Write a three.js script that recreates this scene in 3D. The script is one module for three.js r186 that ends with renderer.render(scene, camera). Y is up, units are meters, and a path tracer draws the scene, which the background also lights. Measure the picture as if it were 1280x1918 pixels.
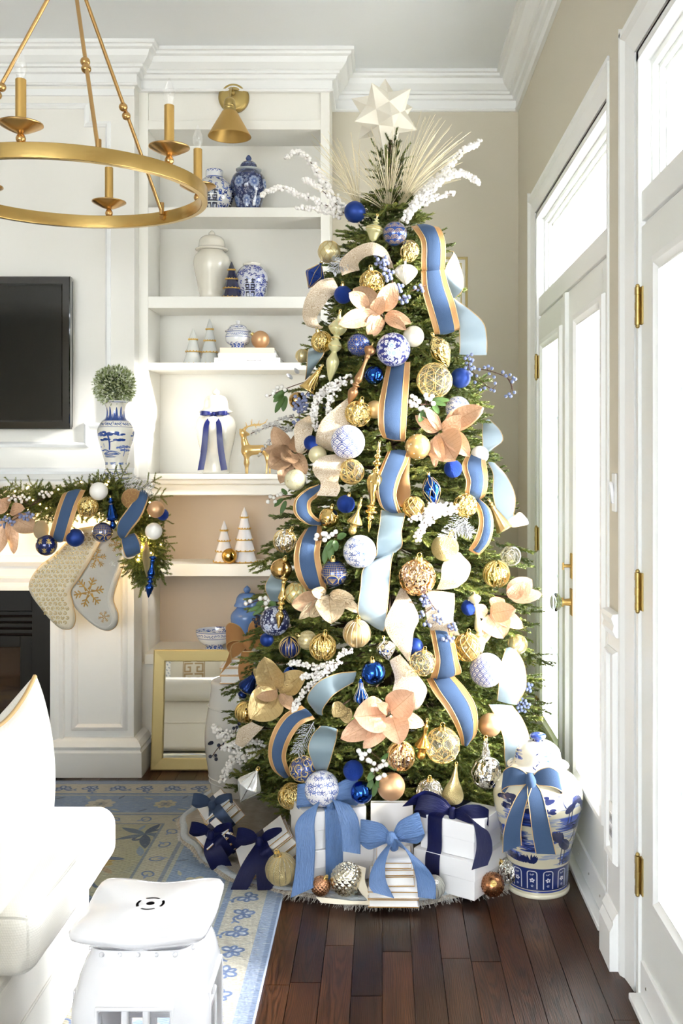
import * as THREE from 'three';
import { RoundedBoxGeometry } from 'three/addons/geometries/RoundedBoxGeometry.js';
import { mergeGeometries } from 'three/addons/utils/BufferGeometryUtils.js';
import { ImprovedNoise } from 'three/addons/math/ImprovedNoise.js';
import { Brush, Evaluator, SUBTRACTION } from 'three-bvh-csg';

// ---------- camera, sky, sun, exposure ----------
const W = 1280, H = 1918, F = 1880, PX = 718, PY = 860, EYE = 1.43;   // focal length and principal point in pixels, eye height in metres
const scene = new THREE.Scene();
const camera = new THREE.PerspectiveCamera(2 * Math.atan(H / 2 / F) * 180 / Math.PI, W / H, 0.05, 200);
camera.position.set(0, EYE, 0);
camera.setViewOffset(W, H, W / 2 - PX, H / 2 - PY, W, H);
camera.updateProjectionMatrix();
scene.add(camera);
const renderer = new THREE.WebGLRenderer({ antialias: true });
renderer.toneMapping = THREE.LinearToneMapping;
renderer.toneMappingExposure = 1.95;
renderer.shadowMap.enabled = true;
scene.background = new THREE.Color(0.9, 0.96, 1.0);
scene.backgroundIntensity = 7.6;
const sun = new THREE.DirectionalLight(new THREE.Color(1.0, 0.965, 0.92), 13);
sun.position.set(10, 3.5, 3.0);
sun.castShadow = true;
sun.shadow.radius = 16;
sun.shadow.mapSize.set(2048, 2048);
Object.assign(sun.shadow.camera, { left: -6, right: 6, top: 6, bottom: -6, near: 0.5, far: 40 });
sun.target.position.set(0, 1.2, -3);
sun.position.add(sun.target.position);
scene.add(sun, sun.target);

// ---------- helpers ----------
const V = (x, y, z) => new THREE.Vector3(x, y, z);
const at = (x, y, d) => V((x - PX) * d / F, EYE - (y - PY) * d / F, -d);
let seed = 7;
const rnd = () => { seed = (seed * 1664525 + 1013904223) >>> 0; return seed / 4294967296; };
const rr = (a, b) => a + (b - a) * rnd();
const PI = Math.PI;
const taken = {}; let GRP;
const numbered = (n) => { const k = taken[n] = (taken[n] ?? -1) + 1; return k ? n + '_' + String(k).padStart(3, '0') : n; };
const shade = (o) => { o.castShadow = true; o.receiveShadow = true; return o; };
function thing(name, label, category, pos, group) {
  const o = new THREE.Group(); o.name = numbered(name); if (pos) o.position.copy(pos.isVector3 ? pos : V(...pos)); scene.add(o);
  o.userData = { label, category }; if (group ?? GRP) o.userData.group = group ?? GRP; return o;
}
function part(name, geo, mat, parent, pos, rot) {
  const m = shade(new THREE.Mesh(geo, mat)); m.name = name;
  if (pos) m.position.copy(pos.isVector3 ? pos : V(...pos));
  if (rot) m.rotation.set(...rot);
  parent.add(m); return m;
}
function struct(name, geo, mat, parent) {
  const m = shade(new THREE.Mesh(geo, mat)); m.name = parent ? name : numbered(name); m.userData.kind = 'structure';
  (parent ?? scene).add(m); return m;
}
function single(name, geo, mat, label, category, group) {
  const m = shade(new THREE.Mesh(geo, mat)); m.name = numbered(name); m.userData = { label, category }; if (group) m.userData.group = group; scene.add(m); return m;
}
const clean = (g) => { const n = g.index ? g.toNonIndexed() : g; for (const k of Object.keys(n.attributes)) if (!['position', 'normal', 'uv'].includes(k)) n.deleteAttribute(k);
  if (!n.attributes.uv) n.setAttribute('uv', new THREE.BufferAttribute(new Float32Array(n.attributes.position.count * 2), 2)); return n; };
const merge = (list) => mergeGeometries(list.map(clean));
// box from corner ranges, uv in metres
function box(x0, x1, y0, y1, z0, z1, r = 0.003) {
  const w = Math.abs(x1 - x0), h = Math.abs(y1 - y0), d = Math.abs(z1 - z0);
  const g = r > 0 ? new RoundedBoxGeometry(w, h, d, 2, Math.min(r, w / 2.01, h / 2.01, d / 2.01)) : new THREE.BoxGeometry(w, h, d);
  g.translate((x0 + x1) / 2, (y0 + y1) / 2, (z0 + z1) / 2);
  boxUV(g); return g;
}
function boxUV(g, s = 1) {
  const p = g.attributes.position, n = g.attributes.normal, uv = new Float32Array(p.count * 2);
  for (let i = 0; i < p.count; i++) {
    const a = Math.abs(n.getX(i)), b = Math.abs(n.getY(i)), c = Math.abs(n.getZ(i));
    const [u, v] = b >= a && b >= c ? [p.getX(i), p.getZ(i)] : a >= c ? [p.getZ(i), p.getY(i)] : [p.getX(i), p.getY(i)];
    uv[2 * i] = u * s; uv[2 * i + 1] = v * s;
  }
  g.setAttribute('uv', new THREE.BufferAttribute(uv, 2)); return g;
}
// a straight moulding: profile [u, v] swept from A to B; m0, m1 mitre the ends by u
function mould(prof, A, B, U, Vv, m0 = 0, m1 = 0) {
  const D = B.clone().sub(A).normalize(), pos = [], n = prof.length;
  const P = (O, [u, v], m) => O.clone().addScaledVector(U, u).addScaledVector(Vv, v).addScaledVector(D, m * u);
  const a = prof.map((p) => P(A, p, m0)), b = prof.map((p) => P(B, p, m1));
  const flip = new THREE.Vector3().crossVectors(U, Vv).dot(D) * THREE.ShapeUtils.area(prof.map(([x, y]) => new THREE.Vector2(x, y))) > 0;
  const tri = (p, q, r) => { for (const t of flip ? [p, q, r] : [p, r, q]) pos.push(t.x, t.y, t.z); };
  for (let i = 0; i < n; i++) { const j = (i + 1) % n; tri(a[i], a[j], b[j]); tri(a[i], b[j], b[i]); }
  for (const [x, y, z] of THREE.ShapeUtils.triangulateShape(prof.map(([x, y]) => new THREE.Vector2(x, y)), [])) { tri(a[x], a[z], a[y]); tri(b[x], b[y], b[z]); }
  const g = new THREE.BufferGeometry(); g.setAttribute('position', new THREE.Float32BufferAttribute(pos, 3)); g.computeVertexNormals(); boxUV(g); return g;
}
// rectangle of mitred moulding, profile u points inwards, v proud; X axis U0, Y axis V0, proud N
function frame(prof, O, Xa, Ya, N, w, h) {
  const c = [[0, 0], [w, 0], [w, h], [0, h]].map(([x, y]) => O.clone().addScaledVector(Xa, x).addScaledVector(Ya, y));
  const inn = [Ya, Xa.clone().negate(), Ya.clone().negate(), Xa], out = [];
  for (let i = 0; i < 4; i++) out.push(mould(prof, c[i], c[(i + 1) % 4], inn[i], N, 1, -1));
  return merge(out);
}
const lathe = (pts, seg = 40) => new THREE.LatheGeometry(pts.map(([r, y]) => new THREE.Vector2(Math.max(r, 1e-5), y)), seg);
const smoothPts = (pts, n = 40) => new THREE.SplineCurve(pts.map(([r, y]) => new THREE.Vector2(r, y))).getSpacedPoints(n).map((p) => [Math.max(p.x, 1e-5), p.y]);
const slathe = (pts, n = 40, seg = 40) => lathe(smoothPts(pts, n), seg);
const curve = (pts) => new THREE.CatmullRomCurve3(pts.map((p) => p.isVector3 ? p : V(...p)), false, 'centripetal');
const tube = (pts, r, seg = 20, rad = 8) => new THREE.TubeGeometry(curve(pts), seg, r, rad);
const ball = (r, a = 32, b = 20) => new THREE.SphereGeometry(r, a, b);
const rod = (A, B, r, r2 = r, seg = 12) => { const L = A.distanceTo(B), g = new THREE.CylinderGeometry(r2, r, L, seg); g.applyQuaternion(new THREE.Quaternion().setFromUnitVectors(V(0, 1, 0), B.clone().sub(A).normalize())); const m = A.clone().add(B).multiplyScalar(0.5); return g.translate(m.x, m.y, m.z); };
const ico = (r, d = 1) => new THREE.IcosahedronGeometry(r, d);
const moved = (g, x, y, z) => g.clone().translate(x, y, z);
function loft(rings, close = true) {   // rings: arrays of Vector3, closed loops of equal length
  const n = rings[0].length, pos = [], uv = [], idx = [];
  rings.forEach((r, i) => r.forEach((p, j) => { pos.push(p.x, p.y, p.z); uv.push(j / n, i / (rings.length - 1)); }));
  for (let i = 0; i < rings.length - 1; i++) for (let j = 0; j < (close ? n : n - 1); j++) { const a = i * n + j, b = i * n + (j + 1) % n, c = a + n, d = b + n; idx.push(a, b, d, a, d, c); }
  const g = new THREE.BufferGeometry(); g.setAttribute('position', new THREE.Float32BufferAttribute(pos, 3)); g.setAttribute('uv', new THREE.Float32BufferAttribute(uv, 2)); g.setIndex(idx); g.computeVertexNormals(); return g;
}

// ---------- textures ----------
const noise = new ImprovedNoise();
const fbm = (x, y, z = 0, o = 4) => { let s = 0, a = 0.5, f = 1; for (let i = 0; i < o; i++) { s += a * noise.noise(x * f, y * f, z + i * 7.3); a *= 0.5; f *= 2; } return s; };
function canvasTex(w, h, draw, rx = 1, ry = 1, color = true) {
  const c = document.createElement('canvas'); c.width = w; c.height = h; draw(c.getContext('2d'), w, h);
  const t = new THREE.CanvasTexture(c); t.wrapS = t.wrapT = THREE.RepeatWrapping; t.repeat.set(rx, ry); if (color) t.colorSpace = THREE.SRGBColorSpace; return t;
}
function dataTex(w, h, fn, rx = 1, ry = 1, color = true) {
  const d = new Uint8Array(w * h * 4);
  for (let y = 0; y < h; y++) for (let x = 0; x < w; x++) { const c = fn(x / w, y / h), i = (y * w + x) * 4; for (let k = 0; k < 3; k++) d[i + k] = Math.max(0, Math.min(255, (Array.isArray(c) ? c[k] : c) * 255)); d[i + 3] = 255; }
  const t = new THREE.DataTexture(d, w, h); t.wrapS = t.wrapT = THREE.RepeatWrapping; t.magFilter = THREE.LinearFilter; t.minFilter = THREE.LinearMipmapLinearFilter; t.repeat.set(rx, ry); if (color) t.colorSpace = THREE.SRGBColorSpace; t.needsUpdate = true; return t;
}
const hex = (h) => { const c = parseInt(h.slice(1), 16); return [(c >> 16) / 255, (c >> 8 & 255) / 255, (c & 255) / 255]; };
const mixc = (a, b, t) => { t = Math.max(0, Math.min(1, t)); return a.map((v, i) => v + (b[i] - v) * t); };
const grainBump = dataTex(256, 256, (u, v) => 0.5 + 0.5 * fbm(u * 40, v * 40), 1, 1, false);
const weaveBump = dataTex(256, 256, (u, v) => 0.5 + 0.25 * Math.sin(u * PI * 2 * 48) * Math.sign(Math.sin(v * PI * 2 * 24)) + 0.25 * Math.sin(v * PI * 2 * 48), 1, 1, false);
const glitterBump = dataTex(256, 256, () => rnd(), 1, 1, false);
const mercuryBump = dataTex(256, 128, (u, v) => 0.5 + 0.7 * fbm(Math.cos(u * 6.283) * 3 + 9, v * 6, Math.sin(u * 6.283) * 3), 1, 1, false);
const rippleBump = dataTex(256, 256, (u, v) => 0.5 + 0.5 * fbm(u * 9, v * 9, 2), 1, 1, false);
const at2 = (t, x, y) => { const c = t.clone(); c.repeat.set(x, y); c.needsUpdate = true; return c; };

// ---------- materials ----------
const S = (o) => new THREE.MeshStandardMaterial(o), P = (o) => new THREE.MeshPhysicalMaterial(o);
const M = {
  trim: S({ color: '#f3f4f4', roughness: 0.42 }),
  casework: S({ color: '#f3f1ea', roughness: 0.45 }),
  niche: S({ color: '#f5f3ec', roughness: 0.55 }),
  taupe: S({ color: '#cebda9', roughness: 0.6 }),
  wall: S({ color: '#d2cbba', roughness: 0.75, bumpMap: at2(grainBump, 3, 3), bumpScale: 0.0003 }),
  breast: S({ color: '#efede7', roughness: 0.6 }),
  ceiling: S({ color: '#eff2f5', roughness: 0.85 }),
  door: S({ color: '#eef0ee', roughness: 0.4 }),
  glass: P({ color: '#ffffff', roughness: 0, transmission: 1, thickness: 0, ior: 1.45 }),
  muntin: P({ color: '#eef4f9', roughness: 1, transmission: 0.28, thickness: 0 }),
  brass: P({ color: '#d9b063', metalness: 1, roughness: 0.3 }),
  brassOld: S({ color: '#b9a268', metalness: 1, roughness: 0.36 }),
  brassMatte: S({ color: '#cba763', metalness: 0.85, roughness: 0.45 }),
  copperRod: S({ color: '#cda56c', metalness: 0.95, roughness: 0.26 }),
  black: S({ color: '#15140f', roughness: 0.35 }),
  blackMetal: S({ color: '#161412', roughness: 0.5, metalness: 0.3 }),
  screen: P({ color: '#1b1c1b', roughness: 0.08, specularIntensity: 1 }),
  linen: S({ color: '#f1ede4', roughness: 0.9, bumpMap: at2(weaveBump, 4, 4), bumpScale: 0.0004 }),
  goldCord: S({ color: '#cfac78', roughness: 0.55, metalness: 0.3 }),
  whiteCeramic: P({ color: '#eae9ed', roughness: 0.16, clearcoat: 0.6, clearcoatRoughness: 0.06 }),
  creamCeramic: P({ color: '#f1ecdf', roughness: 0.2, clearcoat: 0.5, clearcoatRoughness: 0.08 }),
  greyCeramic: P({ color: '#d5d3cf', roughness: 0.18, clearcoat: 0.6, clearcoatRoughness: 0.06 }),
  blueCeramic: P({ color: '#5f84c4', roughness: 0.2, clearcoat: 0.8, clearcoatRoughness: 0.05 }),
  navyCeramic: P({ color: '#15183f', roughness: 0.2, clearcoat: 0.8, clearcoatRoughness: 0.05 }),
  goldLeaf: S({ color: '#e0b866', metalness: 1, roughness: 0.28 }),
  goldDeer: S({ color: '#e6c383', metalness: 0.9, roughness: 0.3 }),
  mirror: S({ color: '#f5f5f2', metalness: 1, roughness: 0.02 }),
  champagne: S({ color: '#cdbb84', metalness: 0.35, roughness: 0.5, bumpMap: at2(grainBump, 2, 2), bumpScale: 0.0004 }),
  paper: S({ color: '#f3f1ee', roughness: 0.7 }),
  boxWhite: S({ color: '#f0eff1', roughness: 0.6 }),
  giltEdge: S({ color: '#c79a52', metalness: 0.8, roughness: 0.35 }),
  star: S({ color: '#ece6d8', roughness: 0.7, bumpMap: at2(grainBump, 3, 3), bumpScale: 0.0004 }),
  champGlitter: S({ color: '#efe3c4', metalness: 0.55, roughness: 0.35 }),
  bark: S({ color: '#4a3a28', roughness: 0.9 }),
  stemBrown: S({ color: '#5a4034', roughness: 0.8 }),
  needle: S({ color: '#ffffff', roughness: 0.62 }),
  snowBead: S({ color: '#f2eeea', roughness: 0.55 }),
  whiteBerry: P({ color: '#f6f3ef', roughness: 0.25, clearcoat: 0.4 }),
  blueBerry: S({ color: '#8690b8', roughness: 0.6 }),
  darkBerry: S({ color: '#262c42', roughness: 0.5 }),
  leafGreen: S({ color: '#4c6a33', roughness: 0.5, side: THREE.DoubleSide }),
  silverSprig: S({ color: '#c9cbd0', metalness: 0.55, roughness: 0.4, side: THREE.DoubleSide }),
  goldCap: S({ color: '#ecd08c', metalness: 1, roughness: 0.22 }),
  silverCap: S({ color: '#d8d6cf', metalness: 1, roughness: 0.22 }),
  wireGold: S({ color: '#e6c983', metalness: 0.85, roughness: 0.32 }),
  velvet: P({ color: '#3b5376', roughness: 0.9, sheen: 0.5, sheenRoughness: 0.4, sheenColor: new THREE.Color('#8ea6c4'), bumpMap: at2(grainBump, 2, 2), bumpScale: 0.0012 }),
  copperSatin: P({ color: '#b38655', roughness: 0.45, metalness: 0.15, sheen: 0.5, sheenColor: new THREE.Color('#e0b080') }),
  skySatin: P({ color: '#97a8b4', roughness: 0.38, sheen: 0.6, sheenColor: new THREE.Color('#dfeaf2'), bumpMap: at2(weaveBump, 2, 2), bumpScale: 0.0001 }),
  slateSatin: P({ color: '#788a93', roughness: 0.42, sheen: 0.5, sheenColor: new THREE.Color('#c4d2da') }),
  navySatin: P({ color: '#080e3c', roughness: 0.42, specularIntensity: 0.5, sheen: 0.03, sheenColor: new THREE.Color('#2b3f98'), bumpMap: at2(rippleBump, 1.5, 0.5), bumpScale: 0.0015 }),
  cornSatin: P({ color: '#5a7aac', roughness: 0.36, sheen: 0.25, sheenColor: new THREE.Color('#a9c4ee'), bumpMap: at2(rippleBump, 1.5, 0.6), bumpScale: 0.006 }),
  duskVelvet: P({ color: '#3a4a68', roughness: 0.85, sheen: 0.8, sheenColor: new THREE.Color('#7186ab') }),
  copperRibbon: S({ color: '#c08a55', roughness: 0.5, metalness: 0.25, bumpMap: at2(weaveBump, 2, 2), bumpScale: 0.0006 }),
  creamSatin: P({ color: '#ece3cf', roughness: 0.35, sheen: 0.5, sheenColor: new THREE.Color('#ffffff') }),
  royalSatin: P({ color: '#1a2570', roughness: 0.34, sheen: 0.2, sheenColor: new THREE.Color('#5163d0') }),
};
const brocadeTex = dataTex(512, 512, (u, v) => { const a = fbm(Math.sin(u * 6.283) * 1.1 + 3, Math.cos(u * 6.283) * 1.1 + v * 0.001 + Math.sin(v * 6.283) * 1.2, Math.cos(v * 6.283) * 1.2, 3); const b = Math.sin(26 * a + 9 * fbm(u * 4, v * 4, 4)); return mixc(hex('#d8cab6'), hex('#b59d7f'), b * 1.4 + 0.25); }, 1, 1);
M.brocade = P({ color: '#ffffff', map: at2(brocadeTex, 1, 2), roughness: 0.5, sheen: 0.4, sheenColor: new THREE.Color('#fff3e0') });
// ---------- the room ----------
const X_W = 0.68, D_B = 5.05, CEIL = 3.35, X_L = -5.2, Z_R = 4.2, HEAD = 2.51;
const X = V(1, 0, 0), Y = V(0, 1, 0), Z = V(0, 0, 1), nX = V(-1, 0, 0), nY = V(0, -1, 0), nZ = V(0, 0, -1);
{
  const openings = [[3.02, 4.44], [1.91, 2.68]];
  const list = []; let d = D_B;
  for (const [a, b] of openings) { list.push(box(X_W, X_W + 0.2, 0, CEIL + 0.2, -d, -b, 0)); list.push(box(X_W, X_W + 0.2, HEAD, CEIL + 0.2, -b, -a, 0)); d = a; }
  list.push(box(X_W, X_W + 0.2, 0, CEIL + 0.2, -d, Z_R, 0));
  struct('wall_right', merge(list), M.wall);
  struct('wall_back', box(X_L - 0.2, X_W + 0.2, 0, CEIL + 0.2, -D_B - 0.2, -D_B, 0), M.wall);
  struct('wall_left', box(X_L - 0.2, X_L, 0, CEIL + 0.2, -D_B, Z_R, 0), M.wall);
  // rear wall; its two tall unseen windows are added for front fill light
  const rear = [[-3.9, -2.1], [-1.8, 0.0]], rl = []; let x = X_L;
  for (const [a, b] of rear) { rl.push(box(x, a, 0, CEIL + 0.2, Z_R, Z_R + 0.2, 0)); rl.push(box(a, b, 0, 0.3, Z_R, Z_R + 0.2, 0)); rl.push(box(a, b, 2.9, CEIL + 0.2, Z_R, Z_R + 0.2, 0)); x = b; }
  rl.push(box(x, X_W, 0, CEIL + 0.2, Z_R, Z_R + 0.2, 0));
  struct('wall_rear', merge(rl), M.wall);
  rear.forEach(([a, b], i) => {
    const w = struct('window_' + (i + 3), frame([[0, 0], [0.07, 0], [0.07, 0.03], [0, 0.04]], V(a - 0.04, 0.26, Z_R), X, Y, nZ, b - a + 0.08, 2.68), M.trim);
    struct('sash', merge([box((a + b) / 2 - 0.02, (a + b) / 2 + 0.02, 0.3, 2.9, Z_R + 0.08, Z_R + 0.12, 0), box(a, b, 1.58, 1.62, Z_R + 0.08, Z_R + 0.12, 0)]), M.trim, w);
    struct('pane', box(a, b, 0.3, 2.9, Z_R + 0.099, Z_R + 0.101, 0), M.glass, w);
  });
  struct('ceiling', box(X_L - 0.2, X_W + 0.2, CEIL, CEIL + 0.2, -D_B - 0.2, Z_R + 0.2, 0), M.ceiling);
}
// timber floor: planks where they show, a plain slab of the same timber beyond
{
  const wood = dataTex(1024, 1024, (u, v) => {
    const k = Math.floor(u * 4), x = (u * 4 - k) * 2 - 1, s = k * 17.3, wob = fbm(x * 1.2 + s, v * 5, s, 3);
    const ph = (k % 2 ? 5 * x * x + v * 9 : 7 * (x + 0.3) + v * 1.2) + 2.6 * wob, ring = Math.pow(0.5 + 0.5 * Math.sin(ph * 8), 2.5), fine = fbm(x * 34 + s, v * 26, s, 2);
    const cloud = fbm(x * 1.4 + s, v * 7, 40 + s, 3);
    let c = mixc(hex('#5a3d2b'), hex('#38241a'), 0.4 + 1.3 * cloud); c = mixc(c, hex('#1c110c'), ring * 0.62); return mixc(c, hex('#1a100b'), Math.max(0, fine) * 0.9);
  });
  const woodBump = dataTex(512, 512, (u, v) => { const k = Math.floor(u * 4), x = (u * 4 - k) * 2 - 1; return 0.55 + 0.5 * fbm(x * 24 + k * 9, v * 14, k, 3); }, 1, 1, false);
  const tones = ['#ffffff', '#d9cfc8', '#b4a8a2', '#f5e2d2', '#8f8682', '#e8cfba'].map((c) => P({ color: c, map: wood, bumpMap: woodBump, bumpScale: 0.0012, roughness: 0.3, specularIntensity: 0.6 }));
  const slabMap = at2(wood, 1 / 0.337, 1 / 1.6), slabG = box(X_L - 0.2, X_W + 0.2, -0.2, -0.012, -D_B - 0.2, Z_R + 0.2, 0);
  const floor = struct('floor', slabG, P({ color: '#d5c8c0', map: slabMap, roughness: 0.3, specularIntensity: 0.6 }));
  const wP = 0.0842; let col = 0;
  for (let x = X_W - 0.008; x > -1.36; x -= wP, col++) {
    const dEnd = 5.02; let d = x < -0.62 ? 4.2 : 1.5 + rnd() * 0.3;
    while (d < dEnd) {
      let L = rr(0.45, 1.25); if (d + L > dEnd - 0.25) L = dEnd - d;
      const g = new THREE.BoxGeometry(wP - 0.0022, 0.012, L - 0.0022, 1, 1, 1), p = g.attributes.position, uv = g.attributes.uv, k = Math.floor(rnd() * 4), o = rnd();
      for (let i = 0; i < p.count; i++) uv.setXY(i, (k + 0.03 + 0.94 * (p.getX(i) / wP + 0.5)) / 4, o + p.getZ(i) / 1.6);
      const m = struct('plank', g, tones[Math.floor(rnd() * 6)], floor);
      m.position.set(x - wP / 2, -0.0061 + rr(-0.0004, 0.0002), -(d + L / 2)); delete m.userData.kind;
      d += L;
    }
  }
}
// mouldings
const crownProf = [[0, 0], [0.12, 0], [0.12, 0.016], [0.108, 0.018], [0.106, 0.03], [0.09, 0.036], [0.082, 0.06], [0.06, 0.084], [0.05, 0.088], [0.05, 0.1], [0.036, 0.102], [0.03, 0.118], [0.014, 0.122], [0.014, 0.16], [0.02, 0.164], [0.016, 0.172], [0, 0.174]];
const baseProf = [[0, 0], [0.022, 0], [0.022, 0.1], [0.016, 0.115], [0.018, 0.122], [0.01, 0.14], [0, 0.142]];
struct('trim_1', mould(crownProf, V(-0.255, CEIL, -D_B), V(X_W, CEIL, -D_B), Z, nY, 0, -1), M.trim);
struct('trim_2', mould(crownProf, V(X_W, CEIL, -D_B), V(X_W, CEIL, Z_R), nX, nY, 1, 0), M.trim);
struct('baseboard_back', mould(baseProf, V(-0.255, 0, -D_B), V(X_W, 0, -D_B), Z, Y, 0, -1), M.trim);
struct('baseboard_right_far', mould(baseProf, V(X_W, 0, -D_B), V(X_W, 0, -4.57), nX, Y, 1, 0), M.trim);
// the strip of wall between the two pairs of doors
{
  struct('baseboard_right', mould([[0, 0], [0.03, 0], [0.03, 0.11], [0.02, 0.13], [0.022, 0.14], [0.01, 0.16], [0, 0.162]], V(X_W - 0.018, 0, -2.934), V(X_W - 0.018, 0, -2.8), nX, Y), M.trim);
  struct('wall_strip', box(X_W - 0.018, X_W + 0.001, 0, HEAD + 0.1, -2.934, -2.8, 0.001), M.wall); const t = struct('trim_3', mould([[0, 0], [0.012, 0], [0.022, 0.02], [0.018, 0.035], [0.026, 0.055], [0.022, 0.066], [0, 0.068]], V(X_W - 0.018, 0.93, -2.93), V(X_W - 0.018, 0.93, -2.8), nX, Y), M.trim);
  struct('wainscot_panel', box(X_W - 0.023, X_W - 0.017, 0.15, 0.94, -2.934, -2.8, 0.001), M.trim, t);
  struct('panel_moulding', frame([[0, 0], [0.022, 0], [0.018, 0.01], [0.008, 0.014], [0, 0.004]], V(X_W - 0.023, 0.29, -2.928), Z, Y, nX, 0.122, 0.6), M.trim, t);
}
// casings, jambs, transom windows and doors
const casProf = [[0, 0], [0.012, 0], [0.012, 0.006], [0.045, 0.01], [0.07, 0.014], [0.084, 0.024], [0.1, 0.024], [0.1, 0]].map(([u, v]) => [u, v]);
function doorOpening(n, a, b, wFar, wNear) {
  const c = (w) => casProf.map(([u, v]) => [u * w / 0.1, v]), z0 = -b, z1 = -a;
  const o = struct('trim_' + n, merge([
    mould(c(wFar), V(X_W, 0, z0), V(X_W, HEAD, z0), nZ, nX, 0, 1), mould(c(wNear), V(X_W, 0, z1), V(X_W, HEAD, z1), Z, nX, 0, 1),
    mould(c(0.1), V(X_W, HEAD, z0), V(X_W, HEAD, z1), Y, nX, -wFar / 0.1, wNear / 0.1)]), M.trim);
  struct('jamb', merge([box(X_W - 0.004, X_W + 0.19, 0, HEAD, z0, z0 + 0.022, 0.001), box(X_W - 0.004, X_W + 0.19, 0, HEAD, z1 - 0.022, z1, 0.001), box(X_W - 0.004, X_W + 0.19, HEAD - 0.022, HEAD, z0, z1, 0.001)]), M.trim, o);
  struct('transom_bar', merge([box(X_W + 0.005, X_W + 0.15, 2.06, 2.14, z0 + 0.02, z1 - 0.02), box(X_W + 0.015, X_W + 0.15, 2.045, 2.06, z0 + 0.02, z1 - 0.02)]), M.trim, o);
  struct('transom_sash', merge([0, 0.016, 0.03].map((s, i) => frame([[0, 0], [0.02 + s * 0.8, 0], [0.02 + s * 0.8, 0.03 + (i ? 0 : 0)], [0, 0.03]], V(X_W + 0.06 + s, 2.14, z0 + 0.022), Z, Y, nX, b - a - 0.044, HEAD - 0.022 - 2.14))), M.door, o);
  struct('pane', box(X_W + 0.098, X_W + 0.1, 2.15, HEAD - 0.03, z0 + 0.03, z1 - 0.03, 0), M.glass, o);
  struct('threshold', merge([box(X_W - 0.03, X_W + 0.19, 0, 0.018, z0 + 0.02, z1 - 0.02, 0.004), box(X_W + 0.02, X_W + 0.19, 0.018, 0.032, z0 + 0.02, z1 - 0.02, 0.004)]), M.trim, o);
}
doorOpening(4, 3.02, 4.44, 0.13, 0.085);
doorOpening(5, 1.91, 2.68, 0.12, 0.1);
function hinge(parent, d, y) {
  const list = [box(X_W + 0.0, X_W + 0.006, y - 0.05, y + 0.05, -d + 0.002, -d + 0.022, 0.001)];
  for (let i = 0; i < 5; i++) { const c = new THREE.CylinderGeometry(i % 2 ? 0.0068 : 0.0078, i % 2 ? 0.0068 : 0.0078, 0.0196, 12); c.translate(X_W - 0.006, y - 0.04 + i * 0.02, -d); list.push(c); }
  list.push(moved(ball(0.006, 10, 8), X_W - 0.006, y + 0.053, -d), moved(ball(0.006, 10, 8), X_W - 0.006, y - 0.053, -d));
  struct('hinge', merge(list), M.brassOld, parent).userData = {};
}
function doorLeaf(n, a, b, g0, g1, hingeAt) {
  const x0 = X_W + 0.004, x1 = X_W + 0.05, gy0 = 0.334, gy1 = 1.908, z = (d) => -d;
  const o = struct('door_' + n, merge([box(x0, x1, 0.02, 2.045, z(b), z(g1), 0.002), box(x0, x1, 0.02, 2.045, z(g0), z(a), 0.002), box(x0, x1, 0.02, gy0, z(g1), z(g0), 0), box(x0, x1, gy1, 2.045, z(g1), z(g0), 0)]), M.door);
  struct('glazing_frame', frame([[-0.035, 0], [-0.03, 0.012], [-0.012, 0.014], [0.004, 0.004], [0.01, 0.006], [0.01, -0.016], [-0.035, -0.002]], V(x0, gy0, z(g1)), Z, Y, nX, g1 - g0, gy1 - gy0), M.trim, o);
  const bars = [], w = g1 - g0, h = gy1 - gy0;
  for (const k of [1, 2]) bars.push(box(x0 + 0.012, x0 + 0.026, gy0, gy1, z(g1) + w * k / 3 - 0.006, z(g1) + w * k / 3 + 0.006, 0.002));
  for (const k of [1, 2, 3, 4]) bars.push(box(x0 + 0.011, x0 + 0.027, gy0 + h * k / 5 - 0.007, gy0 + h * k / 5 + 0.007, z(g1), z(g0), 0.002));
  struct('muntins', merge(bars), M.muntin, o);
  const pg = new THREE.BoxGeometry(0.003, h / 5 - 0.014, w / 3 - 0.012);
  for (let i = 0; i < 3; i++) for (let j = 0; j < 5; j++) { const m = struct('pane', pg, M.glass, o); delete m.userData.kind; m.position.set(x0 + 0.019, gy0 + h * (j + 0.5) / 5, z(g1) + w * (i + 0.5) / 3); }
  struct('door_sweep', box(x0 - 0.008, x0 + 0.002, 0.022, 0.115, z(b) + 0.02, z(a) - 0.01, 0.002), M.trim, o);
  const sc = []; for (let i = 0; i < 4; i++) { const c = new THREE.CylinderGeometry(0.004, 0.004, 0.003, 10); c.rotateZ(PI / 2); c.translate(x0 - 0.009, 0.07, z(b) + 0.08 + (b - a - 0.16) * i / 3); sc.push(c); }
  struct('screws', merge(sc), M.silverCap, o).userData = {};
  if (hingeAt) for (const y of [0.33, 1.08, 1.835]) hinge(o, hingeAt, y);
  return o;
}
doorLeaf(1, 3.712, 4.414, 3.86, 4.28, 4.416);
const leaf2 = doorLeaf(2, 3.045, 3.706, 3.12, 3.53, 0);
doorLeaf(3, 1.945, 2.655, 2.06, 2.48, 2.657);
struct('astragal', box(X_W - 0.012, X_W + 0.006, 0.03, 2.045, -3.735, -3.69, 0.004), M.door, leaf2);
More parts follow.
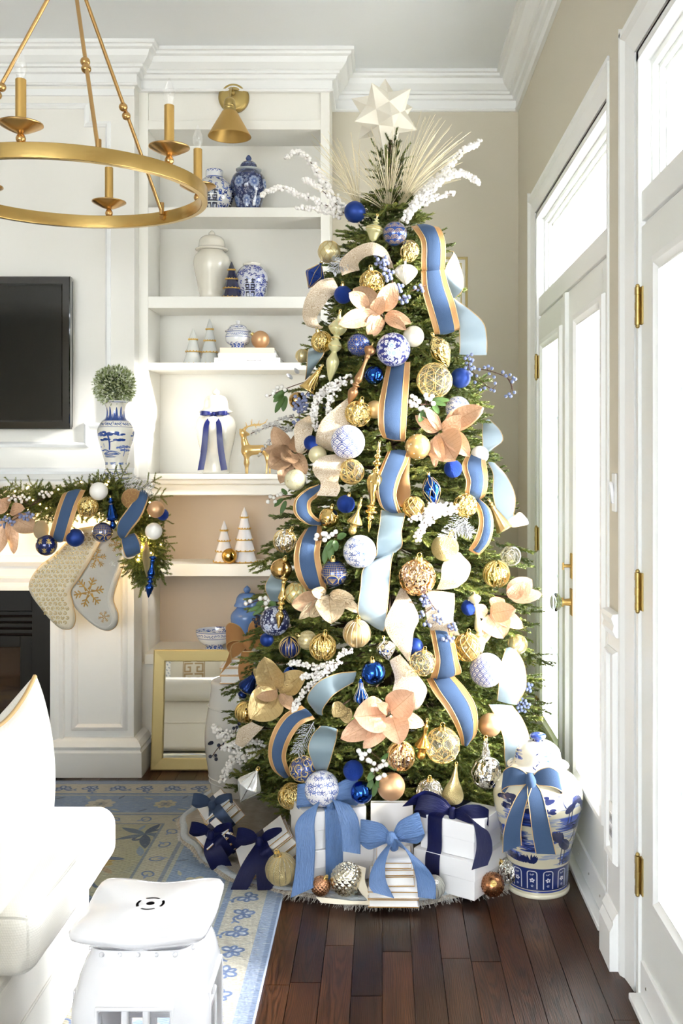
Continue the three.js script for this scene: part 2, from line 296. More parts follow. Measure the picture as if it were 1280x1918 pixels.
{ // knob and thumb-turn on the far pair
  const kx = X_W + 0.004, z = -3.628;
  const kn = struct('door_handle', merge([box(kx - 0.006, kx, 0.865, 0.962, z - 0.02, z + 0.02, 0.003), new THREE.CylinderGeometry(0.011, 0.014, 0.032, 16).rotateZ(PI / 2).translate(kx - 0.02, 0.913, z), new THREE.CylinderGeometry(0.017, 0.017, 0.006, 16).rotateZ(PI / 2).translate(kx - 0.036, 0.913, z)]), M.brassMatte, leaf2);
  kn.userData = {};
  const k = struct('glass_knob', slathe([[0, -0.018], [0.012, -0.018], [0.03, -0.006], [0.035, 0.004], [0.026, 0.018], [0.01, 0.024], [0, 0.024]], 30, 24).rotateZ(PI / 2).translate(kx - 0.056, 0.913, z), P({ color: '#f4fbff', roughness: 0.02, transmission: 1, thickness: 0.05, ior: 1.5 }), kn); k.userData = {};
  struct('deadbolt', merge([box(kx - 0.006, kx, 0.998, 1.09, z - 0.018, z + 0.018, 0.003), new THREE.CylinderGeometry(0.006, 0.006, 0.03, 12).rotateZ(PI / 2).translate(kx - 0.018, 1.044, z), box(kx - 0.036, kx - 0.03, 1.03, 1.056, z - 0.004, z + 0.004, 0.002)]), M.brassMatte, leaf2).userData = {};
}
{ // control on the wall strip and the socket below it
  const o = thing('wall_switch', 'tall white rocker control on the narrow wall between the glazed doors', 'switch', [X_W - 0.018, 1.335, -2.855]);
  part('plate', box(-0.007, 0, -0.055, 0.055, -0.022, 0.022, 0.003), M.trim, o);
  part('rocker', box(-0.016, -0.006, -0.03, 0.032, -0.009, 0.009, 0.004), M.whiteCeramic, o, [0, 0, 0], [0, 0, 0.1]);
  const s = thing('wall_outlet', 'white power outlet set low in the wainscot between the glazed doors', 'outlet', [X_W - 0.023, 0.39, -2.858]);
  part('plate', box(-0.006, 0, -0.058, 0.058, -0.036, 0.036, 0.003), M.trim, s);
  for (const y of [-0.02, 0.02]) { const f = part('socket', box(-0.009, -0.005, y - 0.015, y + 0.015, -0.017, 0.017, 0.003), M.whiteCeramic, s); part('slots', merge([box(-0.0096, -0.008, y - 0.006, y + 0.006, -0.008, -0.005, 0), box(-0.0096, -0.008, y - 0.006, y + 0.006, 0.005, 0.008, 0)]), M.black, f); }
}
{ // framed picture behind the tree
  const o = thing('picture_frame', 'small gilt-edged picture frame on the grey wall behind the tree', 'picture', [0.3, 2.27, -D_B]);
  part('frame', frame([[0, 0], [0.012, 0], [0.012, 0.016], [0.006, 0.02], [0, 0.016]], V(-0.125, -0.175, 0), X, Y, Z, 0.25, 0.35), M.champagne, o);
  part('mat_board', box(-0.114, 0.114, -0.164, 0.164, 0.001, 0.006, 0), M.paper, o);
  part('inner_fillet', frame([[0, 0], [0.006, 0], [0.006, 0.004], [0, 0.004]], V(-0.095, -0.145, 0.006), X, Y, Z, 0.19, 0.29), M.champagne, o);
}
struct('ground_outside', box(X_W + 0.2, 26, -0.3, -0.06, -30, 26, 0), S({ color: '#dcd8d0', roughness: 0.9 }));
struct('ground_behind', box(-26, X_W + 0.2, -0.3, -0.06, Z_R + 0.2, 26, 0), S({ color: '#dcd8d0', roughness: 0.9 }));

// ---------- chimney breast, fireplace, bookcase ----------
const D_BR = 4.7, X_BR = -1.165;   // face and outer edge of the breast
{
  const o = struct('wall_fireplace', box(-3.9, X_BR, 0, CEIL, -D_B + 0.001, -D_BR, 0.002), M.breast);
  struct('crown_moulding', merge([mould(crownProf, V(-3.9, CEIL, -D_BR), V(X_BR, CEIL, -D_BR), Z, nY, 0, 1), mould(crownProf, V(X_BR, CEIL, -D_BR), V(X_BR, CEIL, -4.78), X, nY, -1, 0)]), M.trim, o);
  const pm = [[0, 0], [0.026, 0], [0.024, 0.008], [0.014, 0.016], [0.006, 0.012], [0, 0.006]];
  const xr = -1.275, xn = -1.375, yt = 3.095, ytn = 3.01, yb = 1.485, ybn = 1.575, xl = -3.7, zf = -D_BR;
  const seg = (x0, y0, x1, y1, u, a, b) => mould(pm, V(x0, y0, zf), V(x1, y1, zf), u, Z, a, b);
  struct('panel_moulding', merge([seg(xl, yt, xn, yt, nY, 1, -1), seg(xn, yt, xn, ytn, nX, 1, 1), seg(xn, ytn, xr, ytn, nY, -1, -1), seg(xr, ytn, xr, ybn, nX, 1, -1), seg(xr, ybn, xn, ybn, Y, 1, 1), seg(xn, ybn, xn, yb, nX, -1, -1), seg(xn, yb, xl, yb, Y, 1, -1), seg(xl, yb, xl, yt, X, 1, -1)]), M.trim, o);
  struct('frieze_moulding', mould([[0, 0], [0.01, 0], [0.012, 0.03], [0, 0.034]], V(-3.9, 3.13, zf), V(X_BR, 3.13, zf), Z, Y), M.trim, o);
  struct('apron_moulding', mould([[0, 0], [0.012, 0], [0.018, 0.012], [0.01, 0.026], [0, 0.03]], V(-3.9, 1.36, zf), V(X_BR, 1.36, zf), Z, Y), M.trim, o);
}
const D_FS = 4.55;   // face of the fireplace surround
{
  const o = thing('fireplace_surround', 'white panelled fireplace surround with mantel shelf under the television', 'fireplace', [0, 0, -D_FS]);
  const xL = -3.75, xR = -1.13, fx = -1.503, fy = 0.837, zb = -(D_BR - D_FS);
  part('pilaster', box(fx, xR, 0, 1.29, zb, 0, 0.003), M.trim, o); part('pilaster', box(xL, xL + (xR - fx), 0, 1.29, zb, 0, 0.003), M.trim, o);
  part('frieze', box(xL + (xR - fx), fx, fy, 1.29, zb, 0, 0.003), M.trim, o);
  part('mantel_shelf', merge([box(xL - 0.06, xR + 0.05, 1.29, 1.335, zb, 0.16, 0.006), box(xL - 0.04, xR + 0.03, 1.262, 1.29, zb, 0.12, 0.008), box(xL - 0.02, xR + 0.02, 1.225, 1.262, zb, 0.07, 0.012)]), M.trim, o);
  part('frieze_moulding', mould([[0, 0], [0.012, 0], [0.022, 0.02], [0.014, 0.045], [0, 0.05]], V(xL, 0.945, 0), V(xR, 0.945, 0), Z, Y), M.trim, o);
  const pm = [[0, 0], [0.03, 0], [0.028, 0.006], [0.018, 0.016], [0.008, 0.012], [0, 0.004]];
  part('panel_moulding', frame(pm, V(fx + 0.09, 0.2, 0), X, Y, Z, xR - fx - 0.12, 0.72), M.trim, o);
  part('panel_moulding', frame(pm, V(xL + 0.06, 0.2, 0), X, Y, Z, xR - fx - 0.12, 0.72), M.trim, o);
  part('inner_architrave', merge([mould([[0, 0], [0.06, 0], [0.055, 0.016], [0.035, 0.012], [0.02, 0.02], [0, 0.022]], V(fx, 0.16, 0), V(fx, fy, 0), X, Z, 0, 1), mould([[0, 0], [0.06, 0], [0.055, 0.016], [0.035, 0.012], [0.02, 0.02], [0, 0.022]], V(fx, fy, 0), V(xL + 0.373, fy, 0), Y, Z, -1, 0)]), M.trim, o);
  const pl = [[0, 0], [0.045, 0], [0.045, 0.11], [0.036, 0.12], [0.042, 0.135], [0.026, 0.158], [0.012, 0.168], [0, 0.17]];
  part('plinth', merge([mould(pl, V(fx, 0, 0), V(xR, 0, 0), Z, Y, 0, 1), mould(pl, V(xR, 0, 0), V(xR, 0, zb - 0.08), X, Y, -1, 0)]), M.trim, o);
  part('plinth', mould(pl, V(xL, 0, 0), V(xL + 0.373, 0, 0), Z, Y), M.trim, o);
  const f = thing('fireplace_insert', 'black gas fireplace insert with louvred vents and dark glass', 'fireplace', [0, 0, -D_FS - 0.03]);
  const ax = xL + 0.373;
  part('surround_plate', merge([box(fx - 0.1, fx, 0, fy, -0.02, 0, 0.002), box(ax, ax + 0.1, 0, fy, -0.02, 0, 0.002), box(ax + 0.1, fx - 0.1, fy - 0.1, fy, -0.02, 0, 0.002)]), M.blackMetal, f);
  for (let i = 0; i < 4; i++) part('louvre', box(ax + 0.1, fx - 0.1, 0.632 + i * 0.028, 0.65 + i * 0.028, -0.035, -0.012, 0.003), M.blackMetal, f);
  part('firebox_frame', merge([box(fx - 0.16, fx - 0.1, 0.1, 0.62, -0.04, -0.015, 0.003), box(ax + 0.1, ax + 0.16, 0.1, 0.62, -0.04, -0.015, 0.003), box(ax + 0.16, fx - 0.16, 0.57, 0.62, -0.04, -0.015, 0.003), box(ax + 0.1, fx - 0.1, 0, 0.1, -0.04, -0.015, 0.003)]), M.blackMetal, f);
  part('back_plate', box(ax, fx, 0, fy, -0.115, -0.1, 0), S({ color: '#3a2a20', roughness: 0.9 }), f);
  part('glass', box(ax + 0.16, fx - 0.16, 0.1, 0.57, -0.034, -0.03, 0), P({ color: '#6a5446', roughness: 0.03, transmission: 0.7, thickness: 0, specularIntensity: 1 }), f);
  for (let i = 0; i < 3; i++) part('log', rod(V(-2.6 + i * 0.3, 0.14 + i * 0.03, -0.07), V(-1.95 + i * 0.06, 0.2 - i * 0.02, -0.065), 0.03, 0.026, 12), M.bark, f);
}
{
  const o = thing('television', 'large black flat television mounted above the mantel', 'television', [-2.056, 1.92, -D_BR + 0.02]);
  const w = 0.6135, h = 0.352;
  part('casing', box(-w + 0.01, w - 0.01, -h + 0.01, h - 0.01, -0.02, 0.045, 0.004), M.black, o);
  part('bezel', frame([[0, 0], [0.042, 0], [0.042, 0.026], [0.034, 0.034], [0.004, 0.034], [0, 0.03]], V(-w, -h, 0.026), X, Y, Z, 2 * w, 2 * h), P({ color: '#0e0d0b', roughness: 0.1, clearcoat: 1, clearcoatRoughness: 0.03 }), o);
  part('screen', box(-w + 0.04, w - 0.04, -h + 0.04, h - 0.04, 0.044, 0.05, 0), M.screen, o);
}
const D_BK = 4.78, BX0 = X_BR, BX1 = -0.255, NX0 = -1.12, NX1 = -0.298;
const shelfTop = [2.63, 2.205, 1.89, 1.36, 0.93, 0.516];
{
  const o = thing('built_in_bookcase', 'white built-in bookcase of open shelves behind the christmas tree', 'bookcase', [0, 0, -D_BK]);
  const zb = -(D_B - D_BK) + 0.002;
  part('side_panel', box(NX1, BX1, 0, CEIL, zb, 0, 0.002), M.casework, o);
  part('side_panel', box(BX0, NX0, 0, CEIL, zb, 0, 0.002), M.casework, o);
  part('header', merge([box(NX0, NX1, 3.0, CEIL, zb, -0.012, 0.001), box(NX0, NX1, 3.0, 3.045, -0.014, 0, 0.002), box(NX0, NX1, 3.2, CEIL, -0.014, 0, 0.002)]), M.casework, o);
  part('crown_moulding', merge([mould(crownProf, V(BX0, CEIL, 0), V(BX1, CEIL, 0), Z, nY, 0, 1), mould(crownProf, V(BX1, CEIL, 0), V(BX1, CEIL, -0.27), X, nY, -1, 0)]), M.trim, o);
  part('back_panel', box(NX0, NX1, 1.36, 3.0, zb, zb + 0.012, 0), M.niche, o);
  part('back_panel', box(NX0, NX1, 0.5, 1.34, zb, zb + 0.012, 0), M.taupe, o).userData.label = 'taupe painted back panel of the lower bays';
  const th = [0.046, 0.055, 0.036, 0, 0.058, 0.048];
  shelfTop.forEach((y, i) => { if (i !== 3) part('shelf', box(NX0, NX1, y - th[i], y, zb + 0.01, i === 5 ? 0.075 : -0.002, 0.002), M.casework, o); });
  part('cornice_shelf', merge([box(BX0 + 0.05, BX1 + 0.01, 1.335, 1.36, zb, 0.075, 0.004), box(BX0 + 0.04, BX1 + 0.006, 1.31, 1.335, zb, 0.045, 0.008), box(BX0 + 0.03, BX1 + 0.004, 1.258, 1.31, zb, 0.014, 0.006)]), M.casework, o);
  part('lower_cabinet', merge([box(NX0 - 0.02, BX1, 0, 0.47, zb, 0.06, 0.002)]), M.casework, o);
  part('base_moulding', mould(baseProf, V(NX0 - 0.02, 0, 0.06), V(BX1, 0, 0.06), Z, Y), M.trim, o);
}
// ---------- painted porcelain ----------
const INK = ['#1d3f96', '#2a52ad', '#16307a'];
function curl(c, x, y, r, a, col, lw) { c.strokeStyle = col; c.lineWidth = lw; c.beginPath(); for (let i = 0; i <= 22; i++) { const t = i / 22, q = a + t * 5.2, k = r * (1 - 0.8 * t); c.lineTo(x + k * Math.cos(q), y + k * Math.sin(q)); } c.stroke(); }
function flower(c, x, y, r, col, mid, n = 6) { c.fillStyle = col; for (let i = 0; i < n; i++) { const a = i / n * 6.283 + x; c.beginPath(); c.ellipse(x + 0.55 * r * Math.cos(a), y + 0.55 * r * Math.sin(a), r * 0.48, r * 0.32, a, 0, 6.3); c.fill(); } c.fillStyle = mid; c.beginPath(); c.arc(x, y, r * 0.28, 0, 6.3); c.fill(); }
function leafInk(c, x, y, L, a, col) { c.fillStyle = col; c.beginPath(); c.moveTo(x, y); c.quadraticCurveTo(x + L * 0.5 * Math.cos(a - 0.6), y + L * 0.5 * Math.sin(a - 0.6), x + L * Math.cos(a), y + L * Math.sin(a)); c.quadraticCurveTo(x + L * 0.5 * Math.cos(a + 0.6), y + L * 0.5 * Math.sin(a + 0.6), x, y); c.fill(); }
const wrapX = (w, x, r, f) => { f(x); if (x < r) f(x + w); if (x > w - r) f(x - w); };
function xi(c, x, y, w, h, col) {   // double happiness
  c.fillStyle = col; const b = (u0, v0, u1, v1) => c.fillRect(x + u0 * w, y + v0 * h, (u1 - u0) * w, (v1 - v0) * h);
  b(0.02, 0.05, 0.98, 0.12); b(0.1, 0.19, 0.9, 0.25); b(0.0, 0.54, 1, 0.6);
  for (const o of [0, 0.53]) { const q = (u0, v0, u1, v1) => b(o + u0, v0, o + u1, v1);
    q(0.19, 0, 0.28, 0.25); q(0.05, 0.3, 0.42, 0.36); q(0.05, 0.44, 0.42, 0.5); q(0.05, 0.3, 0.12, 0.5); q(0.35, 0.3, 0.42, 0.5); q(0.12, 0.49, 0.19, 0.56); q(0.28, 0.49, 0.35, 0.56);
    q(0.03, 0.67, 0.44, 0.74); q(0.03, 0.92, 0.44, 1); q(0.03, 0.67, 0.11, 1); q(0.36, 0.67, 0.44, 1); }
}
const porcelain = (t, o = {}) => P({ map: t, roughness: 0.14, clearcoat: 0.7, clearcoatRoughness: 0.05, ...o });
const scrollTex = (bg, ink, n, happy) => canvasTex(1024, 512, (c, w, h) => {
  c.fillStyle = bg; c.fillRect(0, 0, w, h);
  for (let i = 0; i < n; i++) { const x = rnd() * w, y = rnd() * h, r = rr(16, 30), a = rnd() * 6.3, col = ink[i % ink.length]; wrapX(w, x, 40, (q) => { curl(c, q, y, r, a, col, rr(5, 8)); leafInk(c, q, y, r * 1.3, a + 1, col); if (i % 4 === 0) leafInk(c, q, y, r * 1.4, a + 3, col); }); }
  if (happy) for (const u of [0.25, 0.5, 0.75, 1]) { const bx = (u - 0.055) * w; c.fillStyle = bg; c.globalAlpha = 0.6; c.fillRect(bx - 8, h * 0.33, 0.11 * w + 16, h * 0.42); c.globalAlpha = 1; xi(c, bx, h * 0.35, 0.11 * w, h * 0.38, '#10163c'); }
});
const happyTex = scrollTex('#dedfdd', INK, 300, true), happyTex2 = scrollTex('#d5d8e6', ['#33429a', '#253384', '#4a58ac'], 420, true);
const peonyTex = canvasTex(1024, 512, (c, w, h) => {
  c.fillStyle = '#1b2b5c'; c.fillRect(0, 0, w, h);
  for (let i = 0; i < 420; i++) { const x = rnd() * w, y = rnd() * h, r = rr(8, 18), a = rnd() * 6.3; wrapX(w, x, 40, (q) => { curl(c, q, y, r, a, ['#b9c3d6', '#8d9cc2', '#d5dbe4'][i % 3], 2.5); leafInk(c, q, y, r * 1.1, a, '#a3b1cf'); }); }
  for (let i = 0; i < 14; i++) { const x = (i % 7) * w / 7 + (i > 6 ? 70 : 0), y = i > 6 ? h * 0.62 : h * 0.3; wrapX(w, x, 70, (q) => { flower(c, q, y, 50, '#93a3c4', '#3a508f', 9); flower(c, q, y, 30, '#5a70a8', '#b7c3d8', 7); }); }
});
const sprigTex = canvasTex(1024, 256, (c, w, h) => {
  c.fillStyle = '#eef0f4'; c.fillRect(0, 0, w, h); c.fillStyle = '#2c4ea6'; c.fillRect(0, 4, w, 5); c.fillRect(0, 52, w, 4); c.fillRect(0, h - 12, w, 8);
  for (let i = 0; i < 40; i++) { curl(c, i * w / 40 + 12, 30, 12, i, '#2c4ea6', 4); }
  for (let i = 0; i < 12; i++) { const x = i * w / 12 + 40; flower(c, x, 148, 30, '#3a5cb2', '#dfe6f4', 8); for (const a of [0.6, 2.5, 3.7, 5.6]) { leafInk(c, x + 34 * Math.cos(a), 148 + 40 * Math.sin(a), 30, a, '#2a4a9e'); curl(c, x + 40 * Math.cos(a + 0.4), 148 + 44 * Math.sin(a + 0.4), 10, a, '#2a4a9e', 3); } }
});
function pine(c, x, y, s, col) { c.strokeStyle = col; c.lineWidth = s * 0.09; c.beginPath(); c.moveTo(x, y); c.quadraticCurveTo(x + s * 0.12, y - s * 0.5, x - s * 0.02, y - s * 1.1); c.stroke(); c.lineWidth = s * 0.05; c.beginPath(); c.moveTo(x + s * 0.05, y - s * 0.5); c.lineTo(x + s * 0.5, y - s * 0.7); c.stroke();
  c.fillStyle = col; for (const [u, v, q] of [[0, -1.15, 0.5], [-0.45, -1.0, 0.36], [0.45, -1.05, 0.36], [0.5, -0.68, 0.3], [-0.2, -0.72, 0.22]]) for (let i = 0; i < 9; i++) { c.beginPath(); c.ellipse(x + (u + rr(-q, q)) * s, y + (v + rr(-0.07, 0.07)) * s, s * 0.13, s * 0.06, 0, 0, 6.3); c.fill(); } }
function hill(c, x, y, w, h, col) { c.strokeStyle = col; for (let i = 0; i < 12; i++) { c.globalAlpha = 0.55; c.lineWidth = rr(2, 5); c.beginPath(); c.moveTo(x - w / 2 + rr(0, w * 0.2), y + rr(-4, 4)); c.quadraticCurveTo(x + rr(-w, w) * 0.2, y - h * rr(0.2, 1.5), x + w / 2 - rr(0, w * 0.2), y + rr(-4, 8)); c.stroke(); } c.globalAlpha = 1; }
function water(c, x, y, w, h, col) { for (let i = 0; i < 26; i++) { c.globalAlpha = rr(0.25, 0.8); c.fillStyle = col; c.beginPath(); c.ellipse(x + rr(-0.4, 0.4) * w, y + rr(-0.5, 0.5) * h, w * rr(0.12, 0.3), h * rr(0.04, 0.1), 0, 0, 6.3); c.fill(); } c.globalAlpha = 1; }
function crane(c, x, y, s, flip, col) { const f = flip ? -1 : 1; c.strokeStyle = c.fillStyle = col; c.lineWidth = s * 0.05; c.beginPath(); c.ellipse(x, y, s * 0.34, s * 0.17, -0.5 * f, 0, 6.3); c.fill();
  c.beginPath(); c.moveTo(x - 0.25 * s * f, y - 0.05 * s); c.quadraticCurveTo(x - 0.5 * s * f, y - 0.35 * s, x - 0.32 * s * f, y - 0.6 * s); c.lineTo(x - 0.6 * s * f, y - 0.62 * s); c.stroke();
  for (const q of [-0.05, 0.12]) { c.beginPath(); c.moveTo(x + q * s * f, y + 0.1 * s); c.lineTo(x + (q - 0.03) * s * f, y + 0.7 * s); c.stroke(); }
  for (let i = 0; i < 5; i++) leafInk(c, x + 0.1 * s * f, y - 0.08 * s, s * (0.75 - 0.08 * i), (flip ? PI : 0) + (flip ? 1 : -1) * (0.55 + i * 0.17), col); }
const landscapeTex = canvasTex(1024, 1024, (c, w, h) => {   // mantel vase
  c.fillStyle = '#eeebe2'; c.fillRect(0, 0, w, h); const b = '#2c4b96';
  c.fillStyle = b; c.fillRect(0, 8, w, 10);
  for (let i = 0; i < 26; i++) { const x = i * w / 26, t = [170, 60, 150, 110, 70][i % 5]; c.fillStyle = i % 3 ? b : '#3c5dae'; c.beginPath(); c.moveTo(x - 8, 268); c.lineTo(x - 2, t + 90); c.quadraticCurveTo(x + 18, t - 60, x + 38, t + 90); c.lineTo(x + 46, 268); c.fill(); }
  c.fillStyle = '#3a5499'; c.fillRect(0, 276, w, 5); c.fillRect(0, 356, w, 5); for (let i = 0; i < 70; i++) { curl(c, i * w / 70, 318 + (i % 2) * 12 - 6, 16, i * 2, '#3a5499', 5); leafInk(c, i * w / 70, 300 + (i % 3) * 16, 20, i, '#24407f'); }
  for (const u of [0.12, 0.47, 0.82]) { pine(c, u * w, 640, 185, b); hill(c, u * w + 20, 690, 230, 60, b); hill(c, u * w - 60, 655, 120, 30, b); water(c, u * w + 10, 706, 200, 50, b); pine(c, (u + 0.17) * w, 720, 110, '#5b75b8'); c.fillStyle = '#5b75b8'; c.fillRect(u * w - 64, 560, 7, 46); }
  for (let i = 0; i < 8; i++) water(c, i * w / 8, 806, 80, 30, b);
  c.fillStyle = '#3a5499'; c.fillRect(0, 876, w, 5); c.fillRect(0, 980, w, 8); for (let i = 0; i < 60; i++) { curl(c, i * w / 60, 926 + (i % 2) * 18 - 9, 20, i * 2.1, '#3a5499', 5); }
});
const craneTex = canvasTex(2048, 1024, (c, w, h) => {   // tall jar: v from rim (top) to foot
  c.fillStyle = '#cfc8ae'; c.fillRect(0, 0, w, h); for (let i = 0; i < 60; i++) water(c, rnd() * w, rr(0.2, 0.78) * h, rr(120, 260), rr(20, 50), '#8793b8'); const b = '#26429c', k = '#1d2650';
  for (let i = 0; i < 9; i++) water(c, i * w / 9 + 50, 78, 130, 36, '#4a66b4');
  for (const [u, v, s] of [[0.18, 0.42, 300], [0.43, 0.38, 300], [0.64, 0.43, 330], [0.86, 0.4, 300], [0.36, 0.54, 280]]) for (let q = 0; q < 3; q++) { water(c, u * w, v * h, s, 110, b); water(c, u * w + 20, v * h + 20, s * 0.8, 70, k); }
  for (const [u, v, s] of [[0.6, 0.31, 150], [0.68, 0.32, 150], [0.86, 0.26, 140], [0.2, 0.3, 150]]) crane(c, u * w, v * h, s * 1.1, u > 0.65, k);
  for (const u of [0.1, 0.38, 0.46, 0.95]) pine(c, u * w, 0.44 * h, 190, k); for (const u of [0.3, 0.52]) pine(c, u * w, 0.66 * h, 150, b);
  for (const [u, v, s] of [[0.66, 0.72, 330], [0.33, 0.69, 240], [0.95, 0.7, 260], [0.12, 0.7, 250], [0.45, 0.6, 220]]) { water(c, u * w, v * h, s * 1.1, 100, b); water(c, u * w, v * h + 10, s, 70, b); water(c, u * w, v * h + 18, s * 0.8, 64, k); }
  for (const [u, v, s, f] of [[0.6, 0.6, 240, true], [0.7, 0.62, 230, false], [0.05, 0.6, 220, true], [0.9, 0.6, 220, false]]) crane(c, u * w, v * h, s, f, k);
  for (let i = 0; i < 60; i++) leafInk(c, (0.4 + rr(-0.06, 0.06)) * w, 0.745 * h, rr(40, 90), -PI / 2 + rr(-0.9, 0.9), k);
  c.fillStyle = '#1c2b66'; c.fillRect(0, 0.785 * h, w, 0.165 * h);
  for (let i = 0; i < 12; i++) { const x = i * w / 12 + 60; c.save(); c.translate(x, 0.87 * h); c.scale(1.6, 1); c.translate(-x, -0.87 * h); c.strokeStyle = '#c9cdd6'; c.lineWidth = 7; c.beginPath(); c.moveTo(x - 32, 0.94 * h); c.lineTo(x - 32, 0.83 * h); c.quadraticCurveTo(x - 32, 0.805 * h, x - 10, 0.805 * h); c.lineTo(x + 10, 0.805 * h); c.quadraticCurveTo(x + 32, 0.805 * h, x + 32, 0.83 * h); c.lineTo(x + 32, 0.94 * h); c.stroke(); flower(c, x, 0.875 * h, 18, '#d8dbe4', '#1c2b66', 5); curl(c, x - 9, 0.83 * h, 8, 0, '#d8dbe4', 3); curl(c, x + 9, 0.83 * h, 8, 2, '#d8dbe4', 3); flower(c, x, 0.917 * h, 10, '#aab2cc', '#1c2b66', 5); c.restore(); }
  c.fillStyle = '#2b3c86'; c.fillRect(0, 0.955 * h, w, 0.012 * h);
});
const lidTex = canvasTex(1024, 256, (c, w, h) => { c.fillStyle = '#dcd7c6'; c.fillRect(0, 0, w, h); for (const u of [0.08, 0.3, 0.58, 0.85]) { water(c, u * w, 110, 120, 60, '#2d47a0'); for (let i = 0; i < 14; i++) leafInk(c, u * w + rr(-70, 70) - 60, rr(80, 190), rr(14, 30), rr(0, 6), '#1f2b5c'); } });
const turn = (g) => g.rotateY(PI);

// ---------- ribbon strips and bows ----------
function strip(Lp, Rp, th = 0.0012, seg = 40, across = 4, bulge = 0) {
  const a = curve(Lp).getPoints(seg), b = curve(Rp).getPoints(seg), mid = a.map((p, i) => p.clone().add(b[i]).multiplyScalar(0.5)), nor = [];
  let len = 0; const ls = mid.map((p, i) => i ? (len += p.distanceTo(mid[i - 1])) : 0);
  for (let i = 0; i <= seg; i++) { const t = mid[Math.min(i + 1, seg)].clone().sub(mid[Math.max(i - 1, 0)]), n = t.cross(b[i].clone().sub(a[i])).normalize(); if (i && n.dot(nor[i - 1]) < 0) n.negate(); nor.push(n); }
  const rings = [], n = across + 1;
  for (let i = 0; i <= seg; i++) { const r = []; for (let s = 0; s < 2; s++) for (let k = 0; k < n; k++) { const t = s ? 1 - k / across : k / across; r.push(a[i].clone().lerp(b[i], t).addScaledVector(nor[i], (s ? -th : th) / 2 + bulge * Math.sin(PI * t))); } rings.push(r); }
  const g = loft(rings), uv = g.attributes.uv, w = a[0].distanceTo(b[0]) || 0.06;
  for (let i = 0; i <= seg; i++) for (let j = 0; j < 2 * n; j++) uv.setXY(i * 2 * n + j, (j < n ? j / across : 1 - (j - n) / across), ls[i] / 0.12);
  g.userData = { L: a, R: b, N: nor };
  return g;
}
function bandStrip(pts, halfs, th = 0.0012, seg = 40, across = 4, bulge = 0) { return strip(pts.map((p, i) => V(...p).sub(V(...halfs[i]))), pts.map((p, i) => V(...p).add(V(...halfs[i]))), th, seg, across, bulge); }
// a tied bow in the XY plane, z towards the viewer; s = loop reach, w = ribbon width
function bow(o, mat, s, w, { tails = [], droop = 0.05, edge, lift = 0.12, puff = 0.2 } = {}) {
  const loops = [];
  for (const q of [-1, 1]) {
    const pts = [[0, 0, 0.01], [q * 0.3 * s, lift * s, puff * s], [q * 0.72 * s, lift * 1.3 * s, puff * s], [q * s, (lift - droop) * s, 0.06 * s], [q * 0.75 * s, -droop * s, -0.1 * s], [q * 0.3 * s, -droop * s, -0.1 * s], [0, 0, -0.01]];
    const hw = [0.22, 0.75, 1, 1, 1, 0.7, 0.22].map((k) => k * w / 2), tilt = 0.25 * q;
    const g = bandStrip(pts, hw.map((h) => [Math.sin(tilt) * h * -0.6, h, 0.12 * h]), 0.0014, 36, 4);
    part('loop', g, mat, o); loops.push(g);
  }
  part('knot', slathe([[0, -0.45 * w], [0.16 * w, -0.4 * w], [0.27 * w, -0.1 * w], [0.27 * w, 0.1 * w], [0.16 * w, 0.4 * w], [0, 0.45 * w]], 16, 14).rotateZ(0.15).translate(0, 0, 0.018), mat, o);
  for (const t of tails) { const g = bandStrip(t.pts, t.half, 0.0014, 36, 4); part('tail', g, mat, o); loops.push(g); }
  if (edge) { const e = []; for (const g of loops) for (const k of ['L', 'R']) e.push(new THREE.TubeGeometry(new THREE.CatmullRomCurve3(g.userData[k].filter((_, i) => i % 3 === 0)), 40, 0.0016, 5)); part('wired_edge', merge(e), edge, o); }
}

// ---------- on the shelves ----------
const DS = 4.9, xs = (px, d = DS) => (px - PX) * d / F;
function ribs(h, r, n) {   // stepped ceramic tree profile
  const p = [[0, 0]]; for (let i = 0; i < n; i++) { const y0 = h * i / n, y1 = h * (i + 1) / n, r0 = r * (1 - 0.86 * i / n), r1 = r * (1 - 0.86 * (i + 1) / n) * 0.94; p.push([r0, y0], [r0, y0 + 0.004]); p.push([(r0 * 0.45 + r1 * 0.55), (y0 + y1) / 2], [i === n - 1 ? 0.002 : r1 * 0.93, y1]); } p.push([0, h + 0.002]); return p;
}
function coneTree(x, d, y, h, r, n, mat, label, group) {
  const o = thing('ceramic_christmas_tree', label, 'figurine', [x, y, -d], group);
  part('body', lathe(ribs(h, r, n), 36), mat, o);
  for (let i = 0; i < n; i++) { const r0 = r * (1 - 0.86 * i / n), g = []; g.push(new THREE.TorusGeometry(r0, 0.0026, 6, 36).rotateX(PI / 2).translate(0, h * i / n + 0.003, 0)); for (let k = 0; k < 14; k++) { const a = k / 14 * 2 * PI; g.push(moved(ball(0.0038, 7, 5), r0 * Math.cos(a), h * i / n + 0.006, r0 * Math.sin(a))); } part('gilt_rim', merge(g), M.goldLeaf, o); }
}
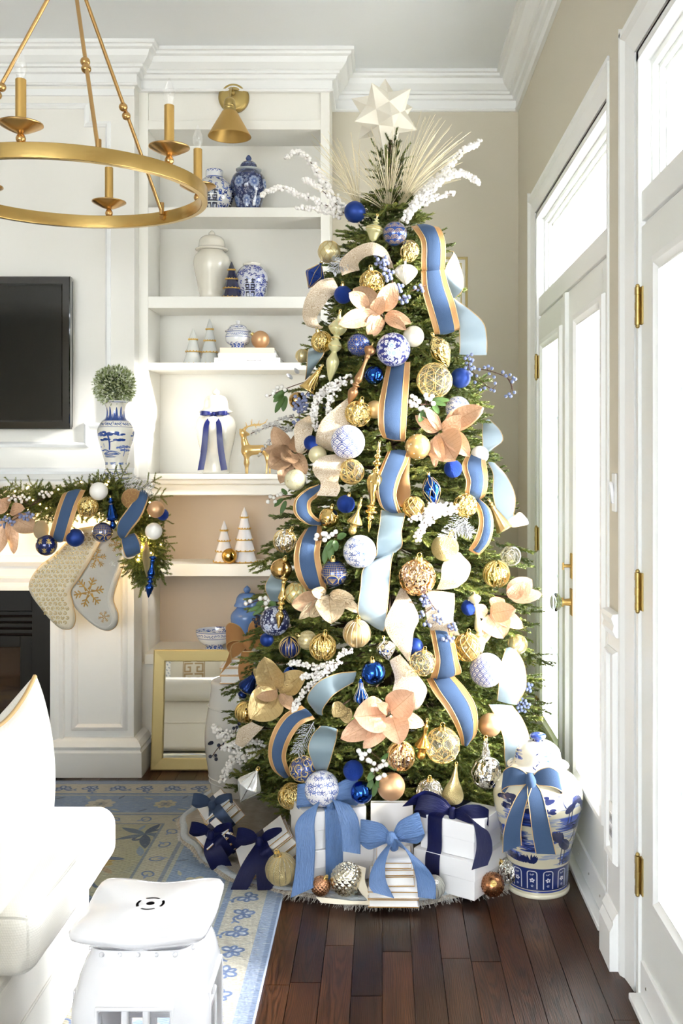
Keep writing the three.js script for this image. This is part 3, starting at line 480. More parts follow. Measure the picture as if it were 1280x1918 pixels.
{
  let o = thing('ginger_jar', 'round blue and white jar with black double happiness symbol on the top shelf', 'jar', [xs(402), shelfTop[0], -DS]);
  part('body', turn(slathe([[0, 0], [0.06, 0], [0.075, 0.02], [0.094, 0.08], [0.085, 0.13], [0.058, 0.162], [0.044, 0.17]])), porcelain(happyTex), o);
  const nk = part('lid', turn(lathe([[0.042, 0.17], [0.042, 0.205], [0.036, 0.212], [0, 0.214]])), porcelain(sprigTex), o); nk.userData.label = 'patterned flat cap lid';
  o = thing('ginger_jar', 'dark blue floral temple jar with knobbed lid on the top shelf', 'jar', [xs(466), shelfTop[0], -DS]);
  part('body', turn(slathe([[0, 0], [0.056, 0], [0.058, 0.02], [0.068, 0.06], [0.087, 0.125], [0.08, 0.172], [0.055, 0.2], [0.046, 0.208]])), porcelain(peonyTex), o);
  part('rim', lathe([[0.044, 0.205], [0.062, 0.207], [0.063, 0.213], [0.046, 0.219], [0.04, 0.219]]), porcelain(null, { color: '#c9cfd0' }), o);
  part('lid', turn(slathe([[0.042, 0.218], [0.04, 0.235], [0.026, 0.25], [0.008, 0.255]])), porcelain(peonyTex), o);
  part('knob', slathe([[0.006, 0.253], [0.013, 0.262], [0.014, 0.27], [0.006, 0.282], [0, 0.286]], 16, 18), porcelain(null, { color: '#31477f' }), o);
  o = thing('ginger_jar', 'plain cream temple jar with domed lid on the second shelf', 'jar', [xs(397, 4.93), shelfTop[1], -4.93]);
  part('body', slathe([[0, 0], [0.058, 0], [0.06, 0.03], [0.074, 0.1], [0.09, 0.175], [0.085, 0.215], [0.062, 0.245], [0.055, 0.255]]), M.creamCeramic, o);
  part('lid', slathe([[0.062, 0.248], [0.078, 0.25], [0.08, 0.256], [0.066, 0.268], [0.06, 0.3], [0.04, 0.318], [0.012, 0.322]], 40), M.creamCeramic, o);
  part('knob', slathe([[0.008, 0.32], [0.016, 0.328], [0.015, 0.336], [0.005, 0.346], [0, 0.35]], 14, 18), M.creamCeramic, o);
  coneTree(xs(434, 4.85), 4.85, shelfTop[1], 0.178, 0.05, 4, M.navyCeramic, 'navy ceramic tree with gilt rims on the second shelf beside the cream jar');
  o = thing('ginger_jar', 'small blue and white open jar with double happiness symbol on the second shelf', 'jar', [xs(472), shelfTop[1], -DS]);
  part('body', turn(slathe([[0, 0], [0.06, 0], [0.062, 0.015], [0.077, 0.085], [0.074, 0.13], [0.05, 0.162], [0.04, 0.166]])), porcelain(happyTex2), o);
  part('collar', lathe([[0.036, 0.163], [0.044, 0.165], [0.044, 0.178], [0.039, 0.18], [0.035, 0.178], [0.034, 0.16]]), M.creamCeramic, o);
  coneTree(xs(362), DS, shelfTop[2], 0.178, 0.05, 3, P({ color: '#e2e4e0', roughness: 0.2, clearcoat: 0.5 }), 'shorter pale ceramic tree with gilt rims on the middle shelf');
  coneTree(xs(393), DS, shelfTop[2], 0.225, 0.05, 4, P({ color: '#d9dcda', roughness: 0.2, clearcoat: 0.5 }), 'taller pale ceramic tree with gilt rims on the middle shelf');
  const bookLabels = ['thin white lettered book at the base of the shelf book pile', 'white book in the middle of the shelf book pile', 'cream book on top of the shelf book pile'];
  let y = shelfTop[2]; [[408, 529, 0.026, '#ece9e6'], [415, 521, 0.022, '#f1efec'], [418, 518, 0.024, '#efe2cc']].forEach(([a, b, t, col], i) => {
    const x0 = xs(a), x1 = xs(b), k = thing('book', bookLabels[i], 'book', [(x0 + x1) / 2, y, -DS], 'books on the middle shelf'), w = (x1 - x0) / 2;
    const spine = i ? S({ color: col, roughness: 0.6 }) : S({ roughness: 0.6, map: canvasTex(512, 64, (c, W2, H2) => { c.fillStyle = col; c.fillRect(0, 0, W2, H2); c.fillStyle = '#8f8f94'; c.font = '26px serif'; c.fillText('THE', 24, 42); c.fillStyle = '#c4c2c2'; for (let i = 0; i < 12; i++) c.fillRect(90 + i * 13, 26 + (i % 3) * 3, 8, 11); c.fillStyle = '#77777e'; c.font = 'bold 26px serif'; c.fillText('BOOK OF', 250, 42); c.fillStyle = '#c4c2c2'; for (let i = 0; i < 7; i++) c.fillRect(410 + i * 13, 26 + (i % 2) * 3, 8, 11); }) });
    const sp = new THREE.BoxGeometry(2 * w, t, 0.004); part('spine', sp.translate(0, t / 2, 0.098), spine, k);
    part('cover', merge([box(-w, w, 0, 0.003, -0.1, 0.097, 0.001), box(-w, w, t - 0.003, t, -0.1, 0.097, 0.001)]), S({ color: col, roughness: 0.6 }), k);
    part('pages', box(-w + 0.004, w - 0.004, 0.003, t - 0.003, -0.097, 0.094, 0), M.paper, k); y += t + 0.0005;
  });
  o = thing('lidded_bowl', 'small blue and white lidded bowl on top of the shelf books', 'bowl', [xs(447), y, -4.88]);
  part('body', turn(slathe([[0, 0], [0.036, 0], [0.036, 0.008], [0.032, 0.014], [0.056, 0.035], [0.061, 0.06], [0.055, 0.082], [0.056, 0.086]])), porcelain(sprigTex), o);
  part('lid', turn(slathe([[0.062, 0.086], [0.062, 0.09], [0.048, 0.098], [0.036, 0.114], [0.012, 0.122], [0, 0.123]])), porcelain(scrollTex('#e8eaf2', INK, 120, false)), o);
  part('knob', slathe([[0.006, 0.12], [0.009, 0.13], [0.01, 0.14], [0, 0.142]], 12, 16), M.whiteCeramic, o);
  o = thing('bauble', 'matte copper bauble resting on the shelf books', 'bauble', [xs(488, 4.86), y + 0.044, -4.86]);
  part('globe', ball(0.044), S({ color: '#dfb286', metalness: 0.7, roughness: 0.42 }), o); part('cap', new THREE.CylinderGeometry(0.009, 0.01, 0.012, 14).rotateZ(0.9).translate(-0.037, 0.026, 0.01), M.goldCap, o);
  o = thing('ginger_jar', 'plain white temple jar tied with a navy ribbon beside the gold deer', 'jar', [xs(405, 4.88), shelfTop[3], -4.88]);
  part('body', slathe([[0, 0], [0.062, 0], [0.064, 0.02], [0.068, 0.07], [0.09, 0.17], [0.098, 0.225], [0.088, 0.265], [0.062, 0.288], [0.058, 0.3]]), M.creamCeramic, o);
  part('lid', slathe([[0.058, 0.292], [0.078, 0.296], [0.08, 0.302], [0.062, 0.316], [0.056, 0.355], [0.04, 0.376], [0.014, 0.382]], 40), M.creamCeramic, o);
  part('knob', slathe([[0.01, 0.38], [0.018, 0.392], [0.016, 0.402], [0.006, 0.412], [0, 0.415]], 14, 18), M.creamCeramic, o);
  const rb = part('neck_ribbon', lathe([[0.064, 0.276], [0.066, 0.276], [0.064, 0.296], [0.062, 0.296], [0.064, 0.276]], 40), M.royalSatin, o);
  const bt = (q) => bandStrip([[q * 0.004, 0.286, 0.07], [q * 0.028, 0.24, 0.096], [q * 0.034, 0.18, 0.106], [q * 0.042, 0.1, 0.104], [q * 0.056, 0.018, 0.104]], [[0.006, 0, 0], [0.012, 0, 0], [0.014, 0.001, 0], [0.015, 0.001, 0.001], [0.015, 0.002, 0.001]], 0.0014, 30, 2);
  part('tail', bt(-1), M.royalSatin, o); part('tail', bt(1), M.royalSatin, o);
  for (const q of [-1, 1]) part('loop', bandStrip([[0, 0.287, 0.07], [q * 0.025, 0.29, 0.085], [q * 0.058, 0.292, 0.08], [q * 0.064, 0.29, 0.066], [q * 0.03, 0.286, 0.064], [0, 0.286, 0.066]], [5, 9, 10, 10, 9, 5].map((h) => [0, h / 1000, 0]), 0.0014, 24, 2), M.royalSatin, o);
  part('knot', moved(ball(0.009, 14, 10).scale(1, 1, 0.7), 0, 0.287, 0.076), M.royalSatin, o);
  coneTree(xs(420, 4.87), 4.87, shelfTop[4], 0.2, 0.052, 4, M.whiteCeramic, 'shorter white ceramic tree with gilt rims beside the gold bauble');
  coneTree(xs(458, 4.87), 4.87, shelfTop[4], 0.266, 0.062, 5, M.whiteCeramic, 'tallest white ceramic tree with five gilt rims on the taupe shelf');
  o = thing('bauble', 'shiny gold bauble in front of the white ceramic trees', 'bauble', [xs(430, 4.8), shelfTop[4] + 0.037, -4.8]);
  part('globe', ball(0.037), S({ color: '#d9a850', metalness: 1, roughness: 0.12 }), o); part('cap', new THREE.CylinderGeometry(0.008, 0.009, 0.01, 14).rotateX(PI / 2).translate(0, 0.006, 0.04), M.goldCap, o);
  o = thing('ginger_jar', 'plain cornflower blue temple jar with bell lid on the lowest shelf', 'jar', [xs(463, 4.86), shelfTop[5], -4.86]);
  part('body', slathe([[0, 0], [0.05, 0], [0.052, 0.02], [0.064, 0.07], [0.079, 0.13], [0.077, 0.165], [0.055, 0.19], [0.047, 0.2]]), M.blueCeramic, o);
  part('lid', slathe([[0.046, 0.198], [0.06, 0.202], [0.064, 0.206], [0.056, 0.222], [0.05, 0.246], [0.034, 0.264], [0.012, 0.268]], 40), M.blueCeramic, o);
  part('knob', slathe([[0.008, 0.266], [0.016, 0.276], [0.016, 0.288], [0.006, 0.298], [0, 0.303]], 14, 18), M.blueCeramic, o);
  o = thing('bowl', 'open blue and white porcelain bowl on the lowest shelf', 'bowl', [xs(402, 4.82), shelfTop[5], -4.82]);
  part('outside', turn(slathe([[0, 0], [0.04, 0], [0.042, 0.012], [0.038, 0.016], [0.07, 0.04], [0.086, 0.07], [0.09, 0.094]])), porcelain(sprigTex), o);
  part('inside', turn(slathe([[0.09, 0.094], [0.087, 0.094], [0.082, 0.07], [0.066, 0.042], [0.03, 0.02], [0, 0.018]])), porcelain(scrollTex('#dfe4f0', INK, 150, false)), o);
}

// ---------- smooth bodies from tapered capsules (reindeer) ----------
function blob(bones, cell, k = 0.006) {   // bones: [A, B, ra, rb]; surface nets on a grid
  const lo = V(9, 9, 9), hi = V(-9, -9, -9); for (const [a, b, ra, rb] of bones) { const m = Math.max(ra, rb) + 2 * cell; lo.min(a.clone().subScalar(m)).min(b.clone().subScalar(m)); hi.max(a.clone().addScalar(m)).max(b.clone().addScalar(m)); }
  const n = [0, 1, 2].map((i) => Math.ceil((hi.getComponent(i) - lo.getComponent(i)) / cell) + 1), f = new Float32Array(n[0] * n[1] * n[2]), id = (x, y, z) => x + n[0] * (y + n[1] * z);
  const pre = bones.map(([a, b, ra, rb]) => { const d = b.clone().sub(a); return [a.x, a.y, a.z, d.x, d.y, d.z, Math.max(d.lengthSq(), 1e-9), ra, rb]; });
  for (let z = 0; z < n[2]; z++) for (let y = 0; y < n[1]; y++) for (let x = 0; x < n[0]; x++) {
    const px = lo.x + x * cell, py = lo.y + y * cell, pz = lo.z + z * cell; let s = 0;
    for (const [ax, ay, az, dx, dy, dz, L, ra, rb] of pre) { const ex = px - ax, ey = py - ay, ez = pz - az, t = Math.max(0, Math.min(1, (ex * dx + ey * dy + ez * dz) / L)); const D = Math.hypot(ex - t * dx, ey - t * dy, ez - t * dz) - (ra + (rb - ra) * t); s += Math.exp(-D / k); }
    f[id(x, y, z)] = -k * Math.log(Math.max(s, 1e-30));
  }
  const vid = new Int32Array(f.length).fill(-1), pos = [], idx = [], off = [[0, 0, 0], [1, 0, 0], [0, 1, 0], [1, 1, 0], [0, 0, 1], [1, 0, 1], [0, 1, 1], [1, 1, 1]], edges = [[0, 1], [2, 3], [4, 5], [6, 7], [0, 2], [1, 3], [4, 6], [5, 7], [0, 4], [1, 5], [2, 6], [3, 7]];
  for (let z = 0; z < n[2] - 1; z++) for (let y = 0; y < n[1] - 1; y++) for (let x = 0; x < n[0] - 1; x++) {
    let c = 0, sx = 0, sy = 0, sz = 0; const v = off.map(([a, b, d]) => f[id(x + a, y + b, z + d)]);
    for (const [p, q] of edges) if ((v[p] < 0) !== (v[q] < 0)) { const t = v[p] / (v[p] - v[q]); sx += off[p][0] + t * (off[q][0] - off[p][0]); sy += off[p][1] + t * (off[q][1] - off[p][1]); sz += off[p][2] + t * (off[q][2] - off[p][2]); c++; }
    if (c) { vid[id(x, y, z)] = pos.length / 3; pos.push(lo.x + (x + sx / c) * cell, lo.y + (y + sy / c) * cell, lo.z + (z + sz / c) * cell); }
  }
  for (let z = 1; z < n[2] - 1; z++) for (let y = 1; y < n[1] - 1; y++) for (let x = 1; x < n[0] - 1; x++) {
    const a = f[id(x, y, z)] < 0;
    for (const [d, u, w] of [[[1, 0, 0], [0, 1, 0], [0, 0, 1]], [[0, 1, 0], [0, 0, 1], [1, 0, 0]], [[0, 0, 1], [1, 0, 0], [0, 1, 0]]]) {
      if (a === f[id(x + d[0], y + d[1], z + d[2])] < 0) continue;
      const q = [[0, 0], [1, 0], [1, 1], [0, 1]].map(([i, j]) => vid[id(x - i * u[0] - j * w[0], y - i * u[1] - j * w[1], z - i * u[2] - j * w[2])]);
      if (a) idx.push(q[0], q[1], q[2], q[0], q[2], q[3]); else idx.push(q[0], q[2], q[1], q[0], q[3], q[2]);
    }
  }
  const g = new THREE.BufferGeometry(); g.setAttribute('position', new THREE.Float32BufferAttribute(pos, 3)); g.setIndex(idx); g.computeVertexNormals();
  return g;
}
{ // gold reindeer, facing left with its head turned back, antlers swept to the right
  const o = thing('reindeer_figurine', 'gold standing reindeer figurine with branching antlers beside the ribboned jar', 'figurine', [xs(478, 4.86), shelfTop[3], -4.86]);
  const B = (a, b, r, q) => [V(...a), V(...b), r, q], u = 0.001;
  const k = (l) => l.map(([a, b, r, q]) => B(a.map((v) => v * u), b.map((v) => v * u), r * u, q * u));
  part('body', blob(k([
    [[-38, 112, 0], [50, 118, 0], 25, 21], [[-42, 112, 0], [-50, 150, 4], 20, 13], [[-50, 150, 4], [-58, 192, 6], 13, 11], [[-58, 196, 6], [-30, 190, 12], 13, 6], [[-62, 202, 6], [-72, 214, 2], 4, 3], [[-56, 204, 10], [-52, 220, 14], 4, 2],
    [[-40, 100, 10], [-36, 52, 12], 14, 6.5], [[-36, 52, 12], [-36, 2, 12], 6, 5], [[-42, 100, -10], [-46, 52, -12], 14, 6.5], [[-46, 52, -12], [-44, 2, -12], 6, 5],
    [[54, 112, 11], [62, 70, 12], 18, 7.5], [[62, 70, 12], [56, 2, 12], 6, 5], [[56, 112, -11], [70, 66, -12], 18, 7.5], [[70, 66, -12], [70, 2, -12], 6, 5], [[66, 126, 0], [78, 122, 0], 7, 4]]), 0.0035), M.goldDeer, o);
  const an = k([[[-50, 206, 6], [-38, 226, 8], 3.4, 3.2], [[-38, 226, 8], [-10, 234, 10], 3.2, 3], [[-10, 234, 10], [24, 234, 10], 3, 2.8], [[24, 234, 10], [50, 246, 10], 2.8, 2.2], [[50, 246, 10], [60, 262, 10], 2.2, 1.6], [[-38, 226, 8], [-44, 248, 8], 2.6, 1.6], [[-16, 233, 10], [-14, 262, 10], 2.6, 1.6], [[14, 234, 10], [22, 256, 10], 2.6, 1.6], [[2, 234, 10], [8, 218, 12], 2.4, 1.6], [[-54, 206, 2], [-50, 224, -10], 3, 2.6], [[-50, 224, -10], [-6, 240, -16], 2.6, 2.2], [[-6, 240, -16], [34, 242, -18], 2.2, 1.8], [[-20, 236, -14], [-22, 256, -16], 2.2, 1.5]]);
  part('antlers', blob(an, 0.002, 0.0018), M.goldDeer, o);
}
// ---------- mantel vase with topiary ----------
{
  const x = (217 - PX) * 4.53 / F;
  const o = thing('vase', 'blue and white landscape vase on the mantel end', 'vase', [x, 1.335, -4.53]);
  part('body', turn(slathe([[0.05, 0], [0.06, 0.012], [0.05, 0.05], [0.05, 0.085], [0.062, 0.13], [0.08, 0.195], [0.082, 0.225], [0.066, 0.262], [0.045, 0.282], [0.041, 0.31], [0.047, 0.338], [0.061, 0.354]], 60)), porcelain(landscapeTex), o); part('lip', lathe([[0.0605, 0.353], [0.062, 0.356], [0.06, 0.359], [0.05, 0.35], [0.036, 0.31]], 40), porcelain(null, { color: '#e6e6e6' }), o);
  const t = thing('topiary_ball', 'round pale green boxwood topiary ball on the mantel vase', 'topiary', [x - 0.005, 1.335 + 0.425, -4.53]);
  part('core', ico(0.066, 3), S({ color: '#3f4a2c', roughness: 0.9 }), t);
  const lf = new THREE.BufferGeometry(); lf.setAttribute('position', new THREE.Float32BufferAttribute([0, 0, 0, 0.0036, 0.007, 0.0008, 0, 0.016, 0, -0.0036, 0.007, 0.0008], 3)); lf.setIndex([0, 1, 2, 0, 2, 3]); lf.computeVertexNormals();
  const im = new THREE.InstancedMesh(lf, S({ color: '#ffffff', roughness: 0.5, side: THREE.DoubleSide }), 3600), m = new THREE.Matrix4(), q = new THREE.Quaternion(), c = new THREE.Color();
  for (let i = 0; i < 3600; i++) { const d = V(rr(-1, 1), rr(-1, 1), rr(-1, 1)).normalize(), r = rr(0.062, 0.09); const dir = d.clone().add(V(rr(-1, 1), rr(-0.6, 1), rr(-1, 1)).multiplyScalar(0.8)).normalize(); q.setFromUnitVectors(V(0, 1, 0), dir); q.multiply(new THREE.Quaternion().setFromAxisAngle(V(0, 1, 0), rnd() * 6.3)); m.compose(d.multiplyScalar(r), q, V(1, 1, 1).multiplyScalar(rr(0.8, 1.25))); im.setMatrixAt(i, m); im.setColorAt(i, c.set(['#97a56c', '#aeba86', '#d3d9ba', '#7d8c54', '#ecefdf'][Math.floor(rnd() * 5)])); }
  im.name = 'foliage'; im.userData.kind = 'stuff'; shade(im); t.add(im);
}
// ---------- sconce ----------
{
  const o = thing('wall_sconce', 'brass wall sconce with cone shade on the bookcase header', 'sconce', [-0.712, 3.152, -D_BK + 0.0]);
  part('backplate', lathe([[0, 0.018], [0.03, 0.018], [0.05, 0.013], [0.056, 0.016], [0.066, 0.012], [0.073, 0.004], [0.073, -0.014], [0, -0.014]], 48).rotateX(PI / 2), M.brassOld, o);
  part('arm', tube([[0, 0.01, 0.015], [0.0, 0.02, 0.06], [0.004, -0.01, 0.13], [0.006, -0.06, 0.165]], 0.006, 20, 10), M.brassOld, o);
  part('arm_joint', merge([moved(ball(0.012, 16, 12), 0, 0.012, 0.03), new THREE.CylinderGeometry(0.004, 0.004, 0.03, 10).rotateZ(PI / 2).translate(0.014, 0.03, 0.022)]), M.brassOld, o);
  const s = part('shade', lathe([[0.028, 0], [0.034, -0.004], [0.095, -0.112], [0.099, -0.114], [0.096, -0.108], [0.034, 0.0], [0.028, 0.003]], 48), M.brassMatte, o, [0.008, -0.13, 0.18]);
  part('socket_cup', slathe([[0.028, 0], [0.027, 0.014], [0.029, 0.018], [0.024, 0.022], [0.027, 0.03], [0.022, 0.055], [0.008, 0.066], [0, 0.066]], 30, 24), M.brassOld, o, [0.008, -0.13, 0.18]);
  part('bulb', slathe([[0, -0.07], [0.022, -0.06], [0.026, -0.045], [0.014, -0.015], [0.012, 0]], 20, 18), P({ color: '#ffffff', transmission: 1, roughness: 0.05, thickness: 0 }), s);
}
// ---------- chandelier ----------
{
  const Xc = -1.09, Dc = 3.5, R = 0.46, o = thing('ring_chandelier', 'brass ring chandelier with candle lights hanging from slanted rods', 'chandelier', [Xc, 2.365, -Dc]);
  const brush = P({ color: '#d6b572', metalness: 1, roughness: 0.24, bumpMap: at2(dataTex(256, 64, (u, v) => 0.5 + 0.5 * fbm(u * 6, v * 60, 3), 1, 1, false), 12, 1), bumpScale: 0.0006 });
  part('ring', lathe([[R - 0.009, -0.024], [R + 0.009, -0.024], [R + 0.011, -0.022], [R + 0.011, 0.022], [R + 0.009, 0.024], [R - 0.009, 0.024], [R - 0.011, 0.022], [R - 0.011, -0.022], [R - 0.009, -0.024]], 120), brush, o);
  const hub = V(0, 0.78, 0), rods = [62, 182, 302];
  part('hub', slathe([[0, -0.03], [0.02, -0.025], [0.026, 0], [0.02, 0.02], [0.008, 0.03], [0.008, 0.17], [0.05, 0.172], [0.06, 0.185]], 40, 30), M.copperRod, o, hub);
  const rd = (a) => { const r = a * PI / 180; return V(Math.cos(r), 0, -Math.sin(r) * -1); };
  for (const a of rods) {
    const e = rd(a).multiplyScalar(R - 0.018), s = hub.clone().add(rd(a).multiplyScalar(0.02)), m = s.clone().lerp(e, 0.55), dir = e.clone().sub(s).normalize();
    const r = part('rod', rod(s, e.clone().setY(0.02), 0.0068, 0.0068, 12), M.copperRod, o);
    part('ball_joint', merge([moved(ball(0.016, 18, 14), ...m.clone().addScaledVector(dir, -0.016).toArray()), moved(ball(0.016, 18, 14), ...m.clone().addScaledVector(dir, 0.016).toArray())]), M.copperRod, r);
    part('bracket', merge([rod(e.clone().setY(0.055), e.clone().setY(0.01), 0.0095, 0.0095, 12), rod(e.clone().setY(0.0), rd(a).multiplyScalar(R - 0.008), 0.011, 0.011, 12)]), M.copperRod, r);
  }
  for (let i = 0; i < 6; i++) {
    const p = rd(31 + 60 * i).multiplyScalar(R), g = new THREE.Group(); g.name = 'candle_light'; g.position.copy(p); o.add(g);
    part('finial', slathe([[0.004, 0.022], [0.012, 0.026], [0.015, 0.036], [0.011, 0.046], [0.008, 0.05]], 16, 18), M.copperRod, g);
    part('drip_pan', slathe([[0.008, 0.05], [0.03, 0.058], [0.064, 0.076], [0.066, 0.08], [0.062, 0.08], [0.03, 0.066], [0, 0.064]], 30, 36), M.copperRod, g);
    part('candle_sleeve', lathe([[0.0155, 0.064], [0.016, 0.066], [0.016, 0.214], [0.014, 0.216], [0, 0.216]], 24), M.brassMatte, g);
    part('bulb', slathe([[0.01, 0.214], [0.013, 0.226], [0.0185, 0.245], [0.017, 0.265], [0.008, 0.29], [0.002, 0.304], [0, 0.305]], 30, 20), P({ color: '#ffffff', transmission: 0.965, roughness: 0.02, thickness: 0, ior: 1.6 }), g);
  }
}
// ---------- leaning mirror ----------
{
  const w = 0.79, h = 0.545, o = thing('leaning_mirror', 'rectangular mirror in a pale gold frame leaning on the lower cabinet', 'mirror', [-1.067, 0.003, -4.6]);
  o.rotation.x = -0.125;
  part('frame', frame([[0, -0.028], [0, 0], [0.006, 0.004], [0.05, 0], [0.054, -0.006], [0.054, -0.028]], V(0, 0, 0), X, Y, Z, w, h), M.champagne, o);
  part('mirror_glass', box(0.05, w - 0.05, 0.05, h - 0.05, -0.02, -0.012, 0), M.mirror, o);
  part('backing', box(0.004, w - 0.004, 0.004, h - 0.004, -0.03, -0.021, 0), M.bark, o);
}
// ---------- rug ----------
{
  const x0 = -3.6, x1 = -0.33, d0 = 1.0, d1 = 4.43, Wm = x1 - x0, Hm = d1 - d0, px = 620;
  const tex = canvasTex(2028, 2048, (c, w, h) => {
    const k = w / Wm, ky = h / Hm; c.scale(1, ky / k); const hh = Hm * k;
    const ring = (m, col) => { c.fillStyle = col; c.fillRect(m * k, m * k, w - 2 * m * k, hh - 2 * m * k); };
    ring(0, '#7787a3'); ring(0.014, '#8c9ab3'); ring(0.05, '#b5b2a8'); ring(0.165, '#7c8daa'); ring(0.185, '#a6a8a6'); ring(0.2, '#8294b2'); ring(0.40, '#a8a8a0'); ring(0.415, '#7f8998'); ring(0.43, '#aca899'); ring(0.52, '#78828f'); ring(0.53, '#a09d88');
    const edge = (m, step, f) => { const n = Math.round((Wm - 2 * m) / step), nn = Math.round((Hm - 2 * m) / step); for (let i = 0; i <= n; i++) { const t = m + (Wm - 2 * m) * i / n; f(t * k, m * k, 0, i); f(t * k, hh - m * k, PI, i); } for (let i = 1; i < nn; i++) { const t = m + (Hm - 2 * m) * i / nn; f(m * k, t * k, -PI / 2, i); f(w - m * k, t * k, PI / 2, i); } };
    edge(0.108, 0.118, (x, y, a, i) => { c.save(); c.translate(x, y); c.rotate(a + (i % 2 ? 0.5 : -0.3)); c.strokeStyle = '#62749a'; c.lineWidth = 5; for (const [a2, r2] of [[-1.57, 10], [0.5, 9], [2.6, 9], [-0.5, 7], [-2.6, 7]]) { c.fillStyle = '#aeb6c6'; c.beginPath(); c.ellipse(13 * Math.cos(a2), 12 * Math.sin(a2), r2, r2 * 0.7, a2, 0, 6.3); c.fill(); c.stroke(); } c.beginPath(); c.moveTo(4, 8); c.bezierCurveTo(10, 26, 26, 22, 34, 12); c.stroke(); leafInk(c, 22, 16, 18, 0.8, '#7384a8'); c.restore(); });
    edge(0.475, 0.13, (x, y, a, i) => { c.strokeStyle = '#64759a'; c.lineWidth = 4; c.beginPath(); c.ellipse(x, y, 15, 11, i, 0, 6.3); c.stroke(); leafInk(c, x, y, 26, i * 2, '#7d8bab'); });
    edge(0.30, 0.26, (x, y, a, i) => { flower(c, x, y, rr(26, 38), i % 2 ? '#b9b097' : '#b5b0a4', '#8f887e', 8); flower(c, x, y, 18, '#98968f', '#66707f', 6); for (let q = 0; q < 4; q++) leafInk(c, x + 52 * Math.cos(q * 1.57 + 0.78), y + 52 * Math.sin(q * 1.57 + 0.78), 30, q * 1.57 + 0.78 + rr(-0.5, 0.5), q % 2 ? '#65728a' : '#aeab9c'); });
    c.save(); c.beginPath(); c.rect(0.53 * k, 0.53 * k, w - 1.06 * k, hh - 1.06 * k); c.clip();
    for (let i = 0; i < 120; i++) { const x = rnd() * w, y = rnd() * hh; c.globalAlpha = 0.25; c.fillStyle = ['#a8966a', '#8e979f', '#a9a28a', '#868f84'][i % 4]; c.beginPath(); c.ellipse(x, y, rr(40, 130), rr(20, 60), rnd() * 3, 0, 6.3); c.fill(); } c.globalAlpha = 1;
    for (let gx = 0; gx < 13; gx++) for (let gy = 0; gy < 13; gy++) { const x = (gx + 0.5 + rr(-0.25, 0.25)) * w / 13, y = (gy + 0.5 + rr(-0.25, 0.25)) * hh / 13;
      c.strokeStyle = '#525d70'; c.lineWidth = 8; c.beginPath(); c.moveTo(x, y); c.bezierCurveTo(x + rr(-120, 120), y + rr(-60, 60), x + rr(-140, 140), y + rr(-120, 120), x + rr(-170, 170), y + rr(-170, 170)); c.stroke();
      if ((gx + gy) % 2) { flower(c, x, y, rr(34, 54), '#a3915f', '#7f725c', 7); flower(c, x, y, 20, '#aea27c', '#6a686a', 6); c.strokeStyle = '#8f8a7c'; c.lineWidth = 2; c.strokeRect(x - 6, y - 6, 12, 12); } else { for (let q = 0; q < 5; q++) leafInk(c, x, y, rr(60, 105), q * 1.3 + gx, q % 2 ? '#4a566c' : '#5d697c'); }
      for (let q = 0; q < 3; q++) leafInk(c, x + rr(-90, 90), y + rr(-90, 90), rr(34, 60), rnd() * 6.3, ['#5a6680', '#a08d74', '#8090a6'][q]); }
    c.restore();
    for (let i = 0; i < 42000; i++) { c.globalAlpha = rr(0.1, 0.4); c.fillStyle = rnd() > 0.5 ? '#cfcbbd' : '#5f6879'; c.fillRect(rnd() * w, rnd() * hh, rr(4, 16), 1.6); } c.globalAlpha = 1;
  });
  const bump = dataTex(512, 512, (u, v) => 0.5 + 0.3 * Math.sin((v * 64 + u * 20) * 6.283) + 0.35 * fbm(u * 60, v * 60, 2, 2), 6, 6, false);
  const pile = S({ map: tex, bumpMap: bump, bumpScale: 0.004, roughness: 0.95 });
  const g = new THREE.BoxGeometry(Wm, 0.011, Hm); const o = thing('area_rug', 'faded blue and beige oriental patterned rug on the dark timber floor', 'rug', [(x0 + x1) / 2, 0.006, -(d0 + d1) / 2]);
  part('pile', g, pile, o);
  part('bound_edge', merge([rod(V(Wm / 2, -0.001, -Hm / 2), V(Wm / 2, -0.001, Hm / 2), 0.005), rod(V(-Wm / 2, -0.001, -Hm / 2), V(-Wm / 2, -0.001, Hm / 2), 0.005), rod(V(-Wm / 2, -0.001, -Hm / 2), V(Wm / 2, -0.001, -Hm / 2), 0.005)]), S({ color: '#9aa6bc', roughness: 0.95 }), o);
}
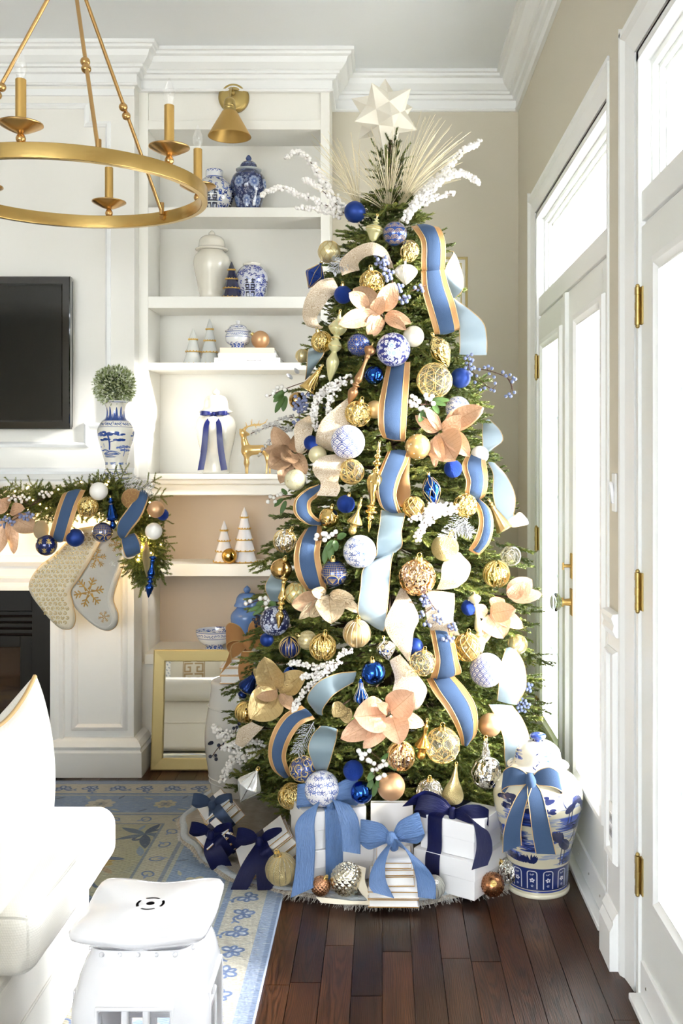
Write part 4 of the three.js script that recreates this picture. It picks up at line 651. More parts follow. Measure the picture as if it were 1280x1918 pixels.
// ---------- sofa, cushions, garden stools ----------
function cushionGeo(w, h, t, n = 28, dent = 0.06, chop = 0) {
  const P2 = (u, v, s) => { const x = w / 2 * u * (1 - dent * (1 - v * v) * Math.abs(u)), y = h / 2 * v * (1 - dent * (1 - u * u) * Math.abs(v)) - (v > 0 ? chop * v * (1 - u * u) : 0); return V(x, y, s * t / 2 * Math.pow(Math.max(0, (1 - u * u) * (1 - v * v)), 0.42)); };
  const pos = [], uv = [], idx = []; for (const s of [1, -1]) { const o = pos.length / 3; for (let j = 0; j <= n; j++) for (let i = 0; i <= n; i++) { const p = P2(-Math.cos(PI * i / n), -Math.cos(PI * j / n), s); pos.push(p.x, p.y, p.z); uv.push(p.x / w + 0.5, p.y / h + 0.5); } for (let j = 0; j < n; j++) for (let i = 0; i < n; i++) { const a = o + j * (n + 1) + i, b = a + 1, c = a + n + 1, d = c + 1; if (s > 0) idx.push(a, b, d, a, d, c); else idx.push(a, d, b, a, c, d); } }
  const g = new THREE.BufferGeometry(); g.setAttribute('position', new THREE.Float32BufferAttribute(pos, 3)); g.setAttribute('uv', new THREE.Float32BufferAttribute(uv, 2)); g.setIndex(idx); g.computeVertexNormals();
  const e = []; for (let k = 0; k < 4; k++) for (let i = 0; i < 14; i++) { const q = -Math.cos(PI * i / 14); e.push(P2(...[[q, -1], [1, q], [-q, 1], [-1, -q]][k], 1)); }
  const rim = new THREE.TubeGeometry(new THREE.CatmullRomCurve3(e, true), 110, 0.0055, 6, true);
  return [g, rim];
}
{
  const o = thing('sofa', 'white slipcovered sofa with seat edge facing the fireplace', 'sofa', [0, 0, 0]), xr = -0.79, xl = -3.1, zf = -2.72, zb = -1.55;
  part('base', merge([box(xl, xr, 0.02, 0.34, zf, zb, 0.03)]), M.linen, o);
  part('skirt_seam', merge([rod(V(xr + 0.001, 0.2, zf + 0.02), V(xr + 0.001, 0.2, zb), 0.004), rod(V(xl, 0.2, zf - 0.001), V(xr, 0.2, zf - 0.001), 0.004)]), M.linen, o);
  for (const [a, b] of [[xl, -2.35], [-2.35, -1.57], [-1.57, -0.725]]) { const c = new RoundedBoxGeometry(b - a - 0.006, 0.15, 0.68, 5, 0.05); boxUV(c); const m = part('seat_cushion', c, M.linen, o, [(a + b) / 2, 0.41, zf + 0.29]); part('piping', merge([-0.056, 0.056].map((y) => new THREE.TubeGeometry(new THREE.CatmullRomCurve3([[-1, -1], [0, -1], [1, -1], [1, 0], [1, 1], [0, 1], [-1, 1], [-1, 0]].map(([x, z]) => V(x * ((b - a) / 2 - 0.016 - (x && z ? 0.012 : 0)), y, z * (0.327 - (x && z ? 0.012 : 0)))), true, 'catmullrom', 0.1), 80, 0.004, 6, true))), M.linen, m); }
  part('back', box(xl, xr, 0.3, 0.82, zb - 0.26, zb, 0.06), M.linen, o);
  part('arm', merge([box(xl - 0.02, xl + 0.16, 0.02, 0.55, zf + 0.3, zb, 0.03), rod(V(xl + 0.07, 0.56, zf + 0.3), V(xl + 0.07, 0.56, zb), 0.11, 0.11, 28)]), M.linen, o);
  const pil = (label, pos, rot, w, mat, cord, h = w, t = 0.17, chop = 0) => { const [g, r] = cushionGeo(w, h, t, 28, 0.06, chop), c = thing('throw_pillow', label, 'pillow', pos); c.rotation.set(...rot); part('cover', g, mat, c); part('piping', r, cord, c); return c; };
  const key = canvasTex(512, 512, (c, w, h) => { c.fillStyle = '#efe9da'; c.fillRect(0, 0, w, h); c.strokeStyle = '#b89a6a'; c.lineWidth = 13; for (let i = 0; i < 6; i++) { const y = i * 86 + 8; for (const f of [1, -1]) { c.beginPath(); c.moveTo(256 + f * 8, y); c.lineTo(256 + f * 78, y); c.lineTo(256 + f * 78, y + 66); c.lineTo(256 + f * 30, y + 66); c.lineTo(256 + f * 30, y + 30); c.lineTo(256 + f * 54, y + 30); c.stroke(); } } c.fillStyle = '#b89a6a'; c.fillRect(160, 0, 8, h); c.fillRect(344, 0, 8, h); });
  const dots = canvasTex(512, 512, (c, w, h) => { c.fillStyle = '#f0ede6'; c.fillRect(0, 0, w, h); c.fillStyle = '#9aa3ad'; for (let i = 0; i < 17; i++) for (let j = 0; j < 22; j++) { c.beginPath(); c.ellipse(i * 30 + (j % 2) * 15, j * 23, 9, 5, 0.7, 0, 6.3); c.fill(); } });
  const cl = (t) => S({ map: t, roughness: 0.9 });
  pil('plain white pillow with gold cord edge standing on the sofa', [-0.835, 0.68, -2.23], [0, PI / 2 + 0.05, 0.05], 0.44, M.linen, M.goldCord, 0.43, 0.17, 0.03);
  pil('cream pillow with a tan greek key stripe seen in the mirror', [-1.36, 0.665, -2.0], [0.22, 0, 0.02], 0.42, cl(key), M.linen);
  pil('white pillow with grey dashes seen at the mirror edge', [-1.72, 0.665, -2.02], [0.2, 0, -0.03], 0.42, cl(dots), M.linen);
}
{ // white square garden stool with fretwork openings
  const o = thing('garden_stool', 'white glazed square garden stool with pierced top beside the sofa', 'stool', [-0.508, 0, -2.19]);
  const sq = (h, y, n = 4.5, bow2 = 0) => { const r = []; for (let i = 0; i < 64; i++) { const a = i / 64 * 2 * PI, c = Math.cos(a), s = Math.sin(a), k = 1 / Math.pow(Math.pow(Math.abs(c), n) + Math.pow(Math.abs(s), n), 1 / n); const e = Math.abs(Math.sin(2 * a)); r.push(V(h * k * c, y + bow2 * (e * e - 0.4), h * k * s)); } return r; };
  const ringsOf = (l) => l.map(([h, y, n, b]) => sq(h, y, n, b));
  const top = loft([...ringsOf([[0.0001, 0.445, 5, 0], [0.1, 0.424, 6, 0], [0.1, 0.405, 6, 0.002], [0.125, 0.424, 8, 0.007], [0.141, 0.434, 10, 0.012], [0.144, 0.441, 10, 0.012], [0.144, 0.447, 10, 0.012], [0.14, 0.453, 10, 0.011], [0.12, 0.457, 7, 0.006], [0.07, 0.46, 4, 0.001], [0.0001, 0.461, 2, 0]])]);
  const ev = new Evaluator(); ev.attributes = ['position', 'normal']; ev.useGroups = false;
  const cut = (A, list) => { let r = new Brush(A.index ? A : A); r.updateMatrixWorld(); for (const g of list) { const b = new Brush(g); b.updateMatrixWorld(); r = ev.evaluate(r, b, SUBTRACTION); } return r.geometry; };
  const slots = [new THREE.CylinderGeometry(0.009, 0.009, 0.08, 20).translate(0, 0.45, 0)];
  for (const [c, s] of [[1, 0], [-1, 0], [0, 1], [0, -1]]) { const sh = new THREE.Shape(), a0 = Math.atan2(s, c) - 0.55, a1 = a0 + 1.1; sh.absarc(0, 0, 0.031, a0, a1, false); sh.absarc(0, 0, 0.025, a1, a0, true); slots.push(new THREE.ExtrudeGeometry(sh, { depth: 0.08, bevelEnabled: false }).rotateX(PI / 2).translate(0, 0.49, 0)); }
  part('top', cut(top, slots), M.whiteCeramic, o);
  const outer = [[0.108, 0.41, 6, 0], [0.11, 0.395, 6, 0], [0.118, 0.385, 5.5, 0], [0.132, 0.35, 5, 0], [0.146, 0.29, 5, 0], [0.148, 0.22, 5, 0], [0.14, 0.12, 5, 0], [0.126, 0.05, 5, 0], [0.128, 0.0, 5, 0]], inner = outer.map(([h, y, n]) => [h - 0.014, y, n, 0]).reverse();
  const body = loft([...ringsOf([...outer, ...inner, outer[0]])]), wins = [];
  const win = (a) => { const s = new THREE.Shape(), w = 0.078, y0 = 0.075, y1 = 0.305, r = 0.02; s.moveTo(-w + r, y0); s.lineTo(w - r, y0); s.quadraticCurveTo(w, y0, w, y0 + r); s.lineTo(w, y1 - r); s.quadraticCurveTo(w, y1, w - r, y1); s.lineTo(-w + r, y1); s.quadraticCurveTo(-w, y1, -w, y1 - r); s.lineTo(-w, y0 + r); s.quadraticCurveTo(-w, y0, -w + r, y0); return new THREE.ExtrudeGeometry(s, { depth: 0.1, bevelEnabled: false, curveSegments: 6 }).translate(0, 0, 0.1).rotateY(a); };
  for (let i = 0; i < 4; i++) wins.push(win(i * PI / 2));
  part('body', cut(body, wins), M.whiteCeramic, o);
  const studs = []; for (let k = 0; k < 4; k++) for (let i = -2; i <= 2; i++) studs.push(ball(0.0055, 10, 8).translate(i * 0.038, 0.402, 0.107).rotateY(k * PI / 2)); part('studs', merge(studs), M.whiteCeramic, o);
  for (let k = 0; k < 4; k++) {
    const b = (x0, x1, y0, y1) => box(x0, x1, y0, y1, 0.124, 0.136, 0.005), f = [];
    const t = 0.008; for (const q of [-0.022, 0.022]) f.push(b(q - t, q + t, 0.25, 0.31)); f.push(b(-0.06, 0.06, 0.235, 0.255), b(-0.06, -0.045, 0.15, 0.25), b(0.045, 0.06, 0.15, 0.25), b(-0.085, 0.085, 0.14, 0.156), b(-0.022 - t, -0.022 + t, 0.07, 0.15), b(0.022 - t, 0.022 + t, 0.07, 0.15));
    part('fretwork', merge(f).rotateY(k * PI / 2), M.whiteCeramic, o);
    part('window_rim', merge([[-0.081, -0.073, 0.07, 0.31], [0.073, 0.081, 0.07, 0.31], [-0.081, 0.081, 0.303, 0.312], [-0.081, 0.081, 0.068, 0.077]].map(([a, c, d, e]) => box(a, c, d, e, 0.128, 0.146, 0.004))).rotateY(k * PI / 2), M.whiteCeramic, o);
  }
}
{
  const d = 4.28, o = thing('garden_stool', 'pale grey glazed drum stool carrying gift boxes by the mirror', 'stool', [(452 - PX) * d / F, 0, -d]);
  part('body', slathe([[0, 0], [0.12, 0], [0.125, 0.012], [0.135, 0.08], [0.152, 0.2], [0.153, 0.28], [0.142, 0.36], [0.13, 0.44], [0.128, 0.475], [0.118, 0.492], [0, 0.496]], 60, 48), M.greyCeramic, o);
  part('band', merge([0.07, 0.385, 0.09].map((y, i) => new THREE.TorusGeometry([0.134, 0.139, 0.1365][i], 0.003, 8, 60).rotateX(PI / 2).translate(0, y, 0))), M.greyCeramic, o);
}
// ---------- the tree's shape; decorations are set on it ----------
const TD = 4.0, TX = 0.03;   // depth of the trunk and its offset
const envelope = [[0.05, 0.52], [0.15, 0.6], [0.3, 0.64], [0.5, 0.635], [0.8, 0.585], [1.13, 0.51], [1.45, 0.43], [1.77, 0.355], [2.1, 0.285], [2.33, 0.235], [2.44, 0.15], [2.62, 0.07], [2.75, 0.03], [3.5, 0.0]];
const treeR = (y) => { for (let i = 1; i < envelope.length; i++) if (y < envelope[i][0]) { const [a, r] = envelope[i - 1], [b, s] = envelope[i]; return r + (s - r) * Math.max(0, y - a) / (b - a); } return 0; };
function surf(px, py, off = 0.02) { for (let d = 2.9; d < TD - 0.03; d += 0.005) { const p = at(px, py, d); if (Math.hypot(p.x - TX, TD - d) <= treeR(p.y) - 0.02 + off) return d; } return TD - 0.03; }
const onTree = (px, py, off = 0.02) => at(px, py, surf(px, py, off));
const blockers = [];
const outward = (p) => V(p.x - TX, 0, p.z + TD).normalize();

// ---------- baubles ----------
const metal = (color, rough, o = {}) => P({ color, metalness: 1, roughness: rough, ...o });
const G = {
  navyMatte: P({ color: '#1d3b86', metalness: 0.55, roughness: 0.45 }), blueShiny: metal('#2a55b0', 0.07), blueGlitter: P({ color: '#2b4fb4', metalness: 0.6, roughness: 0.45, bumpMap: at2(glitterBump, 1, 1), bumpScale: 0.006 }),
  goldMatte: P({ color: '#dcbd86', metalness: 0.75, roughness: 0.4 }), copperMatte: P({ color: '#deb085', metalness: 0.7, roughness: 0.42 }), pearl: P({ color: '#ebe5d2', metalness: 0.2, roughness: 0.28, clearcoat: 0.4 }), ivory: P({ color: '#e2d9b0', metalness: 0.3, roughness: 0.35 }),
  goldShiny: metal('#eccb82', 0.1), bronze: metal('#cfa86c', 0.2), goldMercury: metal('#ecd492', 0.13, { bumpMap: mercuryBump, bumpScale: 0.02 }), silverMercury: metal('#e6e3da', 0.12, { bumpMap: mercuryBump, bumpScale: 0.02 }), copperMercury: metal('#e6be9a', 0.13, { bumpMap: mercuryBump, bumpScale: 0.016 }),
  goldGlitter: P({ color: '#e6d29a', metalness: 0.9, roughness: 0.28, bumpMap: at2(glitterBump, 1, 1), bumpScale: 0.007 }), white: P({ color: '#f3efe8', roughness: 0.32, clearcoat: 0.3 }), navy: P({ color: '#1b2d6e', metalness: 0.5, roughness: 0.25 }),
  clear: P({ color: '#fbf6e6', transmission: 0.92, roughness: 0.03, thickness: 0, ior: 1.5 }), clearGold: P({ color: '#e8cf8a', transmission: 0.8, roughness: 0.06, thickness: 0, ior: 1.5 }),
  champGold: P({ color: '#e3d6aa', metalness: 0.7, roughness: 0.3 }), paleGreenGold: P({ color: '#ded9a4', metalness: 0.35, roughness: 0.3, clearcoat: 0.5 }),
};
const whitePaint = (t) => P({ map: t, roughness: 0.3, clearcoat: 0.25 });
const SP = (f) => canvasTex(1024, 512, f);
const latticeTex = (bg, ink, n, m, dot) => SP((c, w, h) => { c.fillStyle = bg; c.fillRect(0, 0, w, h); c.strokeStyle = ink; const a = w / n, b = h / m; for (let i = 0; i < n; i++) for (let j = 0; j < m; j++) { const x = (i + (j % 2) / 2) * a, y = (j + 0.5) * b; wrapX(w, x, a, (q) => { c.lineWidth = 8; c.beginPath(); for (let k = 0; k <= 40; k++) { const t = k / 40 * 6.283, r = 0.44 + 0.1 * Math.cos(4 * t); c.lineTo(q + a * r * Math.cos(t) * 1.05, y + b * r * Math.sin(t) * 1.05); } c.stroke(); c.lineWidth = 4; c.strokeStyle = dot; c.beginPath(); for (let k = 0; k <= 24; k++) { const t = k / 24 * 6.283, r = 0.1 + 0.06 * Math.cos(4 * t); c.lineTo(q + a * r * Math.cos(t), y + b * r * Math.sin(t)); } c.stroke(); c.strokeStyle = ink; }); } });
const T = {
  prunus: SP((c, w, h) => { c.fillStyle = '#2a3385'; c.fillRect(0, 0, w, h); for (let i = 0; i < 620; i++) { const x = rnd() * w, y = rnd() * h; wrapX(w, x, 30, (q) => flower(c, q, y, rr(12, 19), ['#eef1f6', '#dfe6f2', '#f6f5f1'][i % 3], '#3c4a9a', 5)); } for (let i = 0; i < 16; i++) { const x = rnd() * w, y = rr(0.15, 0.85) * h; wrapX(w, x, 60, (q) => { flower(c, q, y, 40, '#dbe7f4', '#8fb2dd', 7); flower(c, q, y, 22, '#a9c6e6', '#e8eef6', 6); }); } }),
  prunusDark: SP((c, w, h) => { c.fillStyle = '#161c4a'; c.fillRect(0, 0, w, h); for (let i = 0; i < 420; i++) { const x = rnd() * w, y = rnd() * h; wrapX(w, x, 30, (q) => flower(c, q, y, rr(8, 14), ['#dfe4ee', '#cfd6e6'][i % 2], '#2b377a', 5)); } for (let i = 0; i < 14; i++) { const x = rnd() * w, y = rr(0.15, 0.85) * h; wrapX(w, x, 60, (q) => { flower(c, q, y, 42, '#c6ccdb', '#8b98b8', 8); flower(c, q, y, 24, '#9aa6c4', '#dfe3ec', 7); }); } }),
  delft: SP((c, w, h) => { c.fillStyle = '#efedf0'; c.fillRect(0, 0, w, h); for (let i = 0; i < 98; i++) { const x = ((i % 14) + rr(0.2, 0.8) + (Math.floor(i / 14) % 2) / 2) * w / 14, y = (Math.floor(i / 14) + rr(0.25, 0.75)) * h / 7, k = ['#24479f', '#2f55ad', '#1d3c8d'][i % 3]; wrapX(w, x, 60, (q) => { for (let j = 0; j < 5; j++) leafInk(c, q + 12 * Math.cos(j * 1.26 + i), y + 12 * Math.sin(j * 1.26 + i), rr(20, 30), j * 1.26 + i, k); flower(c, q, y, 15, k, '#f0eef2', 6); curl(c, q + 34, y + 10, 15, i, k, 4); curl(c, q - 30, y - 14, 12, i + 2, k, 3.5); }); } for (let i = 0; i < 240; i++) { c.fillStyle = '#6d86c9'; c.beginPath(); c.arc(rnd() * w, rnd() * h, rr(2, 4), 0, 6.3); c.fill(); } }),
  quatre: latticeTex('#f1eff2', '#3d4f9e', 10, 9, '#8894c4'), quatreFine: latticeTex('#efeae4', '#5663a6', 16, 12, '#8c93b8'),
  scallopBlue: SP((c, w, h) => { c.fillStyle = '#2a4b94'; c.fillRect(0, 0, w, h); for (let j = 0; j < 5; j++) for (let i = 0; i < 8; i++) { const x = (i + (j % 2) / 2) * w / 8, y = h * (0.22 + j * 0.16); wrapX(w, x, 90, (q) => { for (const r of [62, 44, 26]) { c.strokeStyle = '#d6b672'; c.lineWidth = 6; c.beginPath(); c.arc(q, y, r, PI, 2 * PI); c.stroke(); } c.strokeStyle = '#c9a35a'; c.lineWidth = 4; c.beginPath(); c.moveTo(q, y - 62); c.lineTo(q, y); c.stroke(); }); } }),
  starBlue: SP((c, w, h) => { c.fillStyle = '#23489a'; c.fillRect(0, 0, w, h); for (let i = 0; i < 8; i++) for (let j = 0; j < 4; j++) { const x = (i + (j % 2) / 2) * w / 8, y = (j + 0.5) * h / 4; wrapX(w, x, 80, (q) => { c.strokeStyle = '#cdb069'; c.lineWidth = 4; for (let k = 0; k < 8; k++) { const a = k * 0.785; c.beginPath(); c.moveTo(q, y); c.lineTo(q + 50 * Math.cos(a), y + 50 * Math.sin(a)); c.stroke(); } c.beginPath(); c.ellipse(q, y, 62, 62, 0, 0, 6.3); c.stroke(); c.fillStyle = '#e6d294'; c.beginPath(); c.arc(q, y, 9, 0, 6.3); c.fill(); }); } }),
  plaidBlue: SP((c, w, h) => { c.fillStyle = '#1f3b80'; c.fillRect(0, 0, w, h); c.strokeStyle = '#ccb06c'; c.lineWidth = 4; for (let i = 0; i < 34; i++) { c.beginPath(); c.moveTo(i * w / 34, h * 0.22); c.lineTo(i * w / 34, h * 0.6); c.stroke(); } for (let j = 0; j < 8; j++) { c.beginPath(); c.moveTo(0, h * (0.22 + j * 0.055)); c.lineTo(w, h * (0.22 + j * 0.055)); c.stroke(); } c.lineWidth = 10; for (let i = 0; i < 6; i++) { c.beginPath(); c.ellipse((i + 0.5) * w / 6, h * 0.66, w / 12, 70, 0, 0, 6.3); c.fillStyle = '#1c3474'; c.fill(); c.stroke(); c.beginPath(); for (let k = -4; k <= 4; k++) { c.moveTo((i + 0.5) * w / 6, h * 0.74); c.lineTo((i + 0.5) * w / 6 + k * 14, h * 0.6); } c.lineWidth = 4; c.stroke(); c.lineWidth = 10; } }),
  fleur: SP((c, w, h) => { c.fillStyle = '#16255e'; c.fillRect(0, 0, w, h); for (let i = 0; i < 7; i++) for (let j = 0; j < 2; j++) { const x = (i + j / 2) * w / 7, y = h * (0.36 + j * 0.3); wrapX(w, x, 90, (q) => { for (const a of [-1.57, -2.3, -0.84, 1.57, 2.3, 0.84]) leafInk(c, q, y, 56, a, '#c9ad64'); curl(c, q - 26, y + 10, 18, 1, '#c9ad64', 6); curl(c, q + 26, y + 10, 18, 3, '#c9ad64', 6); }); } }),
  fan: SP((c, w, h) => { c.fillStyle = '#dccfa3'; c.fillRect(0, 0, w, h); c.strokeStyle = '#a98d4f'; c.lineWidth = 4; for (let j = 0; j < 7; j++) for (let i = 0; i < 12; i++) { const x = (i + (j % 2) / 2) * w / 12, y = (j + 0.7) * h / 7; for (const r of [44, 31, 18]) { c.beginPath(); c.arc(x, y, r, PI, 2 * PI); c.stroke(); } } }),
  lace: SP((c, w, h) => { c.fillStyle = '#e3dcb9'; c.fillRect(0, 0, w, h); for (let i = 0; i < 90; i++) { curl(c, rnd() * w, rnd() * h, rr(14, 26), rnd() * 6, '#b9a65e', 4); leafInk(c, rnd() * w, rnd() * h, 24, rnd() * 6, '#c6b66f'); } }),
};
const sph = (R, th, ph) => V(R * Math.sin(th) * Math.cos(ph), R * Math.cos(th), R * Math.sin(th) * Math.sin(ph));
function tracery(kind, R, sc = 0.022) {
  const L = [], Rr = R * 1.008, add = (pts, closed = false, n = 20) => L.push(new THREE.TubeGeometry(new THREE.CatmullRomCurve3(pts, closed), n, R * sc, 4, closed));
  const circle = (c, a, n = 18) => { const z = c.clone().normalize(), x = V(z.y, -z.x, 0.3).cross(z).normalize(), y = z.clone().cross(x), pts = []; for (let i = 0; i < n; i++) { const t = i / n * 6.283; pts.push(z.clone().multiplyScalar(Math.cos(a)).addScaledVector(x, Math.sin(a) * Math.cos(t)).addScaledVector(y, Math.sin(a) * Math.sin(t)).multiplyScalar(Rr)); } add(pts, true, 24); };
  if (kind === 'stars') { const g = new THREE.IcosahedronGeometry(1, 1).attributes.position, seen = {}; for (let i = 0; i < g.count; i += 3) for (const [a, b] of [[0, 1], [1, 2], [2, 0]]) { const p = V().fromBufferAttribute(g, i + a), q = V().fromBufferAttribute(g, i + b), k = p.clone().add(q).toArray().map((v) => v.toFixed(2)).join(); if (seen[k]) continue; seen[k] = 1; add([0, 0.5, 1].map((t) => p.clone().lerp(q, t).normalize().multiplyScalar(Rr)), false, 4); } }
  if (kind === 'scallop') for (let j = 0; j < 5; j++) for (let i = 0; i < 8; i++) circle(sph(1, 0.5 + j * 0.52, (i + (j % 2) / 2) * 0.785), 0.36, 14);
  if (kind === 'lattice') for (const s of [1, -1]) for (let i = 0; i < 9; i++) add([...Array(15)].map((_, k) => sph(Rr, 0.25 + k / 14 * 2.64, i * 0.698 + s * k / 14 * 2.0)), false, 22);
  if (kind === 'scroll') for (let i = 0; i < 26; i++) { const th = Math.acos(1 - 2 * (i + 0.5) / 26), ph = i * 2.4, c = sph(1, th, ph), x = V(c.y, -c.x, 0.2).cross(c).normalize(), y = c.clone().cross(x), f = i % 2 ? 1 : -1; add([...Array(13)].map((_, k) => { const t = k / 12, r = 0.42 * (1 - 0.8 * t), a = f * t * 6.5 + i; return c.clone().addScaledVector(x, r * Math.cos(a)).addScaledVector(y, r * Math.sin(a)).normalize().multiplyScalar(Rr); }), false, 18); }
  if (kind === 'rings') for (let i = 0; i < 13; i++) circle(V(rr(-1, 1), rr(-1, 1), rr(-1, 1)), rr(0.9, 1.55), 20);
  if (kind === 'petal') for (let i = 0; i < 6; i++) for (const s of [1, -1]) for (const q of [0.25, 0.52]) add([...Array(11)].map((_, k) => { const t = k / 10; return sph(Rr, 0.2 + t * 2.74, i * 1.047 + s * q * Math.sin(PI * t)); }), false, 18);
  if (kind === 'stripe') for (let i = 0; i < 16; i++) add([...Array(9)].map((_, k) => sph(Rr, 0.3 + k / 8 * (i % 2 ? 1.7 : 2.3), i * 0.3927)), false, 12);
  return merge(L);
}
function beads(R, n, r) { const L = []; for (let i = 0; i < n; i++) { const th = Math.acos(1 - 2 * (i + 0.5) / n), p = sph(R, th, i * 2.4); L.push(ico(r, 0).translate(p.x, p.y, p.z)); } return merge(L); }
function capOn(o, R, mat = M.goldCap, ang = 0, out = 0.15) {   // cap and ring; ang turns it in the picture plane
  const g = merge([new THREE.CylinderGeometry(R * 0.2, R * 0.24, R * 0.26, 16).translate(0, R * 1.06, 0), new THREE.CylinderGeometry(R * 0.26, R * 0.26, R * 0.04, 16).translate(0, R * 0.96, 0)]);
  g.rotateX(out).rotateZ(-ang * PI / 180); const c = part('cap', g, mat, o);
  part('hanging_loop', new THREE.TorusGeometry(R * 0.12, R * 0.025, 6, 16).translate(0, R * 1.28, 0).rotateX(out).rotateZ(-ang * PI / 180), mat, c);
}
// one bauble: mat, plus options tex (painted), trace [kind, material], bead, squash
function bauble(px, py, r, label, mat, o = {}) {
  const d = o.d ?? surf(px, py, o.off ?? 0.035), R = r * d / F, c = at(px, py, d);
  const t = thing('bauble', label, 'ornament', c, o.group);
  const g = (o.facet ? ball(R, 112, 72) : ball(R, 40, 26)).rotateY(o.spin ?? rnd() * 6.28); if (o.tilt) g.rotateX(o.tilt); if (o.squash) g.scale(1, o.squash, 1);
  if (o.facet) { const p = g.attributes.position; for (let i = 0; i < p.count; i++) { const v = V().fromBufferAttribute(p, i), th = Math.acos(Math.max(-1, Math.min(1, v.y / R))), ph = Math.atan2(v.z, v.x); const fr = (q) => Math.abs(q - Math.floor(q) - 0.5) * 2, k = 1 - o.facet * Math.max(fr(ph * 14 / 6.2832 + th * 2.8), fr(ph * 14 / 6.2832 - th * 2.8)); p.setXYZ(i, v.x * k, v.y * k, v.z * k); } g.computeVertexNormals(); }
  part('globe', g, mat, t);
  if (o.trace) part(o.traceName ?? 'wire_tracery', tracery(o.trace, R, o.sc).rotateX(o.tilt ?? 0.2), o.traceMat ?? M.wireGold, t);
  if (o.bead) part('beads', beads(R * 1.01, o.bead, R * 0.045), o.beadMat ?? M.wireGold, t);
  if (o.inner) part('inner_glitter', ico(R * 0.72, 2), o.inner, t);
  if (o.cap !== false) capOn(t, R, o.capMat, o.ang ?? rr(-25, 25), o.out ?? 0.2);
  if (!o.free) blockers.push([c, R * 1.12]);
  return t;
}
// turned ornaments: profile [radius share, place from top 0 to bottom 1]
const PR = {
  spire: [[0.0, 0], [0.16, 0.01], [0.16, 0.05], [0.3, 0.06], [0.24, 0.08], [0.55, 0.12], [1, 0.22], [0.62, 0.3], [0.3, 0.33], [0.5, 0.36], [0.26, 0.38], [0.5, 0.42], [0.78, 0.48], [0.5, 0.54], [0.28, 0.57], [0.62, 0.66], [0.72, 0.72], [0.5, 0.84], [0.22, 0.95], [0, 1]],
  copperSpire: [[0, 0], [0.5, 0.02], [1, 0.06], [0.9, 0.12], [0.45, 0.17], [0.55, 0.2], [0.35, 0.23], [0.32, 0.36], [0.62, 0.5], [0.7, 0.58], [0.4, 0.64], [0.75, 0.68], [0.4, 0.71], [0.78, 0.76], [0.85, 0.82], [0.45, 0.93], [0, 1]],
  urn: [[0, 0], [0.12, 0.02], [0.1, 0.05], [0.3, 0.07], [0.12, 0.1], [0.45, 0.13], [0.15, 0.17], [0.55, 0.21], [0.15, 0.25], [0.5, 0.29], [0.3, 0.31], [0.8, 0.36], [1, 0.42], [0.82, 0.5], [0.42, 0.62], [0.3, 0.68], [0.75, 0.7], [0.4, 0.73], [0.85, 0.76], [0.35, 0.8], [0.5, 0.83], [0.26, 0.86], [0.2, 0.93], [0, 1]],
  thin: [[0, 0], [0.5, 0.02], [0.9, 0.06], [0.4, 0.1], [0.6, 0.13], [0.4, 0.16], [0.42, 0.28], [0.9, 0.42], [0.6, 0.5], [1, 0.52], [0.4, 0.56], [0.7, 0.62], [0.35, 0.66], [0.95, 0.74], [0.7, 0.84], [0.2, 0.97], [0, 1]],
  tear: [[0, 0], [0.14, 0.0], [0.14, 0.07], [0.24, 0.08], [0.5, 0.16], [0.88, 0.32], [1, 0.45], [0.86, 0.6], [0.5, 0.8], [0.16, 0.95], [0, 1]],
  onion: [[0, 0], [0.1, 0.0], [0.1, 0.14], [0.18, 0.16], [0.6, 0.22], [0.95, 0.38], [1, 0.5], [0.8, 0.66], [0.4, 0.84], [0.1, 0.96], [0, 1]],
  tiered: [[0, 0], [0.1, 0.0], [0.1, 0.12], [0.28, 0.14], [0.12, 0.2], [0.4, 0.26], [0.16, 0.32], [0.5, 0.36], [0.9, 0.46], [1, 0.54], [0.96, 0.6], [0.75, 0.68], [0.5, 0.84], [0.35, 0.93], [0, 1]],
  kite: [[0, 0], [0.12, 0], [0.12, 0.08], [0.2, 0.1], [1, 0.46], [1, 0.5], [0.05, 0.97], [0, 1]],
  drop: [[0, 0], [0.16, 0], [0.18, 0.08], [0.3, 0.1], [0.34, 0.3], [0.6, 0.46], [1, 0.68], [0.9, 0.82], [0.4, 0.9], [0.3, 0.96], [0, 1]],
  tassel: [[0, 0], [0.12, 0], [0.14, 0.06], [0.3, 0.1], [0.2, 0.16], [0.34, 0.22], [0.3, 0.3], [0.55, 0.55], [0.85, 0.86], [1, 0.97], [0.86, 1], [0, 0.96]],
  bell: [[0, 0], [0.14, 0], [0.14, 0.1], [0.3, 0.14], [0.2, 0.3], [0.34, 0.4], [0.9, 0.58], [1, 0.66], [0.6, 0.7], [0.42, 0.78], [0.52, 0.86], [0.4, 0.94], [0, 1]],
  pear: [[0, 0], [0.12, 0], [0.14, 0.1], [0.22, 0.2], [0.4, 0.38], [0.8, 0.6], [1, 0.76], [0.9, 0.9], [0.5, 0.98], [0, 1]],
  orb: [[0, 0], [0.12, 0], [0.16, 0.12], [0.3, 0.32], [0.34, 0.38], [0.8, 0.46], [1, 0.66], [0.84, 0.88], [0.4, 0.99], [0, 1]],
  dropFinial: [[0, 0], [0.3, 0.01], [0.28, 0.08], [0.5, 0.1], [0.28, 0.18], [0.4, 0.22], [0.7, 0.4], [1, 0.58], [0.9, 0.68], [0.4, 0.74], [0.36, 0.78], [0.5, 0.84], [0.45, 0.92], [0, 1]],
};
